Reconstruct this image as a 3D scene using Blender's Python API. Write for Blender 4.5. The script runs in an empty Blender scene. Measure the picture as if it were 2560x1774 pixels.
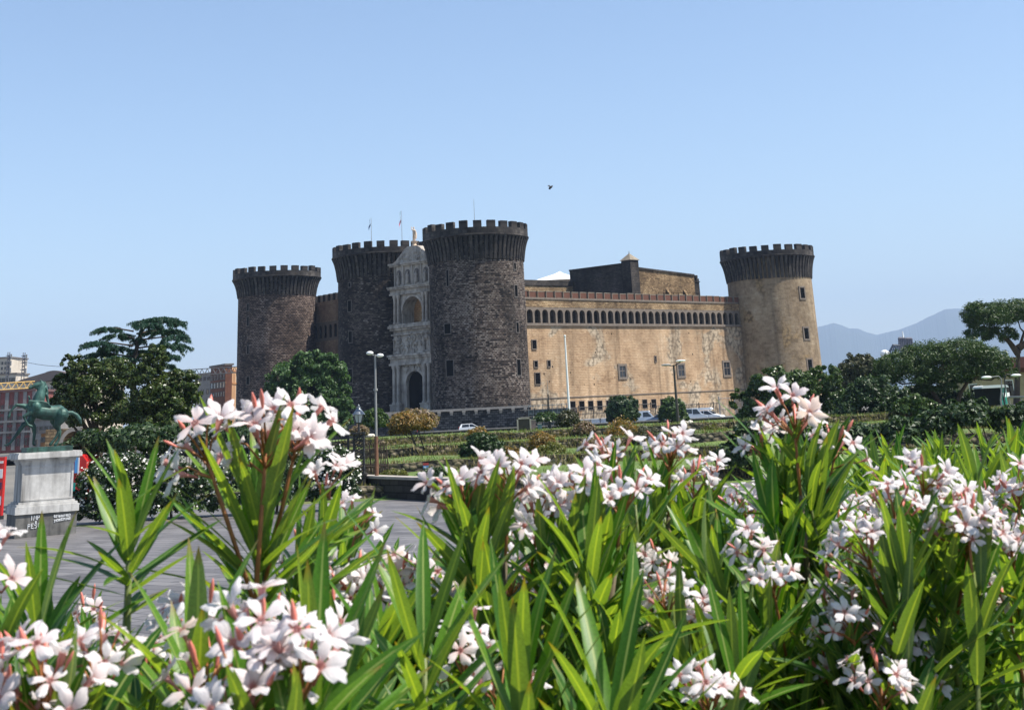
import bpy, math, random
import numpy as np
from mathutils import Vector, Matrix, Euler
R = math.radians
scn = bpy.context.scene
# ------------------------------------------------------------------ camera
H = 3.5                                   # eye height above the plaza
FPX, PITCH, ROLL = 3410.0, R(18.7), -0.05
SX, SY = 0.0, -0.3988
cam_d = bpy.data.cameras.new("camera")
cam = bpy.data.objects.new("camera", cam_d)
scn.collection.objects.link(cam)
cam_d.sensor_fit = 'HORIZONTAL'; cam_d.sensor_width = 36.0
cam_d.lens = FPX / 2560 * 36.0
cam_d.shift_x, cam_d.shift_y = SX, SY
cam_d.clip_start, cam_d.clip_end = 0.05, 20000
CM = Matrix.Translation((0, 0, H)) @ Matrix.Rotation(math.pi/2 + PITCH, 4, 'X') @ Matrix.Rotation(ROLL, 4, 'Z')
cam.matrix_world = CM
cam_d.dof.use_dof = True
cam_d.dof.focus_distance = 60.0
cam_d.dof.aperture_fstop = cam_d.lens / 2.4
scn.camera = cam
scn.render.resolution_x, scn.render.resolution_y = 1024, 709
# ------------------------------------------------------------------ sun, sky, exposure
SUN_AZ, SUN_EL = R(98), R(57)            # azimuth clockwise from +Y
sdir = Vector((math.sin(SUN_AZ)*math.cos(SUN_EL), math.cos(SUN_AZ)*math.cos(SUN_EL), math.sin(SUN_EL)))
sun_d = bpy.data.lights.new("sun", 'SUN'); sun_d.energy = 5.0; sun_d.angle = R(0.5); sun_d.color = (1, .95, .86)
sun = bpy.data.objects.new("sun", sun_d); scn.collection.objects.link(sun)
sun.rotation_euler = sdir.to_track_quat('Z', 'Y').to_euler(); sun.location = (0, 0, 500)
world = bpy.data.worlds.new("World"); scn.world = world; world.use_nodes = True
wn = world.node_tree.nodes; wl = world.node_tree.links
sky = wn.new('ShaderNodeTexSky'); sky.sky_type = 'NISHITA'; sky.sun_disc = False
sky.sun_elevation = SUN_EL; sky.sun_rotation = SUN_AZ
sky.altitude = 0; sky.air_density = 1.0; sky.dust_density = 0.65; sky.ozone_density = 2.0
wl.new(sky.outputs[0], wn['Background'].inputs[0]); wn['Background'].inputs[1].default_value = 0.109
vs = scn.view_settings
vs.view_transform = 'Standard'; vs.look = 'None'; vs.exposure = 0.78; vs.gamma = 1.0; vs.use_curve_mapping = False
scn.cycles.use_denoising = True
scn.cycles.max_bounces = 8; scn.cycles.diffuse_bounces = 3; scn.cycles.glossy_bounces = 2
scn.cycles.transparent_max_bounces = 6; scn.cycles.transmission_bounces = 3; scn.cycles.volume_bounces = 0
# ------------------------------------------------------------------ helpers
def ray(px, py):
    c = Vector((px - 1280 + SX*2560, -(py - 887) + SY*2560, -FPX))
    return CM.to_3x3() @ c
def at(px, py, Y):
    """the point at world depth Y seen at photograph pixel (px, py)"""
    d = ray(px, py); t = Y / d.y
    return Vector((d.x*t, Y, H + d.z*t))
def zat(px, py, Y): return at(px, py, Y).z
def ground(px, py, z=0.0):
    d = ray(px, py); t = (z - H) / d.z
    return Vector((d.x*t, d.y*t, z))
def V(*a): return Vector(a)
ORG = {}
def tag(o, label=None, cat=None, group=None, kind=None):
    if label: o['label'] = label
    if cat: o['category'] = cat
    if group: o['group'] = group
    if kind: o['kind'] = kind
    return o
def thing(name, loc, label, cat, group=None, rz=0.0):
    o = bpy.data.objects.new(name, None); scn.collection.objects.link(o)
    o.location = loc; o.rotation_euler = (0, 0, rz); o.empty_display_size = .2
    ORG[o.name] = Vector(loc)
    return tag(o, label, cat, group)
def place(me, name, parent=None, loc=(0, 0, 0), rot=(0, 0, 0), sc=1.0):
    o = bpy.data.objects.new(name, me); scn.collection.objects.link(o)
    if parent is not None: o.parent = parent
    o.location = loc; o.rotation_euler = rot
    o.scale = (sc, sc, sc) if not hasattr(sc, '__len__') else sc
    ORG[o.name] = ORG.get(parent.name, Vector((0, 0, 0))) if parent is not None else Vector(loc)
    return o
def dup(root, loc, rz=None, label=None, group=None, sc=None):
    r = root.copy(); scn.collection.objects.link(r); r.location = loc; ORG[r.name] = Vector(loc)
    if rz is not None: r.rotation_euler = (0, 0, rz)
    if sc is not None: r.scale = (sc, sc, sc) if not hasattr(sc, '__len__') else sc
    if label: r['label'] = label
    if group: r['group'] = group
    for ch in list(root.children):
        c = ch.copy(); scn.collection.objects.link(c); c.parent = r
        for g in ch.children:
            d = g.copy(); scn.collection.objects.link(d); d.parent = c
    return r
class MB:
    def __init__(s): s.v = []; s.f = []; s.uv = []; s.m = []; s.mi = 0
    def face(s, pts, uv=None):
        i = len(s.v); s.v += [tuple(p) for p in pts]
        s.f.append(tuple(range(i, i+len(pts)))); s.uv.append(uv); s.m.append(s.mi)
    def obox(s, o, ex, ey, ez):
        """box from corner o with edge vectors ex, ey, ez (right handed)"""
        o = Vector(o); a, b, c, d = o, o+ex, o+ex+ey, o+ey
        e, f, g, h = a+ez, b+ez, c+ez, d+ez
        for q in ((a, d, c, b), (e, f, g, h), (a, b, f, e), (b, c, g, f), (c, d, h, g), (d, a, e, h)): s.face(q)
    def box(s, c, sx, sy, sz, rz=0.0):
        """box centred on c in plan, standing on c.z"""
        ca, sa = math.cos(rz), math.sin(rz)
        ex, ey = Vector((ca*sx, sa*sx, 0)), Vector((-sa*sy, ca*sy, 0))
        s.obox(Vector(c) - ex/2 - ey/2, ex, ey, Vector((0, 0, sz)))
    def tube(s, pts, rad, n=8, cap=True):
        pts = [Vector(p) for p in pts]
        if not hasattr(rad, '__len__'): rad = [rad]*len(pts)
        rings = []; up = Vector((0, 0, 1))
        prev = None
        for i, p in enumerate(pts):
            t = (pts[min(i+1, len(pts)-1)] - pts[max(i-1, 0)]).normalized()
            if prev is None:
                a = t.cross(up if abs(t.z) < .9 else Vector((1, 0, 0))).normalized()
            else:
                a = (prev - t*prev.dot(t)).normalized()
            prev = a; b = t.cross(a)
            rings.append([p + (a*math.cos(2*math.pi*k/n) + b*math.sin(2*math.pi*k/n))*rad[i] for k in range(n)])
        base = len(s.v)
        for r_ in rings: s.v += [tuple(q) for q in r_]
        L = 0
        for i in range(len(rings)-1):
            for k in range(n):
                k2 = (k+1) % n
                s.f.append((base+i*n+k, base+i*n+k2, base+(i+1)*n+k2, base+(i+1)*n+k)); s.uv.append(None); s.m.append(s.mi)
        if cap:
            s.f.append(tuple(base+k for k in reversed(range(n)))); s.uv.append(None); s.m.append(s.mi)
            s.f.append(tuple(base+(len(rings)-1)*n+k for k in range(n))); s.uv.append(None); s.m.append(s.mi)
    def lathe(s, c, prof, n=48, a0=0.0, a1=2*math.pi, cap=True):
        """prof: list of (radius, z); uv in metres round the surface"""
        c = Vector(c); closed = abs(a1-a0-2*math.pi) < 1e-6
        Rm = max(p[0] for p in prof)
        vl = 0; base = len(s.v); K = n if closed else n+1
        for (r_, z) in prof:
            for k in range(K):
                a = a0 + (a1-a0)*k/n
                s.v.append((c.x + r_*math.sin(a), c.y - r_*math.cos(a), c.z + z))
        for i in range(len(prof)-1):
            dl = math.hypot(prof[i+1][0]-prof[i][0], prof[i+1][1]-prof[i][1])
            for k in range(n):
                k2 = (k+1) % K
                u0, u1 = Rm*(a1-a0)*k/n, Rm*(a1-a0)*(k+1)/n
                s.f.append((base+i*K+k, base+i*K+k2, base+(i+1)*K+k2, base+(i+1)*K+k))
                s.uv.append(((u0, vl), (u1, vl), (u1, vl+dl), (u0, vl+dl))); s.m.append(s.mi)
            vl += dl
        if cap and closed:
            s.f.append(tuple(base+k for k in reversed(range(n)))); s.uv.append(None); s.m.append(s.mi)
            s.f.append(tuple(base+(len(prof)-1)*K+k for k in range(n))); s.uv.append(None); s.m.append(s.mi)
    def prism(s, poly, o, ex, ez, ed):
        """extrude 2-d polygon poly (a, b) -> o + ex*a + ez*b by vector ed"""
        o = Vector(o); P = [o + ex*a + ez*b for a, b in poly]; Q = [p + ed for p in P]
        s.face(P); s.face(list(reversed(Q)))
        n = len(P)
        for i in range(n):
            j = (i+1) % n; s.face((P[j], P[i], Q[i], Q[j]))
    def sphere(s, c, r_, n=12, m=8):
        rx, ry, rz = r_ if hasattr(r_, '__len__') else (r_, r_, r_)
        c = Vector(c); base = len(s.v)
        for i in range(m+1):
            t = math.pi*i/m
            for k in range(n):
                a = 2*math.pi*k/n
                s.v.append((c.x+rx*math.sin(t)*math.cos(a), c.y+ry*math.sin(t)*math.sin(a), c.z-rz*math.cos(t)))
        for i in range(m):
            for k in range(n):
                k2 = (k+1) % n
                s.f.append((base+i*n+k, base+i*n+k2, base+(i+1)*n+k2, base+(i+1)*n+k)); s.uv.append(None); s.m.append(s.mi)
    def mesh(s, name, mats, off=(0, 0, 0), smooth=None):
        off = Vector(off)
        me = bpy.data.meshes.new(name)
        vv = [(x-off.x, y-off.y, z-off.z) for x, y, z in s.v]
        me.from_pydata(vv, [], s.f)
        lay = me.uv_layers.new(name="UVMap"); d = lay.data
        for p, uv in zip(me.polygons, s.uv):
            if uv:
                for li, q in zip(p.loop_indices, uv): d[li].uv = q
            else:
                n = p.normal
                if abs(n.z) > .8:
                    for li, vi in zip(p.loop_indices, p.vertices): d[li].uv = (s.v[vi][0], s.v[vi][1])
                else:
                    l = math.hypot(n.x, n.y) or 1; tx, ty = -n.y/l, n.x/l
                    for li, vi in zip(p.loop_indices, p.vertices):
                        q = s.v[vi]; d[li].uv = (q[0]*tx+q[1]*ty, q[2])
        if not isinstance(mats, (list, tuple)): mats = [mats]
        for m_ in mats: me.materials.append(m_)
        if len(mats) > 1: me.polygons.foreach_set('material_index', s.m)
        if smooth: me.polygons.foreach_set('use_smooth', [True]*len(me.polygons)); 
        me.validate(); me.update()
        if smooth and smooth is not True:
            me.set_sharp_from_angle(angle=R(smooth))
        return me
    def build(s, name, mats, parent=None, smooth=None):
        off = ORG.get(parent.name, Vector((0, 0, 0))) if parent is not None else Vector((0, 0, 0))
        me = s.mesh(name, mats, off, smooth)
        o = bpy.data.objects.new(name, me); scn.collection.objects.link(o)
        if parent is not None: o.parent = parent
        ORG[o.name] = off
        return o
def struct(name, mb, m): return tag(mb.build(name, m), kind='structure')
# ------------------------------------------------------------------ materials
def newmat(name):
    m = bpy.data.materials.new(name); m.use_nodes = True
    nt = m.node_tree; b = nt.nodes['Principled BSDF']
    return m, nt, b
def N(nt, typ, **kw):
    n = nt.nodes.new(typ)
    for k, v in kw.items():
        if k.startswith('i_'):
            key = k[2:]; key = int(key) if key.isdigit() else key.replace('_', ' ')
            n.inputs[key].default_value = v
        else: setattr(n, k, v)
    return n
def C4(c): return (c[0], c[1], c[2], 1)
def ramp(nt, fac, stops, interp='LINEAR'):
    r_ = nt.nodes.new('ShaderNodeValToRGB'); r_.color_ramp.interpolation = interp
    e = r_.color_ramp.elements
    while len(e) < len(stops): e.new(.5)
    for k, (p, c) in enumerate(stops): e[k].position = p; e[k].color = C4(c) if hasattr(c, '__len__') else (c, c, c, 1)
    nt.links.new(fac, r_.inputs[0]); return r_
def mixc(nt, fac, a, b, mode='MIX'):
    n = nt.nodes.new('ShaderNodeMix'); n.data_type = 'RGBA'; n.blend_type = mode
    for s_, v in ((n.inputs[0], fac), (n.inputs[6], a), (n.inputs[7], b)):
        if hasattr(v, 'is_linked') or isinstance(v, bpy.types.NodeSocket): nt.links.new(v, s_)
        elif hasattr(v, '__len__'): s_.default_value = C4(v)
        else: s_.default_value = v
    return n.outputs[2]
def flat(name, c, rough=.6, metal=0.0, spec=.5, vary=.0, vs_=6.0, bump=0.0, emit=None):
    m, nt, b = newmat(name)
    b.inputs['Roughness'].default_value = rough; b.inputs['Metallic'].default_value = metal
    b.inputs['Specular IOR Level'].default_value = spec
    b.inputs['Base Color'].default_value = C4(c)
    if vary or bump:
        tc = N(nt, 'ShaderNodeTexCoord'); nz = N(nt, 'ShaderNodeTexNoise', i_Scale=vs_, i_Detail=8.0, i_Roughness=.65)
        nt.links.new(tc.outputs['Object'], nz.inputs['Vector'])
        if vary:
            r_ = ramp(nt, nz.outputs['Fac'], [(.28, [x*(1-vary) for x in c]), (.5, c), (.72, [min(1, x*(1+vary)) for x in c])])
            nt.links.new(r_.outputs[0], b.inputs['Base Color'])
        if bump:
            bp = N(nt, 'ShaderNodeBump', i_Strength=bump, i_Distance=.05); nt.links.new(nz.outputs['Fac'], bp.inputs['Height'])
            nt.links.new(bp.outputs[0], b.inputs['Normal'])
    return m
def masonry(name, cols, bw=1.0, bh=.45, mortar=.02, mort_c=(.05, .045, .04), big=None, bump=.6, pale=None, pale_at=.8, streak=0.0, jit=.5, rough=.9, mix_m=1.0, blot=0.0):
    """coursed stone: brick texture in metres on the UV map, block to block colour, patches, stains"""
    m, nt, b = newmat(name); L = nt.links
    b.inputs['Roughness'].default_value = rough; b.inputs['Specular IOR Level'].default_value = .2
    uv = N(nt, 'ShaderNodeUVMap'); uv.uv_map = 'UVMap'
    nzw = N(nt, 'ShaderNodeTexNoise', i_Scale=.35, i_Detail=3.0); L.new(uv.outputs[0], nzw.inputs['Vector'])
    va = N(nt, 'ShaderNodeVectorMath', operation='MULTIPLY_ADD'); va.inputs[1].default_value = (.25, .12, 0)
    L.new(nzw.outputs['Color'], va.inputs[0]); L.new(uv.outputs[0], va.inputs[2])
    br = N(nt, 'ShaderNodeTexBrick', i_Scale=1.0, i_Mortar_Size=mortar, i_Mortar_Smooth=.2, i_Bias=0.0, i_Brick_Width=bw, i_Row_Height=bh)
    br.inputs['Color1'].default_value = (0, 0, 0, 1); br.inputs['Color2'].default_value = (1, 1, 1, 1); br.inputs['Mortar'].default_value = (.5, .5, .5, 1)
    L.new(va.outputs[0], br.inputs['Vector'])
    n1 = N(nt, 'ShaderNodeTexNoise', i_Scale=.16, i_Detail=6.0, i_Roughness=.62); L.new(uv.outputs[0], n1.inputs['Vector'])
    n2 = N(nt, 'ShaderNodeTexNoise', i_Scale=1.6, i_Detail=7.0, i_Roughness=.7); L.new(uv.outputs[0], n2.inputs['Vector'])
    a1 = N(nt, 'ShaderNodeMath', operation='MULTIPLY_ADD', i_1=jit); L.new(br.outputs['Color'], a1.inputs[0])
    a2 = N(nt, 'ShaderNodeMath', operation='MULTIPLY_ADD', i_1=.9, i_2=-.45+.5*(1-jit)); L.new(n2.outputs['Fac'], a2.inputs[0]); L.new(a2.outputs[0], a1.inputs[2])
    a3 = N(nt, 'ShaderNodeMath', operation='MULTIPLY_ADD', i_1=1.5, i_2=-.75); L.new(n1.outputs['Fac'], a3.inputs[0])
    a4 = N(nt, 'ShaderNodeMath', operation='ADD'); L.new(a1.outputs[0], a4.inputs[0]); L.new(a3.outputs[0], a4.inputs[1])
    k = len(cols)
    rp = ramp(nt, a4.outputs[0], [(.12+.76*i/(k-1), c) for i, c in enumerate(cols)])
    col = rp.outputs[0]
    if pale:                                     # scattered blocks of another stone, gathered in patches
        wn_ = N(nt, 'ShaderNodeTexBrick', i_Scale=1.0, i_Mortar_Size=0.0, i_Bias=0.0, i_Brick_Width=bw*.8, i_Row_Height=bh)
        wn_.inputs['Color1'].default_value = (0, 0, 0, 1); wn_.inputs['Color2'].default_value = (1, 1, 1, 1)
        L.new(va.outputs[0], wn_.inputs['Vector'])
        n3 = N(nt, 'ShaderNodeTexNoise', i_Scale=.09, i_Detail=3.0); L.new(uv.outputs[0], n3.inputs['Vector'])
        q = N(nt, 'ShaderNodeMath', operation='MULTIPLY_ADD', i_1=1.3, i_2=-.62); L.new(n3.outputs['Fac'], q.inputs[0])
        q2 = N(nt, 'ShaderNodeMath', operation='ADD'); L.new(q.outputs[0], q2.inputs[0]); L.new(wn_.outputs['Color'], q2.inputs[1])
        pm = ramp(nt, q2.outputs[0], [(pale_at, 0.0), (pale_at+.08, 1.0)])
        col = mixc(nt, pm.outputs[0], col, pale)
    if big:                                      # broad rough patches (bare rubble) of another colour
        n4 = N(nt, 'ShaderNodeTexNoise', i_Scale=big[1], i_Detail=4.0, i_Roughness=.55, i_Distortion=.6); L.new(uv.outputs[0], n4.inputs['Vector'])
        n5 = N(nt, 'ShaderNodeTexVoronoi', i_Scale=1.5); L.new(uv.outputs[0], n5.inputs['Vector'])
        bm = ramp(nt, n4.outputs['Fac'], [(big[2], 0.0), (big[2]+.05, 1.0)])
        dk = ramp(nt, n5.outputs['Distance'], [(.05, [x*1.15 for x in big[0]]), (.45, big[0]), (.75, [x*.45 for x in big[0]])])
        col = mixc(nt, bm.outputs[0], col, dk.outputs[0])
    if streak:
        mp = N(nt, 'ShaderNodeMapping'); mp.inputs['Scale'].default_value = (.55, .035, 1); L.new(uv.outputs[0], mp.inputs['Vector'])
        n6 = N(nt, 'ShaderNodeTexNoise', i_Scale=1.0, i_Detail=5.0); L.new(mp.outputs[0], n6.inputs['Vector'])
        sm = ramp(nt, n6.outputs['Fac'], [(.5, 0.0), (.75, streak)])
        col = mixc(nt, sm.outputs[0], col, [x*.4 for x in cols[0]])
    if blot:                                     # broad soot and repair patches, taller than wide
        mq = N(nt, 'ShaderNodeMapping'); mq.inputs['Scale'].default_value = (.16, .075, 1); L.new(uv.outputs[0], mq.inputs['Vector'])
        n7 = N(nt, 'ShaderNodeTexNoise', i_Scale=1.0, i_Detail=5.0, i_Roughness=.6, i_Distortion=.5); L.new(mq.outputs[0], n7.inputs['Vector'])
        bq = ramp(nt, n7.outputs['Fac'], [(.38, 1-blot), (.5, 1.0), (.64, 1+blot*.75)])
        col = mixc(nt, 1.0, col, bq.outputs[0], 'MULTIPLY')
    mm = N(nt, 'ShaderNodeMath', operation='MULTIPLY', i_1=mix_m); L.new(br.outputs['Fac'], mm.inputs[0])
    col = mixc(nt, mm.outputs[0], col, mort_c)
    L.new(col, b.inputs['Base Color'])
    h = N(nt, 'ShaderNodeMath', operation='MULTIPLY_ADD', i_1=-.7); L.new(br.outputs['Fac'], h.inputs[0]); L.new(n2.outputs['Fac'], h.inputs[2])
    bp = N(nt, 'ShaderNodeBump', i_Strength=bump, i_Distance=.12); L.new(h.outputs[0], bp.inputs['Height']); L.new(bp.outputs[0], b.inputs['Normal'])
    return m
def foliage(name, stops, trans=.25, rough=.5, spec=.4):
    m, nt, b = newmat(name); L = nt.links
    g = N(nt, 'ShaderNodeNewGeometry')
    rp = ramp(nt, g.outputs['Random Per Island'], [(i/(len(stops)-1), c) for i, c in enumerate(stops)])
    L.new(rp.outputs[0], b.inputs['Base Color']); b.inputs['Roughness'].default_value = rough
    b.inputs['Specular IOR Level'].default_value = spec
    tr = N(nt, 'ShaderNodeBsdfTranslucent'); L.new(mixc(nt, 1.0, rp.outputs[0], (1.5, 1.7, .7), 'MULTIPLY'), tr.inputs[0])
    mx = N(nt, 'ShaderNodeMixShader', i_0=trans); L.new(b.outputs[0], mx.inputs[1]); L.new(tr.outputs[0], mx.inputs[2])
    L.new(mx.outputs[0], nt.nodes['Material Output'].inputs[0])
    return m
# ================================================================== CASTLE
M_BASALT = masonry('basalt_blocks', [(.012,.009,.008),(.034,.026,.022),(.058,.045,.038),(.095,.077,.066)], .58, .3, .03, (.012,.011,.011), pale=(.17,.145,.125), pale_at=.95, streak=.5, jit=.75, bump=.8, blot=0.45)
M_BASALT_G = masonry('weathered_basalt_blocks', [(.02,.015,.013),(.068,.05,.041),(.108,.083,.069),(.16,.13,.11)], .56, .3, .035, (.014,.013,.012), pale=(.2,.168,.145), pale_at=.78, streak=.5, jit=.8, bump=.8, blot=0.55)
M_BASALT_B = masonry('brown_basalt_blocks', [(.033,.022,.018),(.085,.06,.048),(.138,.098,.079),(.21,.158,.13)], .62, .34, .05, (.018,.014,.013), pale=(.24,.19,.16), pale_at=.95, jit=.65, bump=.8, blot=0.4)
M_CORBEL = masonry('corbel_stone', [(.018,.016,.016),(.045,.04,.037),(.085,.075,.067)], .8, .6, .02, (.02,.018,.017), jit=.5, bump=.4, blot=0.4)
M_TUFF = masonry('tuff_blocks', [(.23,.145,.082),(.39,.26,.155),(.48,.337,.21),(.57,.43,.293)], .8, .3, .03, (.22,.14,.075), big=((.46,.37,.265), .1, .525), streak=.75, jit=.2, bump=.7, mix_m=.35, blot=0.22)
M_TUFF_T = masonry('grey_tuff_blocks', [(.145,.104,.064),(.23,.168,.106),(.3,.228,.147),(.37,.297,.205)], 1.0, .5, .015, (.26,.19,.12), big=((.29,.2,.105), .085, .52), streak=.45, jit=.25, bump=.5, mix_m=.4, blot=0.25)
M_TUFF_U = masonry('rough_tuff', [(.09,.058,.032),(.2,.132,.072),(.32,.22,.122),(.42,.31,.185)], .6, .3, .05, (.12,.08,.045), streak=.6, jit=.5, bump=1.0, mix_m=.6, blot=0.4)
M_HALL = masonry('dark_rubble_and_shade', [(.026,.023,.021),(.055,.047,.042),(.09,.077,.067)], .7, .35, .03, (.02,.02,.02), jit=.4, bump=.6, blot=0.5)
M_RED = masonry('red_brick', [(.085,.034,.022),(.14,.058,.037),(.19,.085,.055)], .3, .08, .01, (.1,.06,.045), jit=.4, bump=.2)
M_CAP = flat('pale_coping', (.22,.185,.14), .9, vary=.35, vs_=.8)
M_ORANGE = masonry('ochre_plaster', [(.25,.11,.04),(.36,.17,.07),(.44,.23,.1)], 2.0, 1.0, .0, (.3,.15,.06), streak=.5, jit=.1, bump=.2)
M_DARK = flat('dark_opening', (.005,.005,.005), .9, spec=0.0)
M_GLASSD = flat('dark_glass', (.02,.024,.03), .12, spec=.6)
M_WFRAME = flat('grey_stone_frame', (.12,.105,.095), .85, vary=.3, vs_=1.5)
M_WFRAME_T = flat('dark_stone_frame', (.15,.12,.095), .85, vary=.3, vs_=1.5)
def marble_mat():
    m, nt, b = newmat('weathered_marble'); b.inputs['Specular IOR Level'].default_value = .2; L = nt.links
    tc = N(nt, 'ShaderNodeTexCoord'); 
    n1 = N(nt, 'ShaderNodeTexNoise', i_Scale=.45, i_Detail=8.0, i_Roughness=.7); L.new(tc.outputs['Object'], n1.inputs['Vector'])
    mp = N(nt, 'ShaderNodeMapping'); mp.inputs['Scale'].default_value = (1.2, 1.2, .12); L.new(tc.outputs['Object'], mp.inputs['Vector'])
    n2 = N(nt, 'ShaderNodeTexNoise', i_Scale=1.0, i_Detail=6.0); L.new(mp.outputs[0], n2.inputs['Vector'])
    n3 = N(nt, 'ShaderNodeTexVoronoi', i_Scale=1.8); L.new(tc.outputs['Object'], n3.inputs['Vector'])
    r1 = ramp(nt, n1.outputs['Fac'], [(.3,(.2,.175,.155)),(.5,(.42,.375,.33)),(.7,(.56,.515,.46))])
    r2 = ramp(nt, n2.outputs['Fac'], [(.45,0.0),(.72,.75)])
    L.new(mixc(nt, r2.outputs[0], r1.outputs[0], (.09,.078,.068)), b.inputs['Base Color'])
    b.inputs['Roughness'].default_value = .75
    ad = N(nt, 'ShaderNodeMath', operation='ADD'); L.new(n1.outputs['Fac'], ad.inputs[0]); L.new(n3.outputs['Distance'], ad.inputs[1])
    bp = N(nt, 'ShaderNodeBump', i_Strength=.8, i_Distance=.12); L.new(ad.outputs[0], bp.inputs['Height']); L.new(bp.outputs[0], b.inputs['Normal'])
    return m
M_MARBLE = marble_mat()
CO = V(0, 280, 0)
castle = thing('castle', CO, 'large medieval stone castle with crenellated round towers behind the terraced garden', 'castle')

def arch_wall(mb, o, ex, ed, a0, a1, z0, z1, oa0, oa1, spring, sill=None, seg=10):
    """wall face from a0..a1, z0..z1 along ex with a round arched opening; ed = depth vector into the wall (reveals)"""
    o = Vector(o); Z = Vector((0, 0, 1)); P = lambda a, z: o + ex*a + Z*z
    r_ = (oa1-oa0)/2; cx = (oa0+oa1)/2; sill = z0 if sill is None else sill
    mb.face((P(a0, z0), P(oa0, z0), P(oa0, spring), P(oa0, z1), P(a0, z1)))
    mb.face((P(oa1, z0), P(a1, z0), P(a1, z1), P(oa1, z1), P(oa1, spring)))
    if sill > z0: mb.face((P(oa0, z0), P(oa1, z0), P(oa1, sill), P(oa0, sill)))
    arc = [(cx - r_*math.cos(math.pi*k/seg), spring + r_*math.sin(math.pi*k/seg)) for k in range(seg+1)]
    for k in range(seg):
        (x0, y0), (x1, y1) = arc[k], arc[k+1]
        mb.face((P(x0, y0), P(x1, y1), P(x1, z1), P(x0, z1)))
        q0, q1 = P(x0, y0), P(x1, y1); mb.face((q1, q0, q0+ed, q1+ed))
    for a, flip in ((oa0, 0), (oa1, 1)):
        q = [P(a, sill), P(a, spring)]; f = (q[0], q[1], q[1]+ed, q[0]+ed)
        mb.face(tuple(reversed(f)) if not flip else f)
    q0, q1 = P(oa0, sill), P(oa1, sill); mb.face((q0, q1, q1+ed, q0+ed))

def window_mb(p, t, n, w, h, fr=.22, mull=True, proud=.1, barred=False):
    """a window on a wall at p (centre), t = right along the wall, n = outwards: frame (mat 0) and dark pane (mat 1)"""
    mb = MB(); Z = Vector((0, 0, 1)); p = Vector(p)
    o = p - t*w/2 - Z*h/2
    mb.mi = 1; mb.obox(o - n*.3 + n*0.0, t*w, n*.33, Z*h) if False else mb.face((o+n*.03, o+t*w+n*.03, o+t*w+Z*h+n*.03, o+Z*h+n*.03))
    mb.mi = 0; d = n*(proud+.3); b = -n*.3
    yv = d
    def bar(a, z, ww, hh, k=1.0):
        q = o + t*a + Z*z + b
        mb.obox(q, t*ww, -(-n)*0 + n*(proud*k+.3), Z*hh) if False else mb.obox(q + n*(proud*k+.3), t*ww, -n*(proud*k+.3), Z*hh)
    bar(-fr, -fr, w+2*fr, fr, 1.25); bar(-fr, h, w+2*fr, fr, 1.15)
    bar(-fr, 0, fr, h); bar(w, 0, fr, h)
    if mull: bar(w/2-.05, 0, .1, h, .5); bar(0, h*.55, w, .1, .45)
    return mb
def on_cyl(px, py, c, r_):
    d = ray(px, py); d2 = Vector((d.x, d.y)); e = Vector((-c[0], -c[1]))
    A = d2.dot(d2); B = 2*d2.dot(e); Cc = e.dot(e) - r_*r_
    disc = B*B - 4*A*Cc
    if disc < 0: disc = 0
    t = (-B - math.sqrt(disc))/(2*A)
    p = Vector((d.x*t, d.y*t, H + d.z*t)); n = Vector((p.x-c[0], p.y-c[1], 0)).normalized()
    return p, n
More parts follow.
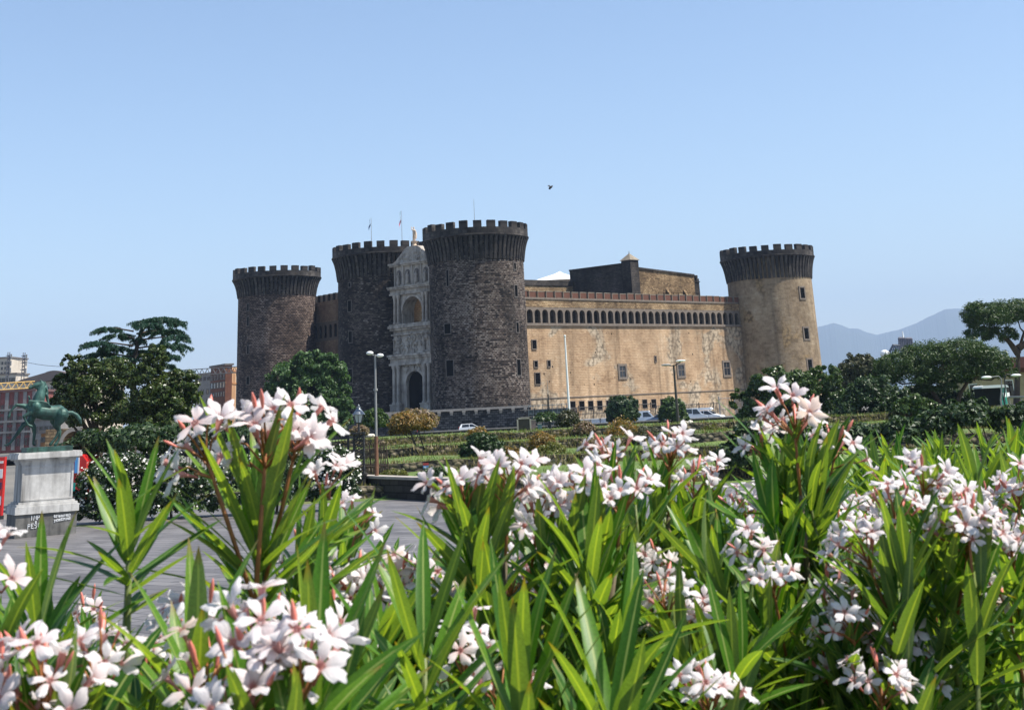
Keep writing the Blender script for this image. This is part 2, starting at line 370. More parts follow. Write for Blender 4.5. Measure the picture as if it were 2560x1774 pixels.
def tower(c, Rb, Rr, z0, zb, zc, zw, zt, body, label, wins, nm=24, nf=64, wframe=None, trim=None, fr=.13):
    mb = MB()
    prof = [(Rb*1.015, z0), (Rb*1.005, (z0+zb)/2), (Rb, zb), (Rb, zc+.2)]
    mb.lathe((c[0], c[1], 0), prof, 72, cap=False)
    tw = mb.build('tower', body, castle, smooth=30); tag(tw, label)
    cb = MB()                                                        # machicolation: curved brackets under the parapet
    dz = zc - zb; dr = Rr - Rb
    for k in range(nf):
        a = 2*math.pi*(k+.5)/nf; er = Vector((math.sin(a), -math.cos(a), 0)); et = Vector((math.cos(a), math.sin(a), 0))
        poly = [(Rb-.1, zb), (Rb+.18, zb), (Rb+.3, zb+.2*dz), (Rb+.34+.1*dr, zb+.45*dz), (Rb+.3+.35*dr, zb+.7*dz), (Rb+.2+.65*dr, zb+.87*dz), (Rb+.05+dr*.97, zb+.97*dz), (Rb+.05+dr*.97, zc), (Rb-.1, zc)]
        w_ = .62*2*math.pi*Rb/nf
        cb.prism(poly, Vector((c[0], c[1], 0)) - et*w_/2, er, Vector((0, 0, 1)), et*w_)
    cb.build('corbel_table', trim or M_CORBEL, tw)
    pb = MB()
    pb.lathe((c[0], c[1], 0), [(Rb+.02, zc-.02), (Rr, zc-.02), (Rr+.17, zc+.14), (Rr+.17, zc+.3), (Rr, zc+.36), (Rr, zw), (Rr-.85, zw), (Rr-.85, zc+.36), (.05, zc+.36)], 72, cap=False)
    pb.build('parapet', trim or M_CORBEL, tw, smooth=30)
    mm = MB(); half = .6*math.pi/nm
    for i in range(3):
        a0, a1 = -half+2*half*i/3, -half+2*half*(i+1)/3
        P = lambda a, r_, z: (r_*math.sin(a), -r_*math.cos(a), z)
        o0, o1 = Rr+.003, Rr-.855
        mm.face((P(a0,o0,zw-.02), P(a1,o0,zw-.02), P(a1,o0,zt), P(a0,o0,zt)))
        mm.face((P(a1,o1,zw-.02), P(a0,o1,zw-.02), P(a0,o1,zt), P(a1,o1,zt)))
        mm.face((P(a0,o0,zt), P(a1,o0,zt), P(a1,o1,zt), P(a0,o1,zt)))
        if i == 0: mm.face((P(a0,o1,zw-.02), P(a0,o0,zw-.02), P(a0,o0,zt), P(a0,o1,zt)))
        if i == 2: mm.face((P(a1,o0,zw-.02), P(a1,o1,zw-.02), P(a1,o1,zt), P(a1,o0,zt)))
    me = mm.mesh('merlon', trim or M_CORBEL)
    rr = random.Random(int(c[0]*10))
    for k in range(nm):
        o = place(me, 'merlon', tw, loc=(c[0]-CO.x, c[1]-CO.y, 0), rot=(0, 0, 2*math.pi*(k+.3)/nm+rr.uniform(-.008, .008)), sc=(1, 1, 1+rr.uniform(-.004, .003)))
    for (px, py, wpx, hpx) in wins:
        p, n = on_cyl(px, py, c, Rb*1.006); t = Vector((-n.y, n.x, 0))
        dist = p.y/3600
        vis = max(.35, abs(n.y)); w, h = min(2.2, wpx*dist/vis), hpx*dist
        window_mb(p, t, n, w, h, fr, mull=False, proud=.06).build('window', [wframe or M_WFRAME, M_DARK], tw)
    return tw
T_G = tower((-9.55, 258), 8.75, 9.8, 0, 29.2, 33.25, 34.75, 35.95, M_BASALT_G, 'dark round tower in the middle, nearest and tallest, beside the marble arch',
    [(1287,665,5,16),(1290,727,7,28),(1293.5,818,6,24),(1297,918,9,38),(1119,821.5,16,24),(1125,920,18,38),(1119,695,5,40)])
T_M = tower((-29.1, 278), 8.75, 9.85, 0, 28.9, 33.1, 34.4, 35.5, M_BASALT, 'dark round tower left of the marble arch',
    [(874,712,6,10),(874,765,9,27),(876,842,9,27),(876,939,11,32)])
T_S = tower((-56.4, 313), 8.5, 9.75, 0, 29.5, 33.2, 34.5, 35.6, M_BASALT_B, 'brown round tower at the far left of the castle',
    [(620,768,5,17),(620,803,5,22),(620,874,5,20),(620,951,8,18)])
T_O = tower((53.4, 312), 9.25, 10.35, 0, 27.6, 32.1, 33.4, 34.6, M_TUFF_T, 'pale tan round tower with dark battlements at the right end',
    [(2006,732,12,26),(2016,833,12,26),(2025,912,12,26)], wframe=M_WFRAME_T, fr=.34)
# ---------------------------------------------------------------- right curtain wall with its arcaded gallery
W0 = V(-.9, 262, 0); WD = V(.7148, .6993, 0); WN = V(.6993, -.7148, 0)   # along, outwards
Z = V(0, 0, 1)
LW = 74.0; A_ = -6.0
mb = MB()
o = W0 + WD*A_
mb.face((o, o+WD*(LW), o+WD*LW+Z*18.2, o+Z*18.2))
mb.face((o+Z*21.6, o+WD*LW+Z*21.6, o+WD*LW+Z*23.0, o+Z*23.0)) if False else None
wall_r = mb.build('curtain_wall', M_TUFF, castle); tag(wall_r, 'sunlit golden tuff wall with a row of small arches')
mb = MB(); mb.obox(o+WN*.28+Z*17.95, WD*LW, -WN*.6, Z*.42); mb.obox(o+WN*.2+Z*22.75, WD*LW, -WN*.9, Z*.35)
mb.obox(o+WN*.12+Z*5.0, WD*LW, -WN*.3, Z*.16)
mb.build('string_course', M_WFRAME_T, wall_r)
mb = MB(); pitch = 2.02; nb = int(LW/pitch)
for k in range(nb):
    a0 = k*pitch
    arch_wall(mb, o + WN*.02, WD, -WN*.55, a0, a0+pitch, 18.37, 21.35, a0+.24, a0+pitch-.24, 20.15, sill=18.45, seg=8)
gal = mb.build('arcade', M_WFRAME_T, wall_r)
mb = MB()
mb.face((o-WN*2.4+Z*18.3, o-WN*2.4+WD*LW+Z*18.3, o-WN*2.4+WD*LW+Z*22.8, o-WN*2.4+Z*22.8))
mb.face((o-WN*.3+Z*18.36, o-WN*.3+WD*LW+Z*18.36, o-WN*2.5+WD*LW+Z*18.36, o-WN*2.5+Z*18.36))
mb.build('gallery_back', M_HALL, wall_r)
mb = MB(); mb.face((o+WN*.05+Z*21.35, o+WN*.05+WD*LW+Z*21.35, o+WN*.05+WD*LW+Z*22.76, o+WN*.05+Z*22.76))
mb.face((o+WN*.05+Z*21.35, o-WN*2.5+Z*21.35, o-WN*2.5+WD*LW+Z*21.35, o+WN*.05+WD*LW+Z*21.35))
mb.face((o+WN*.05+Z*22.9, o+WN*.05+WD*LW+Z*22.9, o-WN*3+WD*LW+Z*22.9, o-WN*3+Z*22.9))
mb.build('upper_wall', M_TUFF_U, wall_r)
mb = MB(); mb.mi = 0; mb.obox(V(0,0,0)+WN*.1, WD*1.72, -WN*.8, Z*1.08); mb.mi = 1
mb.obox(V(0,0,1.08)+WN*.14-WD*.05, WD*1.82, -WN*.88, Z*.13); mb.obox(V(0,0,0)+WN*.13-WD*.08, WD*.1, -WN*.5, Z*1.08)
me = mb.mesh('merlon', [M_RED, M_CAP])
for k in range(int(LW/2.3)):
    p = o + WD*(k*2.3+.2) + Z*23.1 - CO
    place(me, 'merlon', wall_r, loc=p, sc=(1, 1, random.Random(k).uniform(.93, 1.05)))
def on_plane(px, py, o, n):
    d = ray(px, py); c = Vector((0, 0, H)); t = (o - c).dot(n)/d.dot(n); return c + d*t
for X, Y_, w, h in ((190,905,36,70),(205,1075,28,50),(318,1070,22,48),(220,1200,42,92),(957,1140,55,92),(1465,1130,55,92),(1862,1115,58,105),(1243,1030,12,42)):
    p = on_plane(1280+.2882*X, 600+.2882*Y_, W0, WN); s_ = .2882*p.y/3600
    big = w > 50
    window_mb(p, WD, WN, w*s_/.72, h*s_, .42 if big else .15, mull=big, proud=.14).build('window', [M_WFRAME_T, M_GLASSD if big else M_DARK], wall_r)
mb = MB()                                                            # small holes left by scaffolding
rr = random.Random(4)
for k in range(26):
    p = W0 + WD*rr.uniform(3, 52) + Z*rr.uniform(6, 17); s_ = rr.uniform(.1, .26)
    mb.obox(p+WN*.02, WD*s_, -WN*.3, Z*s_*rr.uniform(.8, 1.5))
mb.build('putlog_hole', M_DARK, wall_r)['kind'] = 'stuff'
for k in range(12):                                                  # basement openings behind the parked cars
    px = 1432 + k*22.5; p = on_plane(px, 1014-.028*(px-1430), W0, WN)
    window_mb(p, WD, WN, 1.35, 1.55, .1, mull=False, proud=.05).build('basement_window', [M_WFRAME_T, M_DARK], wall_r)
# ---------------------------------------------------------------- left curtain wall
U0 = V(-29.1, 278, 0); UD = V(-.617, .788, 0); UN = V(-.788, -.617, 0)
ou = U0 - UN*7.8
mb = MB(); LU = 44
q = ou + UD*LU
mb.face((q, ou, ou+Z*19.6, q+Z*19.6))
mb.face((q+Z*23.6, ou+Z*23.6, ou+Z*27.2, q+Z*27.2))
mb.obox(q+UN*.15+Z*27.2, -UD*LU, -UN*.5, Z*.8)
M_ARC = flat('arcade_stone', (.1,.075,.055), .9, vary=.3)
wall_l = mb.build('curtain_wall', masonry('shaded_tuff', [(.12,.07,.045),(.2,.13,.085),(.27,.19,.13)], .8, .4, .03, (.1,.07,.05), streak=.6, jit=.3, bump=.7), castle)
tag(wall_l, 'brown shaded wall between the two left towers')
mb = MB(); ex = -UD
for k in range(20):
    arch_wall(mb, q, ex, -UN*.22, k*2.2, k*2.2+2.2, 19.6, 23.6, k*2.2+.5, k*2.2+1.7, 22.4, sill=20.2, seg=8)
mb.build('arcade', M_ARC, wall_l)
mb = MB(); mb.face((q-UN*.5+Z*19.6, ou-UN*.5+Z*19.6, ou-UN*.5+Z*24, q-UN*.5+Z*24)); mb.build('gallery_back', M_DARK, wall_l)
mb = MB(); mb.obox(UN*.12, -UD*1.2, -UN*.6, Z*1.5); me = mb.mesh('merlon', M_CORBEL)
for k in range(19): place(me, 'merlon', wall_l, loc=ou + UD*(2+k*2.2) + Z*28.0 - CO)
mb = MB(); bb = ou - UN*9 + UD*12                                    # ochre building inside the court
mb.obox(bb, UD*30, UN*-10, Z*33.0) if False else mb.obox(bb+UD*30, -UD*34, -UN*10, Z*32.6)
mb.mi = 1; mb.obox(bb+UD*30.4+UN*.3+Z*32.6, -UD*35, -UN*10.5, Z*.4)
mb.build('inner_building', [M_ORANGE, M_WFRAME], castle)
# ---------------------------------------------------------------- triumphal arch
A0 = V(-26.1, 268.2, 0); AX = V(.7746, -.6325, 0); AN = V(-.6325, -.7746, 0); AW = 10.4
P = lambda a, z, d=0.0: A0 + AX*a + Z*z + AN*d
mb = MB()
dep = -AN*3.0
arch_wall(mb, A0, AX, dep, 0, AW, 3.2, 12.5, 3.1, 7.7, 8.7, seg=14)
mb.face((P(0,12.5), P(AW,12.5), P(AW,19.6), P(0,19.6)))
arch_wall(mb, A0, AX, dep, .3, AW, 19.6, 25.2, 2.6, 7.7, 21.9, seg=14)
mb.face((P(.4,25.2), P(AW,25.2), P(AW,30.9), P(.4,30.9)))
for (a, z0, z1) in ((0,3.2,12.5),(0,12.5,19.6),(.3,19.6,25.2),(.4,25.2,30.9)): mb.face((P(a,z0,-3), P(a,z0), P(a,z1), P(a,z1,-3)))
arch = mb.build('triumphal_arch', M_MARBLE, castle); tag(arch, 'tall grey marble gate with carved tiers between two dark towers')
mb = MB()                                                            # mouldings
def band(z0, z1, d, a0=-.25, a1=AW): mb.obox(P(a0-d*.6, z0, d), AX*(a1-a0+d*.6), -AN*(d+.3), Z*(z1-z0))
for grp in (((12.2,12.6,.75),(12.6,13.4,.5),(13.4,13.8,.8),(13.8,14.15,1.05)),((17.6,17.9,.3),),((18.5,18.9,.5),(18.9,19.4,.85),(19.4,19.65,.6)),((25.0,25.3,.5),(25.3,26.0,.35),(26.0,26.3,.75),(26.3,26.55,.9)),((30.3,30.6,.4),(30.6,30.95,.65))):
    mb = MB()
    for z0, z1, d in grp: band(z0, z1, d)
    mb.build('cornice', M_MARBLE, arch)
mb = MB()

cm = MB(); cm.lathe((0,0,0), [(.55,0),(.55,.25),(.42,.4),(.39,.5),(.34,5.9),(.34,6.1),(.5,6.6),(.52,6.9)], 16)
me = cm.mesh('column', M_MARBLE, smooth=40)
for a in (.5, 1.6, 8.25, 9.45): place(me, 'column', arch, loc=P(a, 5.3, .55)-CO)
cm = MB(); cm.lathe((0,0,0), [(.42,0),(.42,.2),(.3,.3),(.26,4.5),(.4,4.9),(.42,5.3)], 14)
me = cm.mesh('column', M_MARBLE, smooth=40)
for a in (.85, 1.8, 8.3, 9.2): place(me, 'column', arch, loc=P(a, 19.7, .4)-CO)
mb = MB()
for a in (1.05, 8.85):
    mb = MB(); mb.obox(P(a-1.25, 3.2, 1.15), AX*2.5, -AN*1.2, Z*2.1); mb.obox(P(a-1.35, 5.1, 1.25), AX*2.7, -AN*1.3, Z*.25)
    mb.build('column_pedestal', M_MARBLE, arch)
mb = MB()                                                            # carved archivolts, reliefs and niche figures
for (cx, cz, r_, w_) in ((5.4,8.7,2.3,.5),(5.15,21.9,2.55,.45)):
    pr = None
    for k in range(15):
        t = math.pi*k/14; p0 = [P(cx-(r_+s_)*math.cos(t), cz+(r_+s_)*math.sin(t), .16) for s_ in (0.02, w_)]
        if pr:
            mb.face((pr[0], p0[0], p0[1], pr[1])); mb.face((pr[1], p0[1], p0[1]-AN*.2, pr[1]-AN*.2)); mb.face((p0[0], pr[0], pr[0]-AN*.2, p0[0]-AN*.2))
        pr = p0
    mb.build('archivolt', M_MARBLE, arch); mb = MB()
rr = random.Random(7)
for (a0, a1, z0, z1, n_) in ((2.3,8.4,11.0,12.0,26),(.3,9.6,14.4,17.4,90),(1.0,9.0,25.35,25.9,30),(.6,9.4,12.7,13.3,30)):
    for k in range(n_):
        a, z = rr.uniform(a0, a1), rr.uniform(z0, z1)
        mb.sphere(P(a, z, .08), (rr.uniform(.12,.3), .2, rr.uniform(.2,.5)), 7, 5)
    mb.build('frieze', M_MARBLE, arch, smooth=40); mb = MB()
for a in (.9, 8.8):
    mb = MB(); mb.obox(P(a-.9,14.3,.3), AX*1.8, -AN*.3, Z*.3); mb.obox(P(a-.8,14.6,.25), AX*.22, -AN*.3, Z*2.2); mb.obox(P(a+.6,14.6,.25), AX*.22, -AN*.3, Z*2.2)
    mb.prism([(-1.0,16.8),(1.0,16.8),(0,17.5)], P(a,0,.35), AX, Z, -AN*.35); mb.build('aedicule', M_MARBLE, arch)
mb = MB()
for k in range(4):
    cx = 1.75+k*2.35
    for a in (cx-1.15, cx+1.0): mb.obox(P(a, 26.6, .22), AX*.22, -AN*.3, Z*3.7)
    mb.mi = 1; pts = [(cx-.62, 27.0)] + [(cx-.62*math.cos(math.pi*j/8), 29.0+.62*math.sin(math.pi*j/8)) for j in range(9)] + [(cx+.62, 27.0)]
    mb.face([P(a, z, .012) for a, z in reversed(pts)]); mb.mi = 0
    mb.lathe(P(cx, 27.0, .15), [(.34,0),(.36,.3),(.27,1.0),(.33,1.55),(.12,1.8),(.17,2.05),(.02,2.3)], 10)
mb.build('niche_figure', [M_MARBLE, flat('niche_shade', (.12,.105,.1), .9)], arch, smooth=40)
mb = MB(); poly = [(.1,30.95),(9.9,30.95),(9.9,31.3),(8.9,32.2),(7.7,33.2),(6.7,33.8),(4.2,33.8),(3.3,33.35),(2.2,32.4),(1.1,31.5)]
mb.prism(poly, A0+AN*.1, AX, Z, -AN*2.0)
for k in range(22): mb.sphere(P(rr.uniform(2,8.4), rr.uniform(31.2,32.7), .1), (.3,.15,.35), 7, 5)
mb.build('pediment', M_MARBLE, arch)
mb = MB(); pc = P(5.4, 33.75, -.6)
mb.lathe(pc, [(.5,0),(.5,.25),(.35,.45),(.62,.9),(.66,1.0),(.3,1.05)], 14)
s_ = pc + Z*1.05                                                     # standing figure, one arm raised
mb.tube([s_+AX*.22, s_+AX*.2+Z*.7, s_+AX*.12+Z*1.3], [.13,.15,.2], 8); mb.tube([s_-AX*.25, s_-AX*.18+Z*.7, s_-AX*.08+Z*1.3], [.13,.15,.2], 8)
mb.tube([s_+Z*1.15, s_+Z*1.6, s_+Z*2.05, s_+Z*2.2], [.28,.27,.32,.12], 10); mb.sphere(s_+Z*2.45-AX*.03, (.16,.16,.21), 10, 7)
mb.tube([s_+Z*2.05-AX*.3, s_+Z*2.25-AX*.55, s_+Z*2.7-AX*.62], [.11,.1,.07], 7); mb.tube([s_+Z*2.0+AX*.3, s_+Z*1.6+AX*.45, s_+Z*1.3+AX*.3], [.11,.09,.07], 7)
mb.tube([s_+Z*1.9+AX*.1-AN*.15, s_+Z*1.2+AX*.28-AN*.2, s_+Z*.4+AX*.3-AN*.15], [.2,.22,.16], 8)
mb.build('statue', flat('warm_marble', (.62,.47,.34), .7, vary=.2), arch, smooth=50)
mb = MB()                                                            # court wall behind the arch
mb.obox(P(-4.5,0,-4.6), AX*20, -AN*1.5, Z*30.5)
mb.build('gate_back_wall', masonry('warm_tuff', [(.3,.2,.11),(.42,.3,.18),(.5,.37,.24)], .9,.4,.03,(.2,.14,.09), jit=.3), castle)
mb = MB(); mb.face((P(3.0,3.2,-.7), P(7.8,3.2,-.7), P(7.8,11.2,-.7), P(3.0,11.2,-.7))); mb.build('gate_shade', M_DARK, arch)  # black sheet stands in for the shade inside the gateway
# ---------------------------------------------------------------- hall behind the right wall
hc = at(1575, 655, 297); HC = V(hc.x, hc.y, 0)
mb = MB(); hz = hc.z
ol = HC - WN*18
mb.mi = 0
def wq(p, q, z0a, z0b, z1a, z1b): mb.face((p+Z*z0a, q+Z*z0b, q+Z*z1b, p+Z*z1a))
wq(ol, HC, 10, 10, hz+.2, hz)  # face turned from the sun, its shade put into the darker stone colour
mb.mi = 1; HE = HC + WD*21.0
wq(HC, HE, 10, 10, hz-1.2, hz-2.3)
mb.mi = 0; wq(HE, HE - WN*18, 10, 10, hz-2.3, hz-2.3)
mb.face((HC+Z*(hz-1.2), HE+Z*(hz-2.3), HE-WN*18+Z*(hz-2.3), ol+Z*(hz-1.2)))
mb.obox(HC+WN*.25+WD*.4+Z*(hz-1.25), WD*20.6-Z*1.05, -WN*.5, Z*.35)
mb.obox(ol-WD*.2+Z*(hz-.15), WN*18.1-Z*.2, WD*.9, Z*.35)
mb.obox(ol-WD*.12+Z*(hz-2.4), WN*18.1, WD*.3, Z*.25)
mb.box(HC-WN*.7+WD*.7+Z*(hz-8), 2.6, 2.6, 8.4, math.atan2(WD.y, WD.x))
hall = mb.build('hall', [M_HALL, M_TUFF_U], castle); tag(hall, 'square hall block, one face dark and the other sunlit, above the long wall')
mb = MB(); c = HC-WN*.7+WD*.7+Z*(hz+.4); b_ = [c+WD*sx*1.55+WN*sy*1.55 for sx, sy in ((-1,-1),(1,-1),(1,1),(-1,1))]
for k in range(4): mb.face((b_[(k+1)%4], b_[k], c+Z*1.55))
mb.face(b_); mb.tube([c+Z*1.4, c+Z*2.0], [.12,.05], 6)
mb.build('pyramid_roof', M_CAP, hall)
mb = MB()
for k, s0 in enumerate((11, 16.8)):
    p = HC+WD*s0
    mb.prism([(0,23),(2.6,23),(0,26.6)], p+WD*0, WN, Z, WD*.7)
mb.build('buttress', M_TUFF_U, hall)
mb = MB(); tp = at(1734, 735, 316); mb.box(V(tp.x,tp.y,20), 2.1, 2.1, zat(1734,697,316)-20, .78)
for sx, sy in ((-.7,-.7),(.7,-.7),(.7,.7),(-.7,.7)): mb.box(V(tp.x+sx,tp.y+sy,zat(1734,697,316)-.002), .65,.65, .7, .78)
mb.box(V(tp.x,tp.y,zat(1734,706,316)), 2.4,2.4,.2,.78)
mb.build('turret', M_HALL, castle)
mb = MB(); l0 = at(1300,699,300); l1 = at(1438,685,310)              # lower roofline left of the hall
e = (V(l1.x,l1.y,0)-V(l0.x,l0.y,0)); lz = l0.z
nn = V(e.y,-e.x,0).normalized()
mb.mi = 0; mb.obox(V(l0.x,l0.y,lz-3.0)-nn*6, e, -nn*1.0, Z*1.0) if False else None
mb.face((V(l0.x,l0.y,15), V(l1.x,l1.y,15), V(l1.x,l1.y,lz-1.1), V(l0.x,l0.y,lz-1.1)))
mb.mi = 1; mb.obox(V(l0.x,l0.y,lz-1.1)+nn*.2, e, -nn*9, Z*1.1)
mb.mi = 2; pt = V(l0.x,l0.y,lz-5.6)+e*.78+nn*.08; mb.obox(pt, e.normalized()*.8, -nn*.1, Z*2.6)
mb.build('lower_block', [M_TUFF_U, M_HALL, M_CAP], castle)
mb = MB(); ap = at(1400,676,316); bl = [at(1335,698,314), at(1450,689,314), at(1460,689,326), at(1345,698,326)]
zz = min(b.z for b in bl)-.3
bl = [V(b.x,b.y,zz) for b in bl]
for k in range(4):
    mid = (bl[k]+bl[(k+1)%4])/2; m0 = bl[k].lerp(V(ap.x,ap.y+2,ap.z), .8); m1 = bl[(k+1)%4].lerp(V(ap.x,ap.y+2,ap.z), .8)
    m0.z = m1.z = zz + (ap.z-zz)*.72
    mb.face((bl[k], bl[(k+1)%4], m1, m0)); mb.face((m0, m1, V(ap.x,ap.y+2,ap.z)))
mb.build('white_roof', flat('white_membrane', (.8,.8,.8), .5), castle)
mb = MB(); r0 = W0+WD*41-WN*2.2                                       # iron railing on the wall walk
for k in range(9):
    mb.tube([r0+WD*k*1.6+Z*23, r0+WD*k*1.6+Z*25.0], .05, 5)
for z in (24.0, 24.5, 25.0): mb.tube([r0+Z*z, r0+WD*13+Z*z], .045, 5)
mb.build('railing', M_DARK, castle)
mb = MB(); mb.obox(P(-8,0,.0)+AN*0, AX*40, -AN*14, Z*3.2)             # plinth the gate stands on
mb.build('plinth', M_BASALT, castle)
# flags and mast standing on the towers
def pole(name, px, py0, py1, Y, label, cat, r_=.07):
    p = at(px, py1, Y); z1 = zat(px, py0, Y)
    t = thing(name, p, label, cat); mb = MB(); mb.tube([p, V(p.x,p.y,z1)], [r_, r_*.5], 6)
    mb.build('pole', flat('pole_grey', (.25,.25,.26), .5), t); return t, V(p.x, p.y, z1)
def flag_mesh(top, cols, w, h, sgn):
    mb = MB(); nx = 9
    for i, c in enumerate(cols):
        mb.mi = i
        for k in range(3):
            u0, u1 = (i*3+k)/(3*len(cols)), (i*3+k+1)/(3*len(cols))
            f = lambda u, v: top + V(sgn*w*(.12+u*.16+.1*math.sin(7*u+v*2)), .12*math.sin(9*u+3*v), -v*h*.35-u*h*.62)
            for j in range(4):
                v0, v1 = j/4, (j+1)/4; mb.face((f(u0,v1), f(u1,v1), f(u1,v0), f(u0,v0)))
    return mb
t, top = pole('flagpole', 929, 545, 618, 277, 'thin flagpole with a limp blue flag on the tower left of the arch', 'flagpole')
flag_mesh(top, [(0,)], 1.5, 2.6, -1).build('flag', flat('flag_blue', (.05,.09,.2), .8), t)
t, top = pole('flagpole', 1006, 527, 640, 276, 'flagpole with a limp green, white and red flag above the arch', 'flagpole')
flag_mesh(top, [0,1,2], 1.3, 3.6, -1).build('flag', [flat('flag_green', (.02,.17,.08), .8), flat('flag_white', (.75,.75,.75), .8), flat('flag_red', (.6,.03,.05), .8)], t)
t, top = pole('antenna_mast', 1187, 498, 570, 258, 'thin antenna mast on top of the nearest dark tower', 'antenna', .06)
# ================================================================== GROUND, PLAZA, GARDEN, ROAD
def ground_mat():
    m, nt, b = newmat('dry_ground'); L = nt.links
    tc = N(nt, 'ShaderNodeTexCoord'); nz = N(nt, 'ShaderNodeTexNoise', i_Scale=.05, i_Detail=8.0); L.new(tc.outputs['Object'], nz.inputs['Vector'])
    r_ = ramp(nt, nz.outputs['Fac'], [(.35,(.09,.085,.075)),(.65,(.17,.155,.13))]); L.new(r_.outputs[0], b.inputs['Base Color']); b.inputs['Roughness'].default_value = .95
    return m
def paving_mat():
    m, nt, b = newmat('basalt_paving'); L = nt.links
    uv = N(nt, 'ShaderNodeTexCoord'); mp = N(nt, 'ShaderNodeMapping'); mp.inputs['Rotation'].default_value = (0, 0, R(38)); L.new(uv.outputs['Object'], mp.inputs['Vector'])
    nw = N(nt, 'ShaderNodeTexNoise', i_Scale=.5, i_Detail=3.0); L.new(mp.outputs[0], nw.inputs['Vector'])
    va = N(nt, 'ShaderNodeVectorMath', operation='MULTIPLY_ADD'); va.inputs[1].default_value = (.3, .3, 0); L.new(nw.outputs['Color'], va.inputs[0]); L.new(mp.outputs[0], va.inputs[2])
    br = N(nt, 'ShaderNodeTexBrick', i_Scale=1.0, i_Mortar_Size=.022, i_Mortar_Smooth=.3, i_Brick_Width=1.1, i_Row_Height=.55)
    br.inputs['Color1'].default_value = (0,0,0,1); br.inputs['Color2'].default_value = (1,1,1,1); L.new(va.outputs[0], br.inputs['Vector'])
    n1 = N(nt, 'ShaderNodeTexNoise', i_Scale=.22, i_Detail=7.0); L.new(uv.outputs['Object'], n1.inputs['Vector'])
    a = N(nt, 'ShaderNodeMath', operation='MULTIPLY_ADD', i_1=.45, i_2=-.0); L.new(br.outputs['Color'], a.inputs[0])
    a2 = N(nt, 'ShaderNodeMath', operation='MULTIPLY_ADD', i_1=1.0); L.new(n1.outputs['Fac'], a2.inputs[0]); L.new(a.outputs[0], a2.inputs[2])
    r_ = ramp(nt, a2.outputs[0], [(.25,(.06,.055,.054)),(.6,(.105,.098,.096)),(.95,(.16,.15,.147))])
    c = mixc(nt, br.outputs['Fac'], r_.outputs[0], (.03,.028,.027))
    L.new(c, b.inputs['Base Color']); b.inputs['Roughness'].default_value = .62
    h = N(nt, 'ShaderNodeMath', operation='MULTIPLY', i_1=-1.0); L.new(br.outputs['Fac'], h.inputs[0])
    bp = N(nt, 'ShaderNodeBump', i_Strength=.7, i_Distance=.03); L.new(h.outputs[0], bp.inputs['Height']); L.new(bp.outputs[0], b.inputs['Normal'])
    return m
def grass_mat(name, c1, c2, c3):
    m, nt, b = newmat(name); L = nt.links
    tc = N(nt, 'ShaderNodeTexCoord'); mp = N(nt, 'ShaderNodeMapping'); mp.inputs['Scale'].default_value = (.35, .12, .5); L.new(tc.outputs['Object'], mp.inputs['Vector'])
    n1 = N(nt, 'ShaderNodeTexNoise', i_Scale=1.0, i_Detail=8.0, i_Roughness=.7); L.new(mp.outputs[0], n1.inputs['Vector'])
    r_ = ramp(nt, n1.outputs['Fac'], [(.34, c3),(.46, c1),(.6, c2),(.72, c3)]); L.new(r_.outputs[0], b.inputs['Base Color']); b.inputs['Roughness'].default_value = .9
    n2 = N(nt, 'ShaderNodeTexNoise', i_Scale=9.0, i_Detail=5.0); L.new(tc.outputs['Object'], n2.inputs['Vector'])
    bp = N(nt, 'ShaderNodeBump', i_Strength=1.0, i_Distance=.15); L.new(n2.outputs['Fac'], bp.inputs['Height']); L.new(bp.outputs[0], b.inputs['Normal'])
    return m
M_GRASS = grass_mat('terrace_grass', (.085,.14,.022), (.13,.185,.03), (.16,.15,.055))
def rubble_mat(name, cols, sc, dark=(.02,.018,.014)):
    m, nt, b = newmat(name); L = nt.links
    tc = N(nt, 'ShaderNodeTexCoord'); v = N(nt, 'ShaderNodeTexVoronoi', i_Scale=sc); v.inputs['Randomness'].default_value = 1.0
    mp = N(nt, 'ShaderNodeMapping'); mp.inputs['Scale'].default_value = (1, 1, 1.5); L.new(tc.outputs['Object'], mp.inputs['Vector'])
    nz = N(nt, 'ShaderNodeTexNoise', i_Scale=1.1, i_Detail=6.0, i_Roughness=.7); L.new(mp.outputs[0], nz.inputs['Vector'])
    va = N(nt, 'ShaderNodeVectorMath', operation='MULTIPLY_ADD'); va.inputs[1].default_value = (.35,.35,.35); L.new(nz.outputs['Color'], va.inputs[0]); L.new(mp.outputs[0], va.inputs[2]); L.new(va.outputs[0], v.inputs['Vector'])
    sp = N(nt, 'ShaderNodeSeparateColor'); L.new(v.outputs['Color'], sp.inputs[0])
    a = N(nt, 'ShaderNodeMath', operation='MULTIPLY_ADD', i_1=.45); L.new(sp.outputs[0], a.inputs[0])
    a2 = N(nt, 'ShaderNodeMath', operation='MULTIPLY_ADD', i_1=1.1, i_2=-.3); L.new(nz.outputs['Fac'], a2.inputs[0]); L.new(a2.outputs[0], a.inputs[2])
    r_ = ramp(nt, a.outputs[0], [(.15+.7*i/(len(cols)-1), c) for i, c in enumerate(cols)])
    e = ramp(nt, v.outputs['Distance'], [(.35, 0.0), (.62, 1.0)])
    L.new(mixc(nt, e.outputs[0], r_.outputs[0], dark), b.inputs['Base Color']); b.inputs['Roughness'].default_value = .95
    bp = N(nt, 'ShaderNodeBump', i_Strength=1.0, i_Distance=.15, invert=True); L.new(v.outputs['Distance'], bp.inputs['Height']); L.new(bp.outputs[0], b.inputs['Normal'])
    return m
M_RUBBLE = rubble_mat('terrace_rubble', [(.06,.055,.03),(.13,.105,.06),(.22,.175,.11),(.3,.25,.17)], 2.6)
M_WALLD = masonry('dark_low_wall', [(.022,.02,.018),(.045,.04,.036),(.075,.066,.058)], .9, .3, .02, (.02,.018,.016), streak=.6, jit=.4, bump=.5)
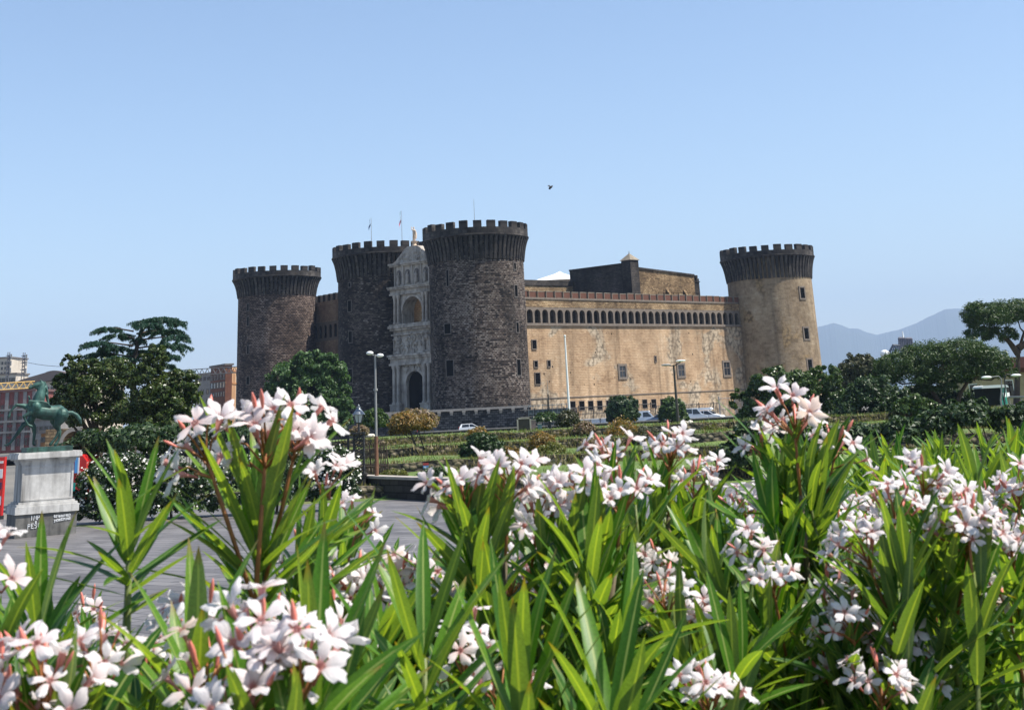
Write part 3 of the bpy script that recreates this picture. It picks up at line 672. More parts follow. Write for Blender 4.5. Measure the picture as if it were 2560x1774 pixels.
M_STONEW = masonry('bastion_stone', [(.018,.018,.019),(.045,.043,.042),(.085,.08,.077),(.14,.13,.125)], .7, .35, .04, (.014,.013,.013), jit=.75, bump=.8)
M_COPE = flat('stone_coping', (.34,.3,.26), .85, vary=.3, vs_=1.2)
M_ASPH = flat('asphalt', (.055,.055,.056), .9, vary=.25, vs_=.6)
M_IRON = flat('black_iron', (.014,.014,.015), .5)
def sheet(name, pts, m): mb = MB(); mb.face(pts); return struct(name, mb, m)
sheet('ground', (V(-9000,-400,-.6), V(9000,-400,-.6), V(9000,12500,-.6), V(-9000,12500,-.6)), ground_mat())
sheet('plaza', (V(-60,5,0), V(60,5,0), V(60,64,0), V(-60,64,0)), paving_mat())
# terraces of the garden: (front edge Y, z of wall foot, z of wall head)
TER = [(66, 0, .5), (80, .5, 1.0), (92, .95, 1.5), (104, 1.42, 1.9)]
XL, XR = -20.0, 62.0
rr = random.Random(11)
def wavy(x, k): return .5*math.sin(x*.21+k) + .25*math.sin(x*.63+2*k)
mb = MB()
NX = 60
ZP = [(64,-.02),(66,-.02)]
prof = [[(64,0,0),(65.9,.02,0)]]
xs = [XL+(XR-XL)*i/NX for i in range(NX+1)]
for k in range(4):
    y0, zf, zh = TER[k]; y1 = TER[k+1][0] if k < 3 else 198; z1 = TER[k+1][1] if k < 3 else .72
    for i in range(NX):
        a, b = xs[i], xs[i+1]
        n = 1 if k < 3 else 5
        for j in range(n):
            f0, f1 = j/n, (j+1)/n
            Y = lambda f, x: (y0+.3+wavy(x,k))*(1-f) + (y1+(wavy(x,k+1) if k < 3 else 0))*f
            zz = lambda f, x: (zh-.03)*(1-f)+z1*f + .05*math.sin(x*1.3+k*2+f*3)
            mb.face((V(a,Y(f0,a),zz(f0,a)), V(b,Y(f0,b),zz(f0,b)), V(b,Y(f1,b),zz(f1,b)), V(a,Y(f1,a),zz(f1,a))))
mb.face((V(XL,64,.0), V(XR,64,.0), V(XR,67,.05), V(XL,67,.05)))
lawn = struct('lawn', mb, M_GRASS)
TL = ['lowest rough stone terrace wall, just behind the plaza parapet', 'second rough stone terrace wall from the plaza', 'third rough stone terrace wall from the plaza', 'topmost and lowest-built rough stone terrace wall below the upper grass']
TL[3] = 'topmost rough stone terrace wall, below the upper grass'
for k, (y0, zf, zh) in enumerate(TER):
    mb = MB()
    for i in range(NX*2):
        a, b = XL+(XR-XL)*i/(NX*2), XL+(XR-XL)*(i+1)/(NX*2)
        ya, yb = y0+wavy(a,k), y0+wavy(b,k); ta, tb = zh+.05*math.sin(a*1.3+k*2), zh+.05*math.sin(b*1.3+k*2)
        mb.face((V(a,ya-.12,zf-.4), V(b,yb-.12,zf-.4), V(b,yb,tb), V(a,ya,ta))); mb.face((V(a,ya,ta), V(b,yb,tb), V(b,yb+.45,tb), V(a,ya+.45,ta)))
    tag(mb.build('terrace_wall', M_RUBBLE), TL[k], 'wall', 'terrace walls of the garden')
# grass tufts along the terraces
def tufts(name, n, boxes, h, m, seed):
    rg = np.random.default_rng(seed); Vv = []; 
    for (x0, x1, y0, y1, zf) in boxes:
        k = n//len(boxes)
        x = rg.uniform(x0, x1, k); y = rg.uniform(y0, y1, k); z = np.array([zf(a, b) for a, b in zip(x, y)])
        hh = h*rg.uniform(.5, 1.4, k); an = rg.uniform(0, 6.28, k); w = hh*.22; lx = rg.normal(0, .35, k)*hh; ly = rg.normal(0, .35, k)*hh
        p = np.stack([np.stack([x-np.cos(an)*w, y-np.sin(an)*w, z], 1), np.stack([x+np.cos(an)*w, y+np.sin(an)*w, z], 1), np.stack([x+lx, y+ly, z+hh], 1)], 1)
        Vv.append(p)
    p = np.concatenate(Vv); k = len(p); me = bpy.data.meshes.new(name)
    me.from_pydata(p.reshape(-1, 3).tolist(), [], [(3*i, 3*i+1, 3*i+2) for i in range(k)]); me.materials.append(m)
    o = bpy.data.objects.new(name, me); scn.collection.objects.link(o); return tag(o, kind='stuff')
M_TUFT = foliage('grass_blades', [(.07,.12,.02),(.1,.16,.03),(.15,.185,.045),(.22,.19,.08),(.06,.095,.02)], .3)
bx = []
for k in range(4):
    y0, zf, zh = TER[k]; y1 = TER[k+1][0] if k < 3 else 120
    bx.append((-14, 34, y0+.8, y1-.8, lambda x, y, zh=zh: zh-.06))
    bx.append((-14, 34, y0+.2, y0+1.2, lambda x, y, zh=zh: zh-.02))
tufts('grass', 20000, bx, .13, M_TUFT, 5)
M_DRY = foliage('dry_grass_blades', [(.2,.16,.08),(.13,.12,.04),(.28,.22,.12),(.09,.1,.03),(.16,.12,.06)], .3)
bx2 = []
for k in range(4):
    y0, zf, zh = TER[k]
    bx2.append((-14, 34, y0-.35, y0-.05, lambda x, y, zf=zf: zf-.05)); bx2.append((-14, 34, y0-.15, y0+.1, lambda x, y, zf=zf, zh=zh: zf+(zh-zf)*random.random()))
tufts('dry_grass', 16000, bx2, .22, M_DRY, 9)
# road and parking by the castle, low parapet
sheet('road', (V(-90,198.6,.2), V(80,198.6,.2), V(80,256,.2), V(-90,256,.2)), M_ASPH)
mb = MB()
for (xa, xb) in ((-16, 1.5), (2.2, 13), (13.3, 40)):
    mb.obox(V(xa,199.4,0), V(xb-xa,0,0), V(0,-.8,0)*-1*-1, V(0,0,.86)) if False else mb.obox(V(xa,199,0), V(xb-xa,0,0), V(0,.45,0), V(0,0,.98))
mb.mi = 1
for (xa, xb) in ((-16.1, 1.6), (2.1, 13.1), (13.25, 40.1)): mb.obox(V(xa,198.9,.98), V(xb-xa,0,0), V(0,.65,0), V(0,0,.13))
tag(mb.build('road_parapet', [M_WALLD, M_COPE]), 'low dark parapet with pale coping in front of the parked cars', 'wall')
# bastion in front of the gate, with brackets under its coping
b0 = at(1035, 1020, 236); b1 = at(1325, 1020, 236); zt_ = zat(1150, 1021, 236)
mb = MB(); mb.mi = 0; mb.obox(V(b0.x-14, 236, .0), V(b1.x-b0.x+14,0,0), V(0,5,0), V(0,0,zt_-.35))
bast = mb.build('bastion_wall', [M_STONEW]); tag(bast, 'dark stone bastion wall with brackets at the foot of the towers', 'wall')
mb = MB(); mb.obox(V(b0.x-14.2, 235.6, zt_-.35), V(b1.x-b0.x+14.4,0,0), V(0,6,0), V(0,0,.35)); mb.build('coping', M_COPE, bast)
mb = MB(); mb.obox(V(-.28,235.55,0), V(.56,0,0), V(0,.5,0), V(0,0,.28)); mb.obox(V(-.22,235.8,-.35), V(.44,0,0), V(0,.3,0), V(0,0,.35)); me = mb.mesh('bracket', M_COPE)
k = 0; x = b0.x-8
while x < b1.x: place(me, 'bracket', bast, loc=(x, 0, zt_-.63)); x += 2.02
sheet('forecourt', (V(b0.x-14,240.9,zt_-.02), V(b1.x,240.9,zt_-.02), V(b1.x,275,zt_-.02), V(b0.x-14,275,zt_-.02)), M_STONEW)
# plaza parapet wall
pw0, pw1 = ground(893, 1240, 0), ground(1240, 1262, 0)
d = (pw1-pw0).normalized(); n = V(-d.y, d.x, 0); Lp = 10.5
mb = MB(); mb.mi = 0; mb.obox(pw0, d*Lp, n*.5, V(0,0,.8)); mb.mi = 1; mb.obox(pw0-n*.07-d*.05+V(0,0,.8), d*Lp, n*.64, V(0,0,.11)); mb.mi = 0; mb.obox(pw0-n*.06, d*Lp, n*.06, V(0,0,.2))
tag(mb.build('plaza_parapet', [M_WALLD, M_COPE]), 'low dark stone wall along the far edge of the paved plaza', 'wall')
# ------------------------------------------------------------------ cars
def car_proto(name, label, paint, prof_low, cabin, wheels, wid, glass_sides, rack=None, boxy=False):
    """side profile along x (front at +x); origin at the middle of the ground footprint"""
    t = thing(name, (0,0,0), label, 'car'); X = V(1,0,0); Zz = V(0,0,1)
    mb = MB(); hw = wid/2
    P3 = lambda x, z, s_, w: V(x, s_*w, z)
    n = len(prof_low)
    for s_ in (-1, 1):
        f = [P3(x, z, s_, hw if z < .75 else hw-.03) for x, z in prof_low]
        mb.face(f if s_ < 0 else list(reversed(f)))
    for i in range(n):
        a, b = prof_low[i], prof_low[(i+1) % n]
        g = lambda q, s_: P3(q[0], q[1], s_, hw if q[1] < .75 else hw-.03)
        mb.face((g(b,-1), g(a,-1), g(a,1), g(b,1)))
    zc = min(z for _, z in cabin); ztop = max(z for _, z in cabin)
    wv = lambda z: (hw-.04) - .2*(z-zc)/(ztop-zc)*(.45 if boxy else 1)
    for s_ in (-1, 1):
        f = [P3(x, z, s_, wv(z)) for x, z in cabin]; mb.face(f if s_ < 0 else list(reversed(f)))
    for i in range(len(cabin)):
        a, b = cabin[i], cabin[(i+1) % len(cabin)]
        mb.face((P3(b[0],b[1],-1,wv(b[1])), P3(a[0],a[1],-1,wv(a[1])), P3(a[0],a[1],1,wv(a[1])), P3(b[0],b[1],1,wv(b[1]))))
    body = mb.build('body', paint, t)
    for s_ in (-1, 1):
        for poly in glass_sides:
            mb = MB(); f = [P3(x, z, s_, wv(z)+.012) for x, z in poly]; mb.face(f if s_ < 0 else list(reversed(f))); mb.build('side_window', M_CARG, t)
    for (i, j, nm) in ((0,1,'rear_window'),(len(cabin)-2,len(cabin)-1,'windscreen')):
        a, b = V(cabin[i][0],0,cabin[i][1]), V(cabin[j][0],0,cabin[j][1])
        a2, b2 = a.lerp(b,.12), a.lerp(b,.88); nn = V(-(b.z-a.z),0,(b.x-a.x)).normalized()*.012
        if nm == 'rear_window': pass
        mb = MB(); mb.face([V(q.x,s_*(wv(q.z)-.1),q.z)+nn for q, s_ in ((a2,-1),(a2,1),(b2,1),(b2,-1))]); mb.build(nm, M_CARG, t)
    for wx in wheels:
        for s_ in (-1, 1):
            mb = MB()
            mb.mi = 0; c = V(wx, s_*(hw-.1), .31); mb.tube([c-V(0,.11,0), c+V(0,.11,0)], .31, 16)
            w = mb.build('wheel', M_TYRE, t)
            mb = MB(); mb.tube([c+V(0,s_*.09,0), c+V(0,s_*.125,0)], .19, 12); mb.build('rim', M_RIM, w)
    xf = max(x for x, _ in prof_low); xr = min(x for x, _ in prof_low)
    for s_ in (-1, 1):
        mb = MB(); mb.box(V(xf-.08, s_*(hw-.28), .62), .2, .36, .15); mb.build('headlight', flat('lamp_clear', (.8,.8,.82), .15), t)
        mb = MB(); mb.box(V(xr+.06, s_*(hw-.14), .72), .14, .2, .34); mb.build('tail_light', flat('lamp_red', (.4,.01,.01), .3), t)
    for x_ in (xf-.03, xr+.03): mb = MB(); mb.box(V(x_,0,.28), .14, wid*.98, .2); mb.build('bumper', M_PLAST, t)
    if rack:
        mb = MB(); mb.prism([(x, z) for x, z in rack], V(0,-.42,0), X, Zz, V(0,.84,0)); mb.build('roof_box', paint, t)
    return t
M_CARG = flat('car_glass', (.015,.018,.022), .06, spec=.7); M_TYRE = flat('tyre_rubber', (.02,.02,.02), .8); M_RIM = flat('wheel_alloy', (.45,.45,.46), .35, metal=.7); M_PLAST = flat('bumper_plastic', (.05,.05,.052), .6)
M_WHITE = flat('white_paint', (.78,.79,.8), .25, spec=.6); M_SILV = flat('silver_paint', (.3,.34,.4), .3, metal=.3); M_BLACKP = flat('black_paint', (.02,.022,.025), .2, spec=.6); M_BLUEG = flat('blue_grey_paint', (.16,.2,.28), .3, metal=.2)
HB = [(-2.0,.3),(1.95,.3),(2.02,.55),(1.9,.72),(1.0,.92),(-1.95,.95),(-2.05,.6)]
HC_ = [(-1.95,.93),(-1.65,1.42),(.05,1.47),(1.05,.92)]
HG = [[(-1.6,.97),(-1.48,1.36),(-.45,1.4),(-.45,.97)],[(-.38,.97),(-.38,1.4),(.02,1.41),(.85,.97)]]
hat = car_proto('parked_car', 'white hatchback on the road below the dark bastion', M_WHITE, HB, HC_, (-1.3,1.3), 1.72, HG)
def put(o, px, Y, z, rz): p = at(px, 1040, Y); o.location = (p.x, Y, z); o.rotation_euler = (0, 0, rz); return o
put(hat, 1179, 222, .22, R(3))
SB = [(-2.2,.32),(2.15,.32),(2.25,.6),(2.12,.85),(1.15,1.02),(-2.15,1.02),(-2.25,.65)]
SC = [(-2.12,1.0),(-1.85,1.58),(.15,1.64),(1.2,1.0)]
SG = [[(-1.85,1.05),(-1.65,1.5),(-.5,1.55),(-.5,1.05)],[(-.42,1.05),(-.42,1.55),(.1,1.57),(1.0,1.05)]]
suv = car_proto('parked_car', 'white estate car with a roof box beside the last parked van', M_WHITE, SB, SC, (-1.4,1.4), 1.85, SG, rack=[(-1.6,1.7),(.5,1.7),(.75,1.8),(.4,2.02),(-1.5,2.02)])
put(suv, 1772, 214, .3, R(-28))
blk = car_proto('parked_car', 'dark low car at the end of the parapet behind the orange shrub', M_BLACKP, HB, HC_, (-1.3,1.3), 1.72, HG); put(blk, 1078, 208, .22, R(2))
blu = car_proto('parked_car', 'blue-grey car half hidden by the right-hand round bush', M_BLUEG, HB, HC_, (-1.3,1.3), 1.72, HG); put(blu, 1648, 213, .3, R(160))
VB = [(-2.4,.35),(2.3,.35),(2.4,.7),(2.3,.95),(1.75,1.1),(-2.4,1.1)]
VC = [(-2.4,1.08),(-2.34,1.95),(1.0,2.0),(1.75,1.08)]
VG = [[(-2.1,1.2),(-2.05,1.75),(-.75,1.78),(-.75,1.2)],[(.15,1.15),(.15,1.8),(.85,1.82),(1.45,1.15)]]
van = car_proto('parked_van', 'white van with dark side window left of the right-hand round bush', M_WHITE, VB, VC, (-1.5,1.5), 1.9, VG, boxy=True); van['category'] = 'van'; put(van, 1607, 214, .3, R(-12))
VG2 = [[(-2.2,1.25),(-2.15,1.85),(.2,1.88),(.2,1.25)],[(.3,1.15),(.3,1.85),(.9,1.85),(1.45,1.15)]]
van2 = car_proto('parked_van', 'pale van with long glazed side beside the estate car with roof box', M_WHITE, VB, VC, (-1.5,1.5), 1.9, VG2, boxy=True); van2['category'] = 'van'; put(van2, 1728, 212, .35, R(-8))
# white-covered crates, scaffold screens and fence at the wall foot
def lattice_fence(name, pts, h, label, cat, m, step=.14, rail=(0.12, .9), pr=.014, postw=.05, group=None, post_every=2.4):
    t = thing(name, pts[0], label, cat, group); mb = MB()
    pm = []
    for p, q in zip(pts[:-1], pts[1:]):
        L = (q-p).length; dd = (q-p)/L; k = int(L/step)
        for i in range(k):
            o = p + dd*(i*step); mb.tube([o, o+V(0,0,h)], pr, 4, cap=False)
        for f in rail: mb.tube([p+V(0,0,h*f), q+V(0,0,h*f)], pr*1.4, 4)
        for i in range(int(L/post_every)+1): pm.append(p + dd*min(L, i*post_every))
    mb.build('railing', m, t)
    pb = MB(); pb.box((0,0,0), postw*2, postw*2, h*1.06); me = pb.mesh('post', m)
    for p in pm: place(me, 'post', t, loc=p-pts[0])
    return t
f0, f1 = at(1300,1040,224), at(1640,1040,230)
lattice_fence('wire_fence', [V(f0.x,f0.y,.2), V(f1.x,f1.y,.2)], 3.1, 'tall dark wire fence in front of the basement windows', 'fence', M_IRON, .26, (.05,.35,.65,.97), .034, .07)
f0, f1 = at(1640,1040,230.3), at(1800,1040,232)
lattice_fence('wire_fence', [V(f0.x,f0.y,.2), V(f1.x,f1.y,.2)], 2.7, 'dark wire fence behind the white vans', 'fence', M_IRON, .26, (.05,.5,.97), .034, .07)
f0, f1 = at(1800,1030,220), at(1880,1030,220)
lattice_fence('wire_fence', [V(f0.x,f0.y,.3), V(f1.x,f1.y,.3)], 3.3, 'grey mesh cage fence beside the last white car', 'fence', flat('galvanised', (.25,.26,.27), .5), .22, (.05,.5,.98), .02, .07)
t = thing('scaffold_screen', V(at(1365,1040,228).x,228,.2), 'teal netting scaffold screen beside the bastion', 'scaffold'); mb = MB()
for i in range(9):
    x = at(1322+i*12,1040,228).x; mb.tube([V(x,228,.2), V(x,228,4.0)], .05, 5)
for z in (1.4,2.6,3.8): mb.tube([V(at(1322,1040,228).x,228,z), V(at(1420,1040,228).x,228,z)], .05, 5)
mb.build('frame', flat('scaffold_tube', (.1,.13,.14), .5), t)
mb = MB(); a, b = at(1322,1040,228.3), at(1420,1040,228.3); mb.obox(V(a.x,228.3,.25), V(b.x-a.x,0,0), V(0,.04,0), V(0,0,3.0)); mb.build('netting', flat('teal_net', (.03,.06,.065), .8, vary=.6, vs_=2), t)
cr = None
for i, (px, w) in enumerate(((1447,1.0),(1468,.8),(1489,1.3),(1508,1.1))):
    p = at(px, 1040, 207); t = thing('container', V(p.x,207,.25), ['pale beige crate farthest left of the wrapped crates by the wire fence','grey-green crate second from the left by the wire fence','white-wrapped crate third from the left by the wire fence','white-wrapped crate beside the left round bush'][i], 'crate', 'crates by the wire fence')
    mb = MB(); mb.box(V(p.x,207,.25), w, 1.0, 1.25); mb.build('box', flat('crate_%d' % i, [(.45,.4,.33),(.3,.3,.26),(.7,.7,.72),(.66,.66,.7)][i], .8, vary=.3, vs_=3), t)
    mb = MB(); mb.box(V(p.x,207,1.5), w*1.08, 1.1, .12); mb.build('lid', flat('crate_lid_%d' % i, (.7,.68,.66), .7), t)
# framed bronze panel and small cabinets on the upper grass
p = at(1311, 1075, 150); z0 = zat(1311,1077,150); z1 = zat(1311,1047,150)
t = thing('framed_panel', V(p.x,150,z0), 'dark bronze panel in a pale stone frame on the upper grass', 'panel')
w = 28/3600*150
mb = MB(); mb.obox(V(p.x-w/2,149.9,z0), V(w,0,0), V(0,.15,0), V(0,0,z1-z0)); mb.build('panel', flat('bronze_dark', (.035,.022,.015), .5, vary=.5, vs_=3), t)
mb = MB()
for x in (p.x-w/2-.16, p.x+w/2): mb.obox(V(x,149.8,z0-.3), V(.16,0,0), V(0,.3,0), V(0,0,z1-z0+.45))
mb.obox(V(p.x-w/2-.16,149.8,z1+.001), V(w+.32,0,0), V(0,.3,0), V(0,0,.15)); mb.build('frame', M_COPE, t)
for i, (px, y0, y1, w, c, lb) in enumerate(((1333,1050,1076,14,(.2,.13,.13),'small maroon notice board beside the bronze panel'),(1350,1060,1078,10,(.1,.16,.18),'blue-green utility cabinet beside the notice board'))):
    p = at(px, y1, 150); t = thing('notice_board' if i == 0 else 'utility_cabinet', p, lb, 'board' if i == 0 else 'cabinet'); h = zat(px,y0,150)-p.z; ww = w/3600*150
    mb = MB(); mb.box(p, ww, .3, h); mb.build('case', flat('case_%d' % i, c, .5, vary=.2), t); mb = MB(); mb.box(p+V(0,0,h), ww*1.1, .38, .07); mb.build('top', M_COPE, t)
# blue sign with a red head among the terraces
p = at(1065, 1176, 79); t = thing('garden_sign', V(p.x,79,.5), 'small blue and white sign with a red header on the lower terrace', 'sign'); z0, z1 = zat(1065,1176,79), zat(1065,1157,79)
w = 14/3600*79
mb = MB(); mb.obox(V(p.x-w/2,78.97,z0), V(w,0,0), V(0,.03,0), V(0,0,(z1-z0)*.68)); sb = mb.build('board', flat('sign_blue', (.12,.25,.5), .5), t)
mb = MB(); mb.obox(V(p.x-w/2,78.97,z0+(z1-z0)*.72), V(w,0,0), V(0,.03,0), V(0,0,(z1-z0)*.3)); mb.build('header', flat('sign_red', (.45,.05,.05), .5), t)
mb = MB()
for k in range(3): mb.obox(V(p.x-w*.35,78.955,z0+(z1-z0)*(.1+.17*k)), V(w*(.7-.15*k),0,0), V(0,.015,0), V(0,0,.035))
mb.build('lettering', flat('sign_white', (.8,.8,.8), .5), sb)
mb = MB(); mb.tube([V(p.x,79.02,z0-.45), V(p.x,79.02,z1)], .02, 6); mb.build('post', M_IRON, t)
# pale stones on the grass
mb = MB(); mb.sphere((0,0,0), (.32,.22,.16), 8, 6); 
for i, (px, py, Y, s_, lb) in enumerate(((923,1092,104.6,1.0,'pale rock on the upper grass left of the lamp post foot'),(1247,1101,104.8,1.6,'pale boulder on the upper terrace edge above the dark shrub'),(1137,1141,92.8,1.0,'pale flat stone on the middle terrace right of the twiggy shrub'),(1722,1066,106,1.7,'pair of pale rocks on the right grass slope'))):
    p = at(px, py, Y); m2 = MB(); r3 = random.Random(i)
    for q in range(3): m2.sphere(p+V(r3.uniform(-.3,.3)*s_,r3.uniform(-.1,.1),.08*s_), (.24*s_*r3.uniform(.7,1.2),.2*s_,.17*s_*r3.uniform(.7,1.2)), 7, 5)
    tag(m2.build('rock', flat('pale_rock', (.55,.5,.43), .9, vary=.2)), lb, 'rock')
# ------------------------------------------------------------------ lamp posts and poles
M_RUST = flat('rusty_steel', (.16,.075,.04), .8, vary=.4, vs_=3); M_GREYP = flat('grey_paint', (.24,.24,.235), .6, vary=.15, vs_=2); M_LAMP = flat('lamp_white', (.75,.76,.74), .3)
b = at(942, 1187, 66.8); tz = zat(943, 886, 66.8)
t = thing('street_lamp', V(b.x,66.8,.1), 'tall rusty-footed street lamp with two white heads before the dark tower', 'street lamp')
mb = MB(); mb.tube([V(b.x,66.8,0), V(b.x,66.8,2.6)], [.1,.085], 10); mb.build('lower_pole', M_RUST, t)
mb = MB(); mb.tube([V(b.x,66.8,2.6), V(b.x,66.8,tz)], [.06,.045], 10); mb.tube([V(b.x-.22,66.8,tz+.02), V(b.x+.2,66.8,tz-.08)], .03, 6); mb.tube([V(b.x,66.8,4.6),V(b.x,66.8,4.7)],.1,10); mb.build('pole', M_GREYP, t)
for s_ in (-1,1):
    mb = MB(); c = V(b.x+s_*.24,66.75+s_*.0,tz+(.08 if s_<0 else -.05)); mb.sphere(c, (.17,.13,.09), 12, 8); mb.build('lamp_head', M_LAMP, t, smooth=60)
b = at(1698, 1085, 118); tz = zat(1684, 912, 118)
t = thing('street_lamp', V(b.x,118,b.z-.3), 'dark street lamp with two flat heads in front of the golden wall', 'street lamp')
x1 = at(1684,912,118).x
mb = MB(); mb.tube([V(b.x,118,b.z-.5), V(b.x,118,tz)], [.16,.07], 8); mb.tube([V(b.x-.6,118,tz+.02), V(b.x,118,tz-.1), V(b.x+.7,118,tz+.28)], .045, 6); mb.build('pole', flat('dark_pole', (.04,.035,.03), .6), t)
for s_ in (-1,1):
    mb = MB(); mb.sphere(V(b.x+s_*.62,118,tz+(.03 if s_<0 else .3)), (.42,.2,.09), 10, 6); mb.build('lamp_head', M_LAMP if s_ > 0 else M_GREYP, t, smooth=60)
b = at(1424, 1046, 200); t = thing('flagpole', V(b.x,200,.7), 'bare white flagpole in front of the golden wall', 'flagpole')
mb = MB(); mb.tube([V(b.x,200,.5), V(b.x,200,zat(1411,840,200))], [.19,.1], 8); mb.build('pole', flat('white_pole', (.75,.75,.74), .4), t)
mb = MB(); mb.sphere(V(b.x,200,zat(1411,840,200)), .16, 8, 6); mb.build('finial', M_LAMP, t)
b = at(1374, 1058, 190); t = thing('utility_pole', V(b.x,190,.7), 'thin dark utility pole beside the teal scaffold screen', 'pole')
mb = MB(); mb.tube([V(b.x,190,.5), V(b.x,190,zat(1372,985,190))], [.12,.09], 6); mb.tube([V(b.x-.15,190,.5), V(b.x-.15,190,zat(1372,998,190))], .05, 6); mb.build('pole', M_IRON, t)
mb = MB(); mb.tube([V(b.x,190,zat(1372,985,190)), V(b.x,190,zat(1372,950,190))], [.04,.02], 5); mb.build('tip', M_GREYP, t)
# ================================================================== LEFT SIDE: MONUMENT, GATE, TOWN
def remeshed(mb, name, m, parent, vox=.03, smooth=6):
    off = ORG.get(parent.name, Vector((0,0,0)))
    o = mb.build(name + '_raw', m); 
    a = o.modifiers.new('r', 'REMESH'); a.mode = 'VOXEL'; a.voxel_size = vox
    b = o.modifiers.new('s', 'SMOOTH'); b.iterations = smooth; b.factor = .5
    dg = bpy.context.evaluated_depsgraph_get(); dg.update()
    me = bpy.data.meshes.new_from_object(o.evaluated_get(dg)); me.name = name
    bpy.data.objects.remove(o)
    me.transform(Matrix.Translation(-off)); me.polygons.foreach_set('use_smooth', [True]*len(me.polygons))
    if not me.materials: me.materials.append(m)
    r_ = bpy.data.objects.new(name, me); scn.collection.objects.link(r_); r_.parent = parent; ORG[r_.name] = off
    return r_
def bronze_mat(name='green_bronze', k=1.0):
    m, nt, b = newmat(name); L = nt.links
    tc = N(nt, 'ShaderNodeTexCoord'); n1 = N(nt, 'ShaderNodeTexNoise', i_Scale=2.2, i_Detail=8.0, i_Roughness=.65); L.new(tc.outputs['Object'], n1.inputs['Vector'])
    mp = N(nt, 'ShaderNodeMapping'); mp.inputs['Scale'].default_value = (7, 7, .8); L.new(tc.outputs['Object'], mp.inputs['Vector'])
    n2 = N(nt, 'ShaderNodeTexNoise', i_Scale=1.0, i_Detail=4.0); L.new(mp.outputs[0], n2.inputs['Vector'])
    r1 = ramp(nt, n1.outputs['Fac'], [(.32,(.02*k,.05*k,.042*k)),(.5,(.05*k,.15*k,.12*k)),(.68,(.13*k,.3*k,.25*k))])
    r2 = ramp(nt, n2.outputs['Fac'], [(.5,0.0),(.7,.7)])
    L.new(mixc(nt, r2.outputs[0], r1.outputs[0], (.012,.02,.018)), b.inputs['Base Color'])
    b.inputs['Roughness'].default_value = .55; b.inputs['Metallic'].default_value = .25
    bp = N(nt, 'ShaderNodeBump', i_Strength=.3, i_Distance=.02); L.new(n1.outputs['Fac'], bp.inputs['Height']); L.new(bp.outputs[0], b.inputs['Normal'])
    return m
M_BRONZE = bronze_mat('green_bronze', .52); M_BRONZED = bronze_mat('dark_bronze', .45)
def stone_mat(name, c1, c2, c3):
    m, nt, b = newmat(name); L = nt.links
    tc = N(nt, 'ShaderNodeTexCoord'); n1 = N(nt, 'ShaderNodeTexNoise', i_Scale=1.3, i_Detail=9.0, i_Roughness=.7); L.new(tc.outputs['Object'], n1.inputs['Vector'])
    mp = N(nt, 'ShaderNodeMapping'); mp.inputs['Scale'].default_value = (3.5, 3.5, .35); L.new(tc.outputs['Object'], mp.inputs['Vector'])
    n2 = N(nt, 'ShaderNodeTexNoise', i_Scale=1.0, i_Detail=5.0); L.new(mp.outputs[0], n2.inputs['Vector'])
    r1 = ramp(nt, n1.outputs['Fac'], [(.3, c1),(.5, c2),(.7, c3)]); r2 = ramp(nt, n2.outputs['Fac'], [(.44, 0.0),(.72, .9)])
    L.new(mixc(nt, r2.outputs[0], r1.outputs[0], [x*.45 for x in c1]), b.inputs['Base Color']); b.inputs['Roughness'].default_value = .8
    bp = N(nt, 'ShaderNodeBump', i_Strength=.25, i_Distance=.02); L.new(n1.outputs['Fac'], bp.inputs['Height']); L.new(bp.outputs[0], b.inputs['Normal'])
    return m
M_PED = stone_mat('pedestal_marble', (.34,.325,.305), (.5,.485,.46), (.62,.605,.58)); M_PEDB = stone_mat('pedestal_base', (.06,.058,.054), (.13,.125,.115), (.21,.2,.185))
BETA = R(32); EX = V(math.cos(BETA), math.sin(BETA), 0); EY = V(-math.sin(BETA), math.cos(BETA), 0)
G0 = ground(36, 1346, 0)
zy = lambda y: zat(46, y, G0.y)
LF, LD = 2.14, 1.45
ped = thing('pedestal', G0, 'grey stone pedestal with white graffiti under the green bronze horse', 'pedestal')
def tier(mb, ins, z0, z1): mb.obox(G0 + EX*ins + EY*ins + V(0,0,z0), EX*(LF-2*ins), EY*(LD-2*ins), V(0,0,z1-z0))
mb = MB(); tier(mb, 0, -.02, zy(1287)); base = mb.build('base', M_PEDB, ped)
mb = MB(); tier(mb, -.05, zy(1287), zy(1268)); tier(mb, .0, zy(1268), zy(1262)); tier(mb, .08, zy(1262), zy(1257)); mb.build('base_moulding', M_PED, ped)
mb = MB(); tier(mb, .16, zy(1257), zy(1158)); die = mb.build('shaft', M_PED, ped)
mb = MB(); tier(mb, .13, zy(1163), zy(1158)); tier(mb, .1, zy(1158), zy(1152)); tier(mb, .0, zy(1152), zy(1148)); tier(mb, -.07, zy(1148), zy(1137)); tier(mb, -.04, zy(1137), zy(1133)); mb.build('cornice', M_PED, ped)
mb = MB()                                                            # raised flat panel framing on the shaft
z0, z1 = zy(1250), zy(1172)
for s_ in (0,):
    o = G0 + EX*.16 + EY*.16; w = LF-.32
    for (a, z, ww, hh) in ((.0, z0-.05, w, .05),(.0, z1, w, .05),(.0, z0, .07, z1-z0),(w-.07, z0, .07, z1-z0)): mb.obox(o+EX*a+V(0,0,z), EX*ww, EY*-.025*-1, V(0,0,hh)) if False else mb.obox(o-EY*.025+EX*a+V(0,0,z), EX*ww, EY*.03, V(0,0,hh))
mb.build('panel_frame', M_PED, die)
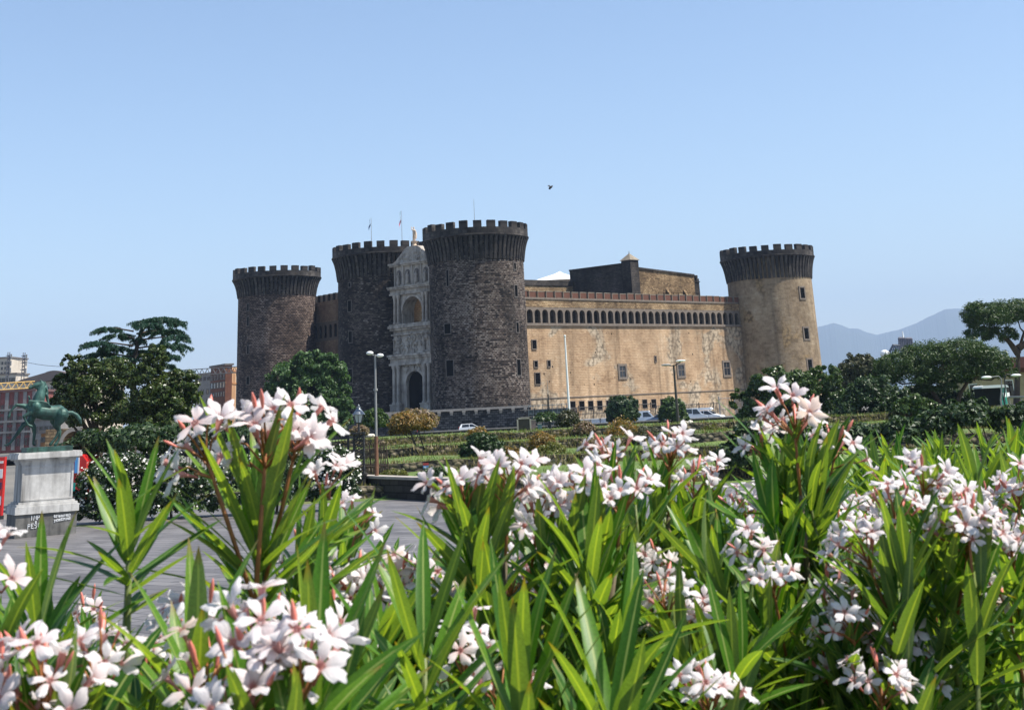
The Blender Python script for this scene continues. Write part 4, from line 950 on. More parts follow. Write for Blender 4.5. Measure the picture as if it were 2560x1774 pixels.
GLY = {'I':[((.5,0),(.5,1))],'M':[((0,0),(.1,1),(.5,.3),(.9,1),(1,0))],'P':[((.1,0),(.1,1),(.8,.95),(.8,.55),(.1,.5))],'E':[((.9,0),(.1,0),(.1,1),(.9,1)),((.1,.5),(.7,.5))],'S':[((.9,.9),(.2,1),(.1,.6),(.85,.45),(.8,.05),(.1,.0))],'C':[((.9,.9),(.3,1),(.1,.5),(.3,0),(.9,.1))],'O':[((.5,0),(.1,.3),(.15,.8),(.5,1),(.9,.75),(.85,.25),(.5,0))],
 '0':[((.5,0),(.15,.3),(.15,.75),(.5,1),(.85,.7),(.85,.25),(.5,0))],'1':[((.2,.75),(.55,1),(.55,0))],'2':[((.1,.8),(.5,1),(.85,.7),(.1,0),(.9,0))],'3':[((.1,.95),(.8,.95),(.4,.55),(.85,.3),(.5,0),(.1,.1))],'5':[((.9,1),(.2,1),(.2,.55),(.8,.5),(.8,.1),(.1,0))],'6':[((.8,.95),(.25,.6),(.15,.15),(.5,0),(.85,.25),(.5,.45),(.2,.3))],'7':[((.1,1),(.9,1),(.4,0))],'8':[((.5,.5),(.15,.75),(.5,1),(.85,.75),(.5,.5),(.1,.2),(.5,0),(.9,.2),(.5,.5))],'9':[((.8,.6),(.4,.45),(.15,.75),(.5,1),(.8,.8),(.75,0))]}
def graffiti(mb, txt, a, z, h, rng):
    o = G0 - EY*.012
    for ch in txt:
        w = h*.62
        for st in GLY.get(ch, []):
            pts = [o + EX*(a + x*w + rng.uniform(-.06,.06)*w) + V(0,0,z + y*h + rng.uniform(-.05,.05)*h) for x, y in st]
            mb.tube(pts, .013, 5)
        a += w*1.28; z += rng.uniform(-.01,.015)
rg_ = random.Random(3); mb = MB()
graffiti(mb, 'IMPI', .5, zy(1303), .15, rg_); graffiti(mb, 'O', .68, zy(1310), .06, rg_); graffiti(mb, 'PESC', .42, zy(1324), .15, rg_)
graffiti(mb, '0216681957', 1.32, zy(1300), .075, rg_); graffiti(mb, '3930529705', 1.33, zy(1312), .075, rg_)
mb.build('graffiti', flat('white_spray_paint', (.72,.73,.74), .8), base)
# ---- bronze horse with its groom
HP = G0 + EX*.3 + EY*.28
zt0 = zy(1133)
horse = thing('horse_statue', HP + V(0,0,zt0), 'green bronze statue of a rearing horse led by a groom, on the stone pedestal', 'statue')
mb = MB(); mb.obox(HP+V(0,0,zt0+.002), EX*(LF-.5), EY*(LD-.55), V(0,0,.17)); mb.build('plinth', M_BRONZE, horse)
S_ = .16917; ZB = zt0+.17
def hp(X_, Y_, dy):
    q = on_plane(S_*X_, 860+S_*Y_, HP + EY*(.5+dy), -EY); return q
yb = hp(700, 1490, 0).z - ZB
def HC3(X_, Y_, dy): q = hp(X_, Y_, dy); q.z -= yb*(1 if Y_ > 1300 else .0) * 0; return q
u_ = (hp(800,1000,0)-hp(700,1000,0)).length/100
def chain(mb, pts, dy=0.0, n=10):
    P_ = [HC3(p[0], p[1], dy + (p[3] if len(p) > 3 else 0)) for p in pts]
    mb.tube(P_, [p[2]*u_ for p in pts], n)
    for q, p in zip(P_, pts): mb.sphere(q, p[2]*u_*.98, 10, 8)
mb = MB()
chain(mb, [(560,985,105),(660,1010,112),(760,1015,110),(860,1010,112),(915,1040,100)], 0, 14)       # trunk
chain(mb, [(480,935,95),(545,960,108)], 0, 12)                                                          # chest
chain(mb, [(545,900,100),(580,790,88),(612,690,66),(622,610,52)], 0, 12)                                # neck
chain(mb, [(612,590,50),(545,600,40),(480,628,28),(440,645,24)], 0, 10)                                 # head
chain(mb, [(590,655,34),(540,640,26)], 0, 8)                                                            # jaw
for dy in (-.07,.07): chain(mb, [(610,555,16),(592,512,5)], dy, 6)                                      # ears
chain(mb, [(470,930,62),(385,925,44),(320,905,30),(240,898,24),(190,950,17),(150,1000,16),(140,1035,19)], .2)   # far foreleg, thrown forward
chain(mb, [(142,1040,22),(128,1075,24)], .2)
chain(mb, [(530,920,80),(500,985,52),(430,1025,36),(352,1070,27),(380,1135,17),(415,1190,18)], -.18)    # near foreleg, bent
chain(mb, [(425,1200,22),(470,1215,22)], -.18)
chain(mb, [(915,1040,105),(880,1120,78),(845,1190,50),(872,1270,28),(845,1345,22),(795,1415,20)], -.16) # near hind leg
chain(mb, [(785,1430,24),(745,1480,26)], -.16)
chain(mb, [(880,1060,95),(800,1130,66),(830,1210,44),(885,1290,26),(880,1380,20),(850,1440,20)], .18)   # far hind leg
chain(mb, [(845,1450,24),(815,1485,26)], .18)
remeshed(mb, 'horse_body', M_BRONZE, horse, .022, 5)
mb = MB(); chain(mb, [(655,560,18),(680,620,22),(690,700,26),(695,790,24),(715,880,16)], 0, 8); chain(mb, [(668,640,20),(705,680,8)],-.05,6); chain(mb, [(680,740,20),(722,790,7)],-.05,6)
remeshed(mb, 'mane', M_BRONZED, horse, .022, 3)
mb = MB(); chain(mb, [(985,1010,26),(1060,1010,30),(1130,1050,34),(1180,1110,30),(1200,1180,14)], .05, 8)
remeshed(mb, 'tail', M_BRONZED, horse, .025, 3)
mb = MB()                                                            # cloth knotted round the withers
for k in range(5):
    f = k/4
    chain(mb, [(430-4*k,835+16*k,12),(520,842+20*k,13),(620,845+22*k,13),(700,868+14*k,12),(745,915+6*k,9)], -.235+.01*k, 7)
remeshed(mb, 'drapery', M_BRONZE, horse, .018, 2)
mb = MB()                                                            # groom striding on the far side
chain(mb, [(430,1150,44),(350,1185,40),(270,1300,30),(225,1360,24),(160,1450,19),(110,1488,17)], .32)
chain(mb, [(105,1490,17),(70,1492,13)], .32)
chain(mb, [(450,1150,46),(500,1225,38),(510,1320,27),(500,1400,23),(490,1470,18)], .34)
chain(mb, [(490,1480,17),(520,1490,13)], .34)
chain(mb, [(440,1150,56),(470,1080,60),(520,1000,66),(560,930,60)], .36, 12)
chain(mb, [(565,915,26),(560,880,30),(555,850,34)], .38, 8)
chain(mb, [(560,930,30),(500,880,24),(440,830,18),(425,770,15)], .36, 8); chain(mb, [(560,935,30),(640,960,24),(690,900,18)], .36, 8)
remeshed(mb, 'groom', M_BRONZED, horse, .024, 4)  # darker bronze carries the shade the groom stands in under the horse
# ---------------------------------------------------------------- iron gate, fence and lantern on the plaza edge
gp = ground(899, 1243, 0)
gt = thing('gate_pier', gp, 'ornate black iron gate pier at the end of the plaza parapet', 'gate pier')
zz = lambda y: zat(899, y, gp.y)
mb = MB(); mb.box(gp, .62, .62, zz(1188)); mb.box(gp+V(0,0,zz(1188)), .7, .7, .08); mb.build('base', M_WALLD, gt)
mb = MB()
for sx in (-1,1):
    for sy in (-1,1): mb.box(gp+V(sx*.23,sy*.23,zz(1188)+.08), .06, .06, zz(1084)-zz(1188)-.08)
k = 0; z = zz(1186)
while z < zz(1090):
    for fx, fy in ((1,0),(0,1)):
        for s_ in (-1,1):
            c = gp+V(0,0,z+.12); o_ = V(0,s_*.23,0) if fx else V(s_*.23,0,0); e_ = V(1,0,0) if fx else V(0,1,0)
            pts = [c+o_+e_*(.17*math.cos(t))+V(0,0,.11*math.sin(t)) for t in [2*math.pi*j/10 for j in range(11)]]; mb.tube(pts, .02, 5)
            mb.tube([c+o_-e_*.2-V(0,0,.12), c+o_+e_*.2+V(0,0,.12)], .014, 4)
    z += .25
mb.box(gp+V(0,0,zz(1084)), .6, .6, .06); mb.build('scrollwork', M_IRON, gt)
lz = zz(1078)
lan = thing('lantern', gp+V(0,0,lz), 'old grey six-sided lantern on top of the iron gate pier', 'lantern')
mb = MB(); mb.tube([gp+V(0,0,lz-.02), gp+V(0,0,zz(1058))], [.06,.035], 8); mb.lathe(gp+V(0,0,zz(1058)), [(.05,0),(.16,.03),(.05,.06)], 10); mb.build('stem', M_IRON, lan)
zb_, zm_ = zz(1056), zz(1036)
mb = MB(); mb.lathe(gp+V(0,0,zb_), [(.13,0),(.235,zm_-zb_)], 6, cap=True); mb.build('glass', flat('frosted_glass', (.42,.46,.46), .3), lan)
mb = MB()
for k in range(6):
    a = 2*math.pi*k/6; mb.tube([gp+V(.135*math.sin(a),-.135*math.cos(a),zb_), gp+V(.24*math.sin(a),-.24*math.cos(a),zm_)], .014, 5)
mb.build('glazing_bar', M_IRON, lan)
mb = MB(); mb.lathe(gp+V(0,0,zm_), [(.29,0),(.29,.025),(.2,.13),(.1,.26),(.08,.3),(.11,.33),(.03,.38),(.05,.41),(.0,.47)], 12); mb.build('cap', flat('zinc', (.2,.22,.24), .4, metal=.5), lan, smooth=40)
f0 = ground(215, 1300, 0); f1 = gp - V(.5,.0,0)
f0.y = gp.y+4
lattice_fence('iron_fence', [f1, V((f1.x+f0.x)/2, (f1.y+f0.y)/2, 0), f0], 2.75, 'long black iron picket fence behind the white-flowering shrubs', 'fence', M_IRON, .17, (.08,.55,.93), .015, .05, post_every=3)
b0 = at(914, 1200, gp.y+3.5); b1 = at(968, 1200, gp.y+3.5)
t = thing('cane_fence', V(b0.x,gp.y+3.5,0), 'leaning brown cane fence beside the iron gate pier', 'fence'); zc0, zc1 = 0.0, zat(940,1103,gp.y+3.5)
rg_ = random.Random(8); mb = MB(); k = 0; x = b0.x
while x < b1.x:
    if rg_.random() < .8: mb.tube([V(x+.12,gp.y+3.5,zc0), V(x+rg_.uniform(-.05,.05),gp.y+3.45,zc1*rg_.uniform(.93,1.03))], rg_.uniform(.014,.026), 5)
    x += .052
mb.build('cane', flat('dry_cane', (.075,.045,.03), .85, vary=.5, vs_=5), t)
mb = MB()
for z in (.4,1.2,2.0): mb.tube([V(b0.x,gp.y+3.42,z), V(b1.x,gp.y+3.42,z)], .02, 5)
mb.build('rail', flat('rail_wood', (.06,.04,.03), .8), t)
# ---------------------------------------------------------------- coach behind the pedestal
c1 = at(214, 1200, 70); zt = zat(200,1136,70); cx0 = at(128,1200,70).x
t = thing('coach', V((cx0+c1.x)/2, 71.5, 0), 'red vehicle with a blue and white advert, half hidden behind the pedestal', 'vehicle')
M_CRED = flat('coach_red', (.5,.02,.02), .3, spec=.6)
mb = MB(); w = c1.x-cx0; mb.prism([(0,.35),(w,.35),(w,zt-.3),(w-.25,zt),(.2,zt),(0,zt-.2)], V(cx0,70,0), V(1,0,0), V(0,0,1), V(0,2.4,0)); mb.build('body', M_CRED, t)
for k in range(1):
    mb = MB(); mb.obox(V(cx0+.2, 69.985, zt*.55), V(.5,0,0), V(0,.03,0), V(0,0,zt*.3)); mb.build('side_window', M_CARG, t)
for (px0, px1, c, y0, y1) in ((184,192,(.1,.35,.7),1140,1182),(192,195.5,(.8,.82,.85),1140,1186),(181,188,(.0,.3,.25),1206,1238),(186,200,(.62,.65,.7),1240,1250)):
    x0, x1 = at(px0,1190,69.9).x, at(px1,1190,69.9).x; za, zb_ = zat(190,y1,69.9), zat(190,y0,69.9)
    mb = MB(); mb.obox(V(x0,69.96,za), V(x1-x0,0,0), V(0,.03,0), V(0,0,zb_-za)); mb.build('advert_panel', flat('advert_%d' % px0, c, .4), t)
for x in (cx0+.6,):
    mb = MB(); mb.tube([V(x,69.95,.45), V(x,70.25,.45)], .45, 16); wv_ = mb.build('wheel', M_TYRE, t); mb = MB(); mb.tube([V(x,69.92,.45), V(x,69.96,.45)], .26, 12); mb.build('rim', M_RIM, wv_)
q0, q1 = at(-60,1250,64), at(5,1250,64); za, zb_ = 0.0, zat(0,1142,64)
t = thing('display_stand', V((q0.x+q1.x)/2,64,0), 'red and white display stand at the left edge beside the pedestal', 'stand'); mb = MB(); mb.obox(V(q0.x,64,.15), V(q1.x-q0.x,0,0), V(0,.25,0), V(0,0,zb_-.15)); mb.build('panel', M_CRED, t)
for y0, y1, c in ((1172,1195,(.75,.72,.7)),(1205,1222,(.08,.03,.08)),(1240,1262,(.35,.5,.65)),(1152,1158,(.7,.65,.62))):
    mb = MB(); mb.obox(V(q1.x-.55,63.97,zat(0,y1,64)), V(.5,0,0), V(0,.025,0), V(0,0,zat(0,y0,64)-zat(0,y1,64))); mb.build('poster', flat('poster_%d' % y0, c, .5), t)
mb = MB(); mb.obox(V(q0.x,63.9,-.02), V(q1.x-q0.x,0,0), V(0,.45,0), V(0,0,.17)); mb.build('foot', M_IRON, t)
# ---------------------------------------------------------------- town behind
def block(name, label, px0, px1, ytop, Y, dep, wallm, rows, roof=None, parapet=True, wpx=None, frame=None, cat='building', yb=1150, skew=0.0):
    a, b = at(px0, ytop, Y), at(px1, ytop, Y*(1+skew)); zt = a.z; 
    o = V(a.x, a.y, 0); e = V(b.x-a.x, b.y-a.y, 0); L = e.length; e.normalize(); nn = V(e.y, -e.x, 0)
    t = thing(name, o, label, cat); mb = MB(); mb.obox(o-V(0,0,.5), e*L, -nn*dep, V(0,0,zt+.5)); mb.build('wall', wallm, t)
    if parapet: mb = MB(); mb.obox(o+V(0,0,zt)+nn*.4-e*.4, e*(L+.8), -nn*(dep+.8), V(0,0,.5)); mb.build('cornice', frame or M_WFRAME, t)
    for (y0, hpx, n, wm) in rows:
        z0 = zat((px0+px1)/2, y0, Y); h = hpx/3600*Y
        for i in range(n):
            p = o + e*(L*(i+.5)/n) + V(0,0,z0-h/2)
            mb = window_mb(p + nn*.02, e, nn, L/n*wm, h, .15, mull=False, proud=.12); mb.build('window', [frame or M_WFRAME, M_GLASSD], t)
    return t, o, e, nn, L, zt
M_BRB2 = flat('dull_red_frame', (.12,.06,.055), .8)
M_PINK = masonry('red_stucco', [(.16,.05,.045),(.23,.075,.065),(.29,.105,.09)], 3, 1.2, 0, (.2,.06,.05), streak=.5, jit=.1, bump=.1)
M_GREYB = masonry('grey_stucco', [(.16,.15,.145),(.24,.23,.22),(.3,.29,.28)], 3, 1.2, 0, (.2,.2,.2), streak=.4, jit=.1, bump=.1)
M_CREAM = masonry('cream_stucco', [(.38,.33,.27),(.5,.44,.36),(.58,.52,.44)], 3, 1.2, 0, (.4,.4,.3), streak=.3, jit=.1, bump=.1)
t, o, e, nn, L, zt = block('palazzo', 'dark red palazzo with rows of tall windows behind the horse', -70, 86, 985, 330, 14, M_PINK, [(1014,18,17,.5),(1043,17,17,.5),(1070,18,17,.5),(1098,16,17,.5)], frame=M_BRB2)
mb = MB()
for k in range(8):
    mb.obox(o+e*(L*k/7-.4)+nn*.25, e*.8, -nn*.3, V(0,0,zt))
mb.build('pilaster', M_GREYB, t)
mb = MB()
for y in (1028,1057,1084): mb.obox(o+nn*.5+V(0,0,zat(0,y,330)), e*L, -nn*.55, V(0,0,.45))
mb.build('balcony', M_GREYB, t)
block('town_house', 'narrow pale grey house with shuttered windows between the horse and the palazzo', 84, 150, 1050, 300, 12, M_GREYB, [(1066,14,5,.5),(1098,14,4,.4)])
block('house', 'small ochre house under the pale grey balconies', 103, 128, 1083, 240, 8, M_ORANGE, [(1094,8,3,.4)])
t, o, e, nn, L, zt = block('market_hall', 'long grey building under a barrel roof above the red palazzo', 36, 215, 958, 420, 40, M_CREAM, [(968,6,14,.5)])
mb = MB(); a, b = at(98,950,420), at(172,950,420); r_ = (b.x-a.x)/2; zc_ = zat(135,951,420); hh = zat(135,926,420)-zc_
pts = [(r_*math.cos(math.pi*k/14)+r_, hh*math.sin(math.pi*k/14)) for k in range(15)]
mb.prism(pts, V(a.x,419,zc_), V(1,0,0), V(0,0,1), V(0,60,0)); mb.build('barrel_roof', flat('brown_roofing', (.11,.085,.08), .8, vary=.2), t)
mb = MB(); a2 = at(40,955,421); mb.prism([(0,0),(a.x-a2.x+r_*.4,0),(a.x-a2.x+r_*.6,hh*.9),(2.5,hh*.3)], V(a2.x,419.5,zc_), V(1,0,0), V(0,0,1), V(0,20,0)); mb.build('pitched_roof', flat('slate_brown', (.13,.1,.085), .8, vary=.3), t)
t, o, e, nn, L, zt = block('apartment_block', 'tall tan apartment block at the far left edge', -30, 27, 897, 600, 20, M_CREAM, [(905,6,7,.4),(918,6,7,.4),(931,6,7,.4)])
block('rooftop_house', 'low white rooftop house under the tan apartment block', -20, 40, 938, 480, 12, M_CREAM, [(946,8,5,.7)])
for (px, y0, y1, lb) in ((18,880,945,'thin grey lattice mast in front of the tan apartment block'),(57,881,937,'grey lattice mast right of the apartment block')):
    p = at(px, y1, 430); tz = zat(px, y0, 430); t = thing('lattice_mast', p, lb, 'mast'); mb = MB()
    for sx in (-.45,.45): mb.tube([p+V(sx,0,-3), V(p.x+sx*.6,430,tz)], .13, 4)
    k = 0; z = p.z
    while z < tz-1: mb.tube([V(p.x-.4,430,z), V(p.x+.4,430,z+1)], .08, 4); mb.tube([V(p.x+.4,430,z), V(p.x-.4,430,z+1)], .08, 4); z += 1
    mb.build('mast', flat('mast_grey', (.1,.1,.12), .6), t)
    mb = MB()
    for k in range(3): mb.tube([V(p.x-.9,430,tz-1-2*k), V(p.x+.9,430,tz-1-2*k)], .1, 4); mb.box(V(p.x+.8,430,tz-2-2*k), .35,.35,1.4)
    mb.build('aerial', M_GREYP, t)
mb = MB(); c0, c1_ = at(28,896,500), at(230,914,420); mb.tube([c0.lerp(c1_, k/8)-V(0,0,1.2*math.sin(math.pi*k/8)) for k in range(9)], .07, 4); tag(mb.build('cable', M_IRON), 'long overhead cable from the apartment block to the magnolia', 'cable')
def boom(name, label, p, q, w, col):
    t = thing(name, p, label, 'crane'); e = (q-p); L = e.length; e.normalize(); k = max(4, int(L/(w*1.1))); n_ = V(0,1,0); mb = MB(); up = V(0,0,w)
    for off in (V(0,0,0), n_*w*.8): mb.tube([p+off, q+off], w*.06, 4)
    mb.tube([p+up+n_*w*.4, q+up+n_*w*.4], w*.07, 4)
    for i in range(k):
        a, b, m_ = p+e*(L*i/k), p+e*(L*(i+1)/k), p+e*(L*(i+.5)/k)+up+n_*w*.4
        for off in (V(0,0,0), n_*w*.8): mb.tube([a+off, m_], w*.04, 4); mb.tube([m_, b+off], w*.04, 4)
    mb.build('jib', flat(name+'_paint', col, .5), t); return t
boom('crane_jib', 'yellow lattice crane jib in front of the red palazzo', at(-30,976,180), at(84,969,184), .8, (.55,.34,.08))
boom('crane_jib', 'thin grey lattice crane jib reaching toward the brown tower', at(430,941,380), at(592,931,372), 1.5, (.1,.1,.1))
M_BRB = masonry('brown_cladding', [(.09,.035,.02),(.14,.055,.03),(.19,.08,.05)], 2, 1, 0, (.1,.04,.03), jit=.1, streak=.4)
M_TERRA = masonry('orange_stucco', [(.36,.2,.1),(.45,.27,.14),(.5,.31,.18)], 3, 1.2, 0, (.4,.25,.14), jit=.1, streak=.2, bump=.1)
t, o, e, nn, L, zt = block('orange_building', 'orange-brown building with a dark glazed side, left of the brown tower', 527, 564, 919, 430, 2, M_BRB, [(939,11,5,.6),(958,12,5,.7),(982,9,6,.45)], skew=-.03)
a = o+e*L; q = at(602, 919, 445); e2 = V(q.x-a.x,q.y-a.y,0)
mb = MB(); mb.prism([(0,0),(1,0),(1,1),(0,1)], V(a.x,a.y,-.5), e2, V(0,0,zt+.5), V(-2,20,0)); mb.build('side_wall', M_TERRA, t)
mb = MB(); n2 = V(e2.y,-e2.x,0).normalized(); u2 = e2.normalized()
for k in (.28,.48,.56): mb.obox(V(a.x,a.y,zt-16)+e2*k+n2*.12, u2*.3, -n2*.15, V(0,0,14))
for z in (zt-1.4,zt-5): mb.obox(V(a.x,a.y,z)+n2*.2, e2, -n2*.25, V(0,0,.5))
mb.build('pilaster', M_ORANGE, t)
block('grey_building', 'grey-green building with a white balcony rail beside the orange building', 488, 527, 939, 440, 10, M_GREYB, [(945,6,4,.5),(975,10,3,.35),(1000,10,3,.35)], skew=-.02)
# old stone bridge with an arch
a = at(140,1070,140); b = at(235,1070,140)
t = thing('arched_bridge', V(a.x,140,0), 'old tan stone bridge arch between the horse and the magnolia', 'bridge'); zt = zat(185,1070,140); mb = MB()
L = b.x-a.x; oa = at(158,1100,140).x-a.x; ob = at(214,1100,140).x-a.x
arch_wall(mb, V(a.x-1,140,0), V(1,0,0), V(0,5,0), 0, L+2, 0, zt, oa+1, ob+1, zat(185,1107,140), seg=12)
mb.face((V(a.x-1,140,zt), V(b.x+1,140,zt), V(b.x+1,145,zt), V(a.x-1,145,zt)))
mb.build('wall', M_TUFF_U, t); mb = MB()
r_ = (ob-oa)/2; cx = a.x+(oa+ob)/2; zc_ = zat(185,1107,140)
for k in range(12):
    t0, t1 = math.pi*k/12, math.pi*(k+1)/12
    f = lambda r2, tt: V(cx-r2*math.cos(tt), 139.9, zc_+r2*math.sin(tt))
    mb.face((f(r_,t0), f(r_,t1), f(r_+.35,t1), f(r_+.35,t0)))
mb.build('arch_ring', M_COPE, t)
# ================================================================== TREES AND SHRUBS
def leafcards(name, pts, nrm, size, m, seed, aspect=.5, jit=.8):
    """many small bent leaf-clump faces at pts, facing roughly nrm"""
    rg = np.random.default_rng(seed); k = len(pts)
    n = nrm + rg.normal(0, jit, (k, 3)); n /= np.linalg.norm(n, axis=1)[:, None]
    t = np.cross(n, rg.normal(0, 1, (k, 3))); t /= np.linalg.norm(t, axis=1)[:, None]+1e-9; b = np.cross(n, t)
    s = (size*rg.uniform(.55, 1.35, k))[:, None]
    a = pts - t*s; c = pts + t*s; l = pts + b*s*aspect + n*s*.25 - t*s*.1; r_ = pts - b*s*aspect + n*s*.25 - t*s*.1
    v = np.stack([a, r_, c, l], 1).reshape(-1, 3)
    me = bpy.data.meshes.new(name); me.vertices.add(4*k); me.vertices.foreach_set('co', v.astype(np.float32).ravel())
    me.loops.add(4*k); me.loops.foreach_set('vertex_index', np.arange(4*k, dtype=np.int32))
    me.polygons.add(k); me.polygons.foreach_set('loop_start', np.arange(0, 4*k, 4, dtype=np.int32)); me.polygons.foreach_set('loop_total', np.full(k, 4, np.int32))
    me.materials.append(m); me.update(calc_edges=True); me.validate(); return me
def crown_points(lobes, n, seed, clumps=60, spread=.22, thick=.12, under=.35):
    """leaf clump points on lumpy lobes: lobes = (cx,cy,cz,rx,ry,rz)"""
    rg = np.random.default_rng(seed); P_ = []; Nn = []
    w = np.array([(l[3]*l[4]*l[5])**.667 for l in lobes]); w /= w.sum()
    for l, wi in zip(lobes, w):
        k = max(30, int(n*wi*1.7)); kc = max(8, int(clumps*wi*2.6)); r_ = np.array(l[3:6]); c = np.array(l[:3])
        d = rg.normal(0, 1, (kc*3, 3)); d /= np.linalg.norm(d, axis=1)[:, None]; d = d[(d[:, 2] > -under)][:kc]; kc = len(d)
        cc = d*(1-np.abs(rg.normal(0, thick, (kc, 1))))*r_*rg.uniform(.82, 1.1, (kc, 1))
        i = rg.integers(0, kc, k); off = rg.normal(0, 1, (k, 3)); sp = spread*r_.mean()*rg.uniform(.6, 1.3, kc)[i]
        off = off/np.linalg.norm(off, axis=1)[:, None]*(np.abs(rg.normal(.8, .25, k))*sp)[:, None]; off[:, 2] = off[:, 2]*.75+.05*sp
        p = cc[i] + off
        P_.append(p + c); nn = off/(np.linalg.norm(off, axis=1)[:, None]+1e-6)*.8 + d[i]*.5 + np.array([0, 0, .35]); Nn.append(nn)
    return np.concatenate(P_), np.concatenate(Nn)
def tree(name, label, cat, base, lobes, n, size, m, trunkm, tr, limbs=(), seed=1, clumps=60, spread=.22, group=None, under=.35, jit=.8, aspect=.5, thick=.12):
    """lobes in world coordinates; trunk from base with limbs to the lobes"""
    base = Vector(base); t = thing(name, base, label, cat, group)
    p, nn = crown_points(lobes, n, seed, clumps, spread, thick, under)
    me = leafcards('crown', p - np.array(base), nn, size, m, seed+1, aspect, jit); place(me, 'crown', t)
    if trunkm:
        mb = MB(); rr = random.Random(seed)
        top = Vector(lobes[0][:3])
        mid = base.lerp(top, .5) + V(rr.uniform(-.1,.1), rr.uniform(-.1,.1), 0)*tr*8
        mb.tube([base - V(0,0,.3), base.lerp(mid,.5)+V(tr*.3,0,0), mid, top], [tr*1.25, tr, tr*.8, tr*.35], 9)
        for l in lobes[1:]:
            e = Vector(l[:3]); s_ = base.lerp(mid, rr.uniform(.75, 1.0)); mb.tube([s_, s_.lerp(e,.5)+V(0,0,-.1*(e-s_).length*.4), e], [tr*.55, tr*.38, tr*.15], 7)
        for k in range(10):
            l = rr.choice(lobes); c = Vector(l[:3]); e = c + V(rr.uniform(-.8,.8)*l[3], rr.uniform(-.8,.8)*l[4], rr.uniform(-.3,.8)*l[5]); mb.tube([c - V(0,0,l[5]*.4), e], [tr*.2, tr*.06], 5)
        mb.build('trunk', trunkm, t)
    return t
M_BARK = flat('bark', (.055,.042,.033), .95, vary=.4, vs_=4, bump=.6)
M_BARKP = flat('pine_bark', (.07,.045,.035), .95, vary=.4, vs_=2, bump=.6)
F_CHEST = foliage('broad_green_leaves', [(.024,.058,.016),(.046,.098,.026),(.08,.14,.042),(.034,.078,.022)], .22)
F_MAGN = foliage('glossy_dark_leaves', [(.022,.045,.009),(.045,.075,.013),(.075,.105,.022),(.032,.056,.012),(.1,.1,.035)], .18, rough=.35)
F_CEDAR = foliage('blue_green_needles', [(.012,.042,.026),(.02,.062,.036),(.03,.085,.05),(.014,.048,.03)], .15)
F_DARK = foliage('dark_green_leaves', [(.012,.03,.01),(.022,.048,.014),(.036,.068,.02),(.05,.085,.026)], .18)
F_BUSH = foliage('laurel_leaves', [(.018,.04,.01),(.036,.07,.014),(.06,.1,.02),(.08,.12,.03)], .18, rough=.35)
F_OLIVE = foliage('olive_brown_leaves', [(.03,.038,.016),(.05,.055,.022),(.075,.07,.032),(.035,.045,.018)], .18)
F_PINE = foliage('pine_needles', [(.02,.045,.011),(.038,.074,.017),(.065,.105,.026),(.027,.056,.014)], .18)
F_ORANGE = foliage('orange_leaves', [(.2,.1,.02),(.28,.15,.03),(.14,.1,.025),(.22,.16,.07),(.1,.09,.025)], .3)
F_TWIG = foliage('pinkish_dry_leaves', [(.2,.13,.09),(.16,.1,.07),(.24,.18,.12),(.13,.12,.05)], .3)
F_YELL = foliage('yellow_green_leaves', [(.1,.12,.025),(.15,.15,.035),(.07,.09,.02),(.18,.14,.05)], .3)
def L6(px, py, Y, rw, rh, dep=None):
    """lobe centred at pixel (px,py), depth Y, half width/height in photo pixels"""
    c = at(px, py, Y); s_ = Y/3600; return (c.x, c.y, c.z, rw*s_, (dep or rw)*s_, rh*s_)
def B(px, py, Y, z=None):
    p = at(px, py, Y); return V(p.x, Y, p.z if z is None else z)
# --- chestnut-like tree before the dark tower
Y = 165
tree('broadleaf_tree', 'bright green round broadleaf tree in front of the dark tower left of the arch', 'tree', B(775,1150,Y,.6),
  [L6(772,985,Y,72,62), L6(722,965,Y,58,52), L6(820,935,Y,50,46), L6(775,920,Y,50,40), L6(735,1015,Y,62,45), L6(832,1010,Y,50,55), L6(690,985,Y,26,24), L6(760,1040,Y,75,32), L6(840,1050,Y,40,30)], 30000, .22, F_CHEST, M_BARK, .28, seed=3, clumps=230, spread=.17, aspect=.5, jit=1.0)
tree('broadleaf_tree', 'small dark round tree behind the rusty lamp post', 'tree', B(938,1110,140,1.3), [L6(938,1050,140,28,28), L6(922,1058,140,20,22), L6(952,1058,140,18,22)], 2600, .2, F_BUSH, M_BARK, .12, seed=5, clumps=60)
Y = 96
tree('twiggy_tree', 'small twiggy tree with orange and dry pinkish leaves above the terrace walls', 'tree', B(1046,1140,Y,1.0),
  [L6(1020,1060,Y,42,28), L6(1000,1075,Y,24,20), L6(1055,1065,Y,28,24)], 3600, .1, F_ORANGE, M_BARK, .07, seed=7, clumps=90, spread=.3, aspect=.4)
tree('twiggy_tree', 'dry pinkish leaf spray behind the small orange tree', 'tree', B(1062,1142,Y+1,1.0), [L6(1040,1048,Y+1,46,20), L6(1068,1058,Y+1,26,24)], 2000, .09, F_TWIG, M_BARK, .05, seed=8, clumps=70, spread=.3)
Y = 84
tree('shrub', 'dark green shrub on the middle terrace behind the nearest pink blossoms', 'shrub', B(1205,1165,Y,.6), [L6(1205,1115,Y,38,32), L6(1180,1135,Y,32,26), L6(1235,1130,Y,28,28)], 4200, .11, F_DARK, M_BARK, .06, seed=9, clumps=90)
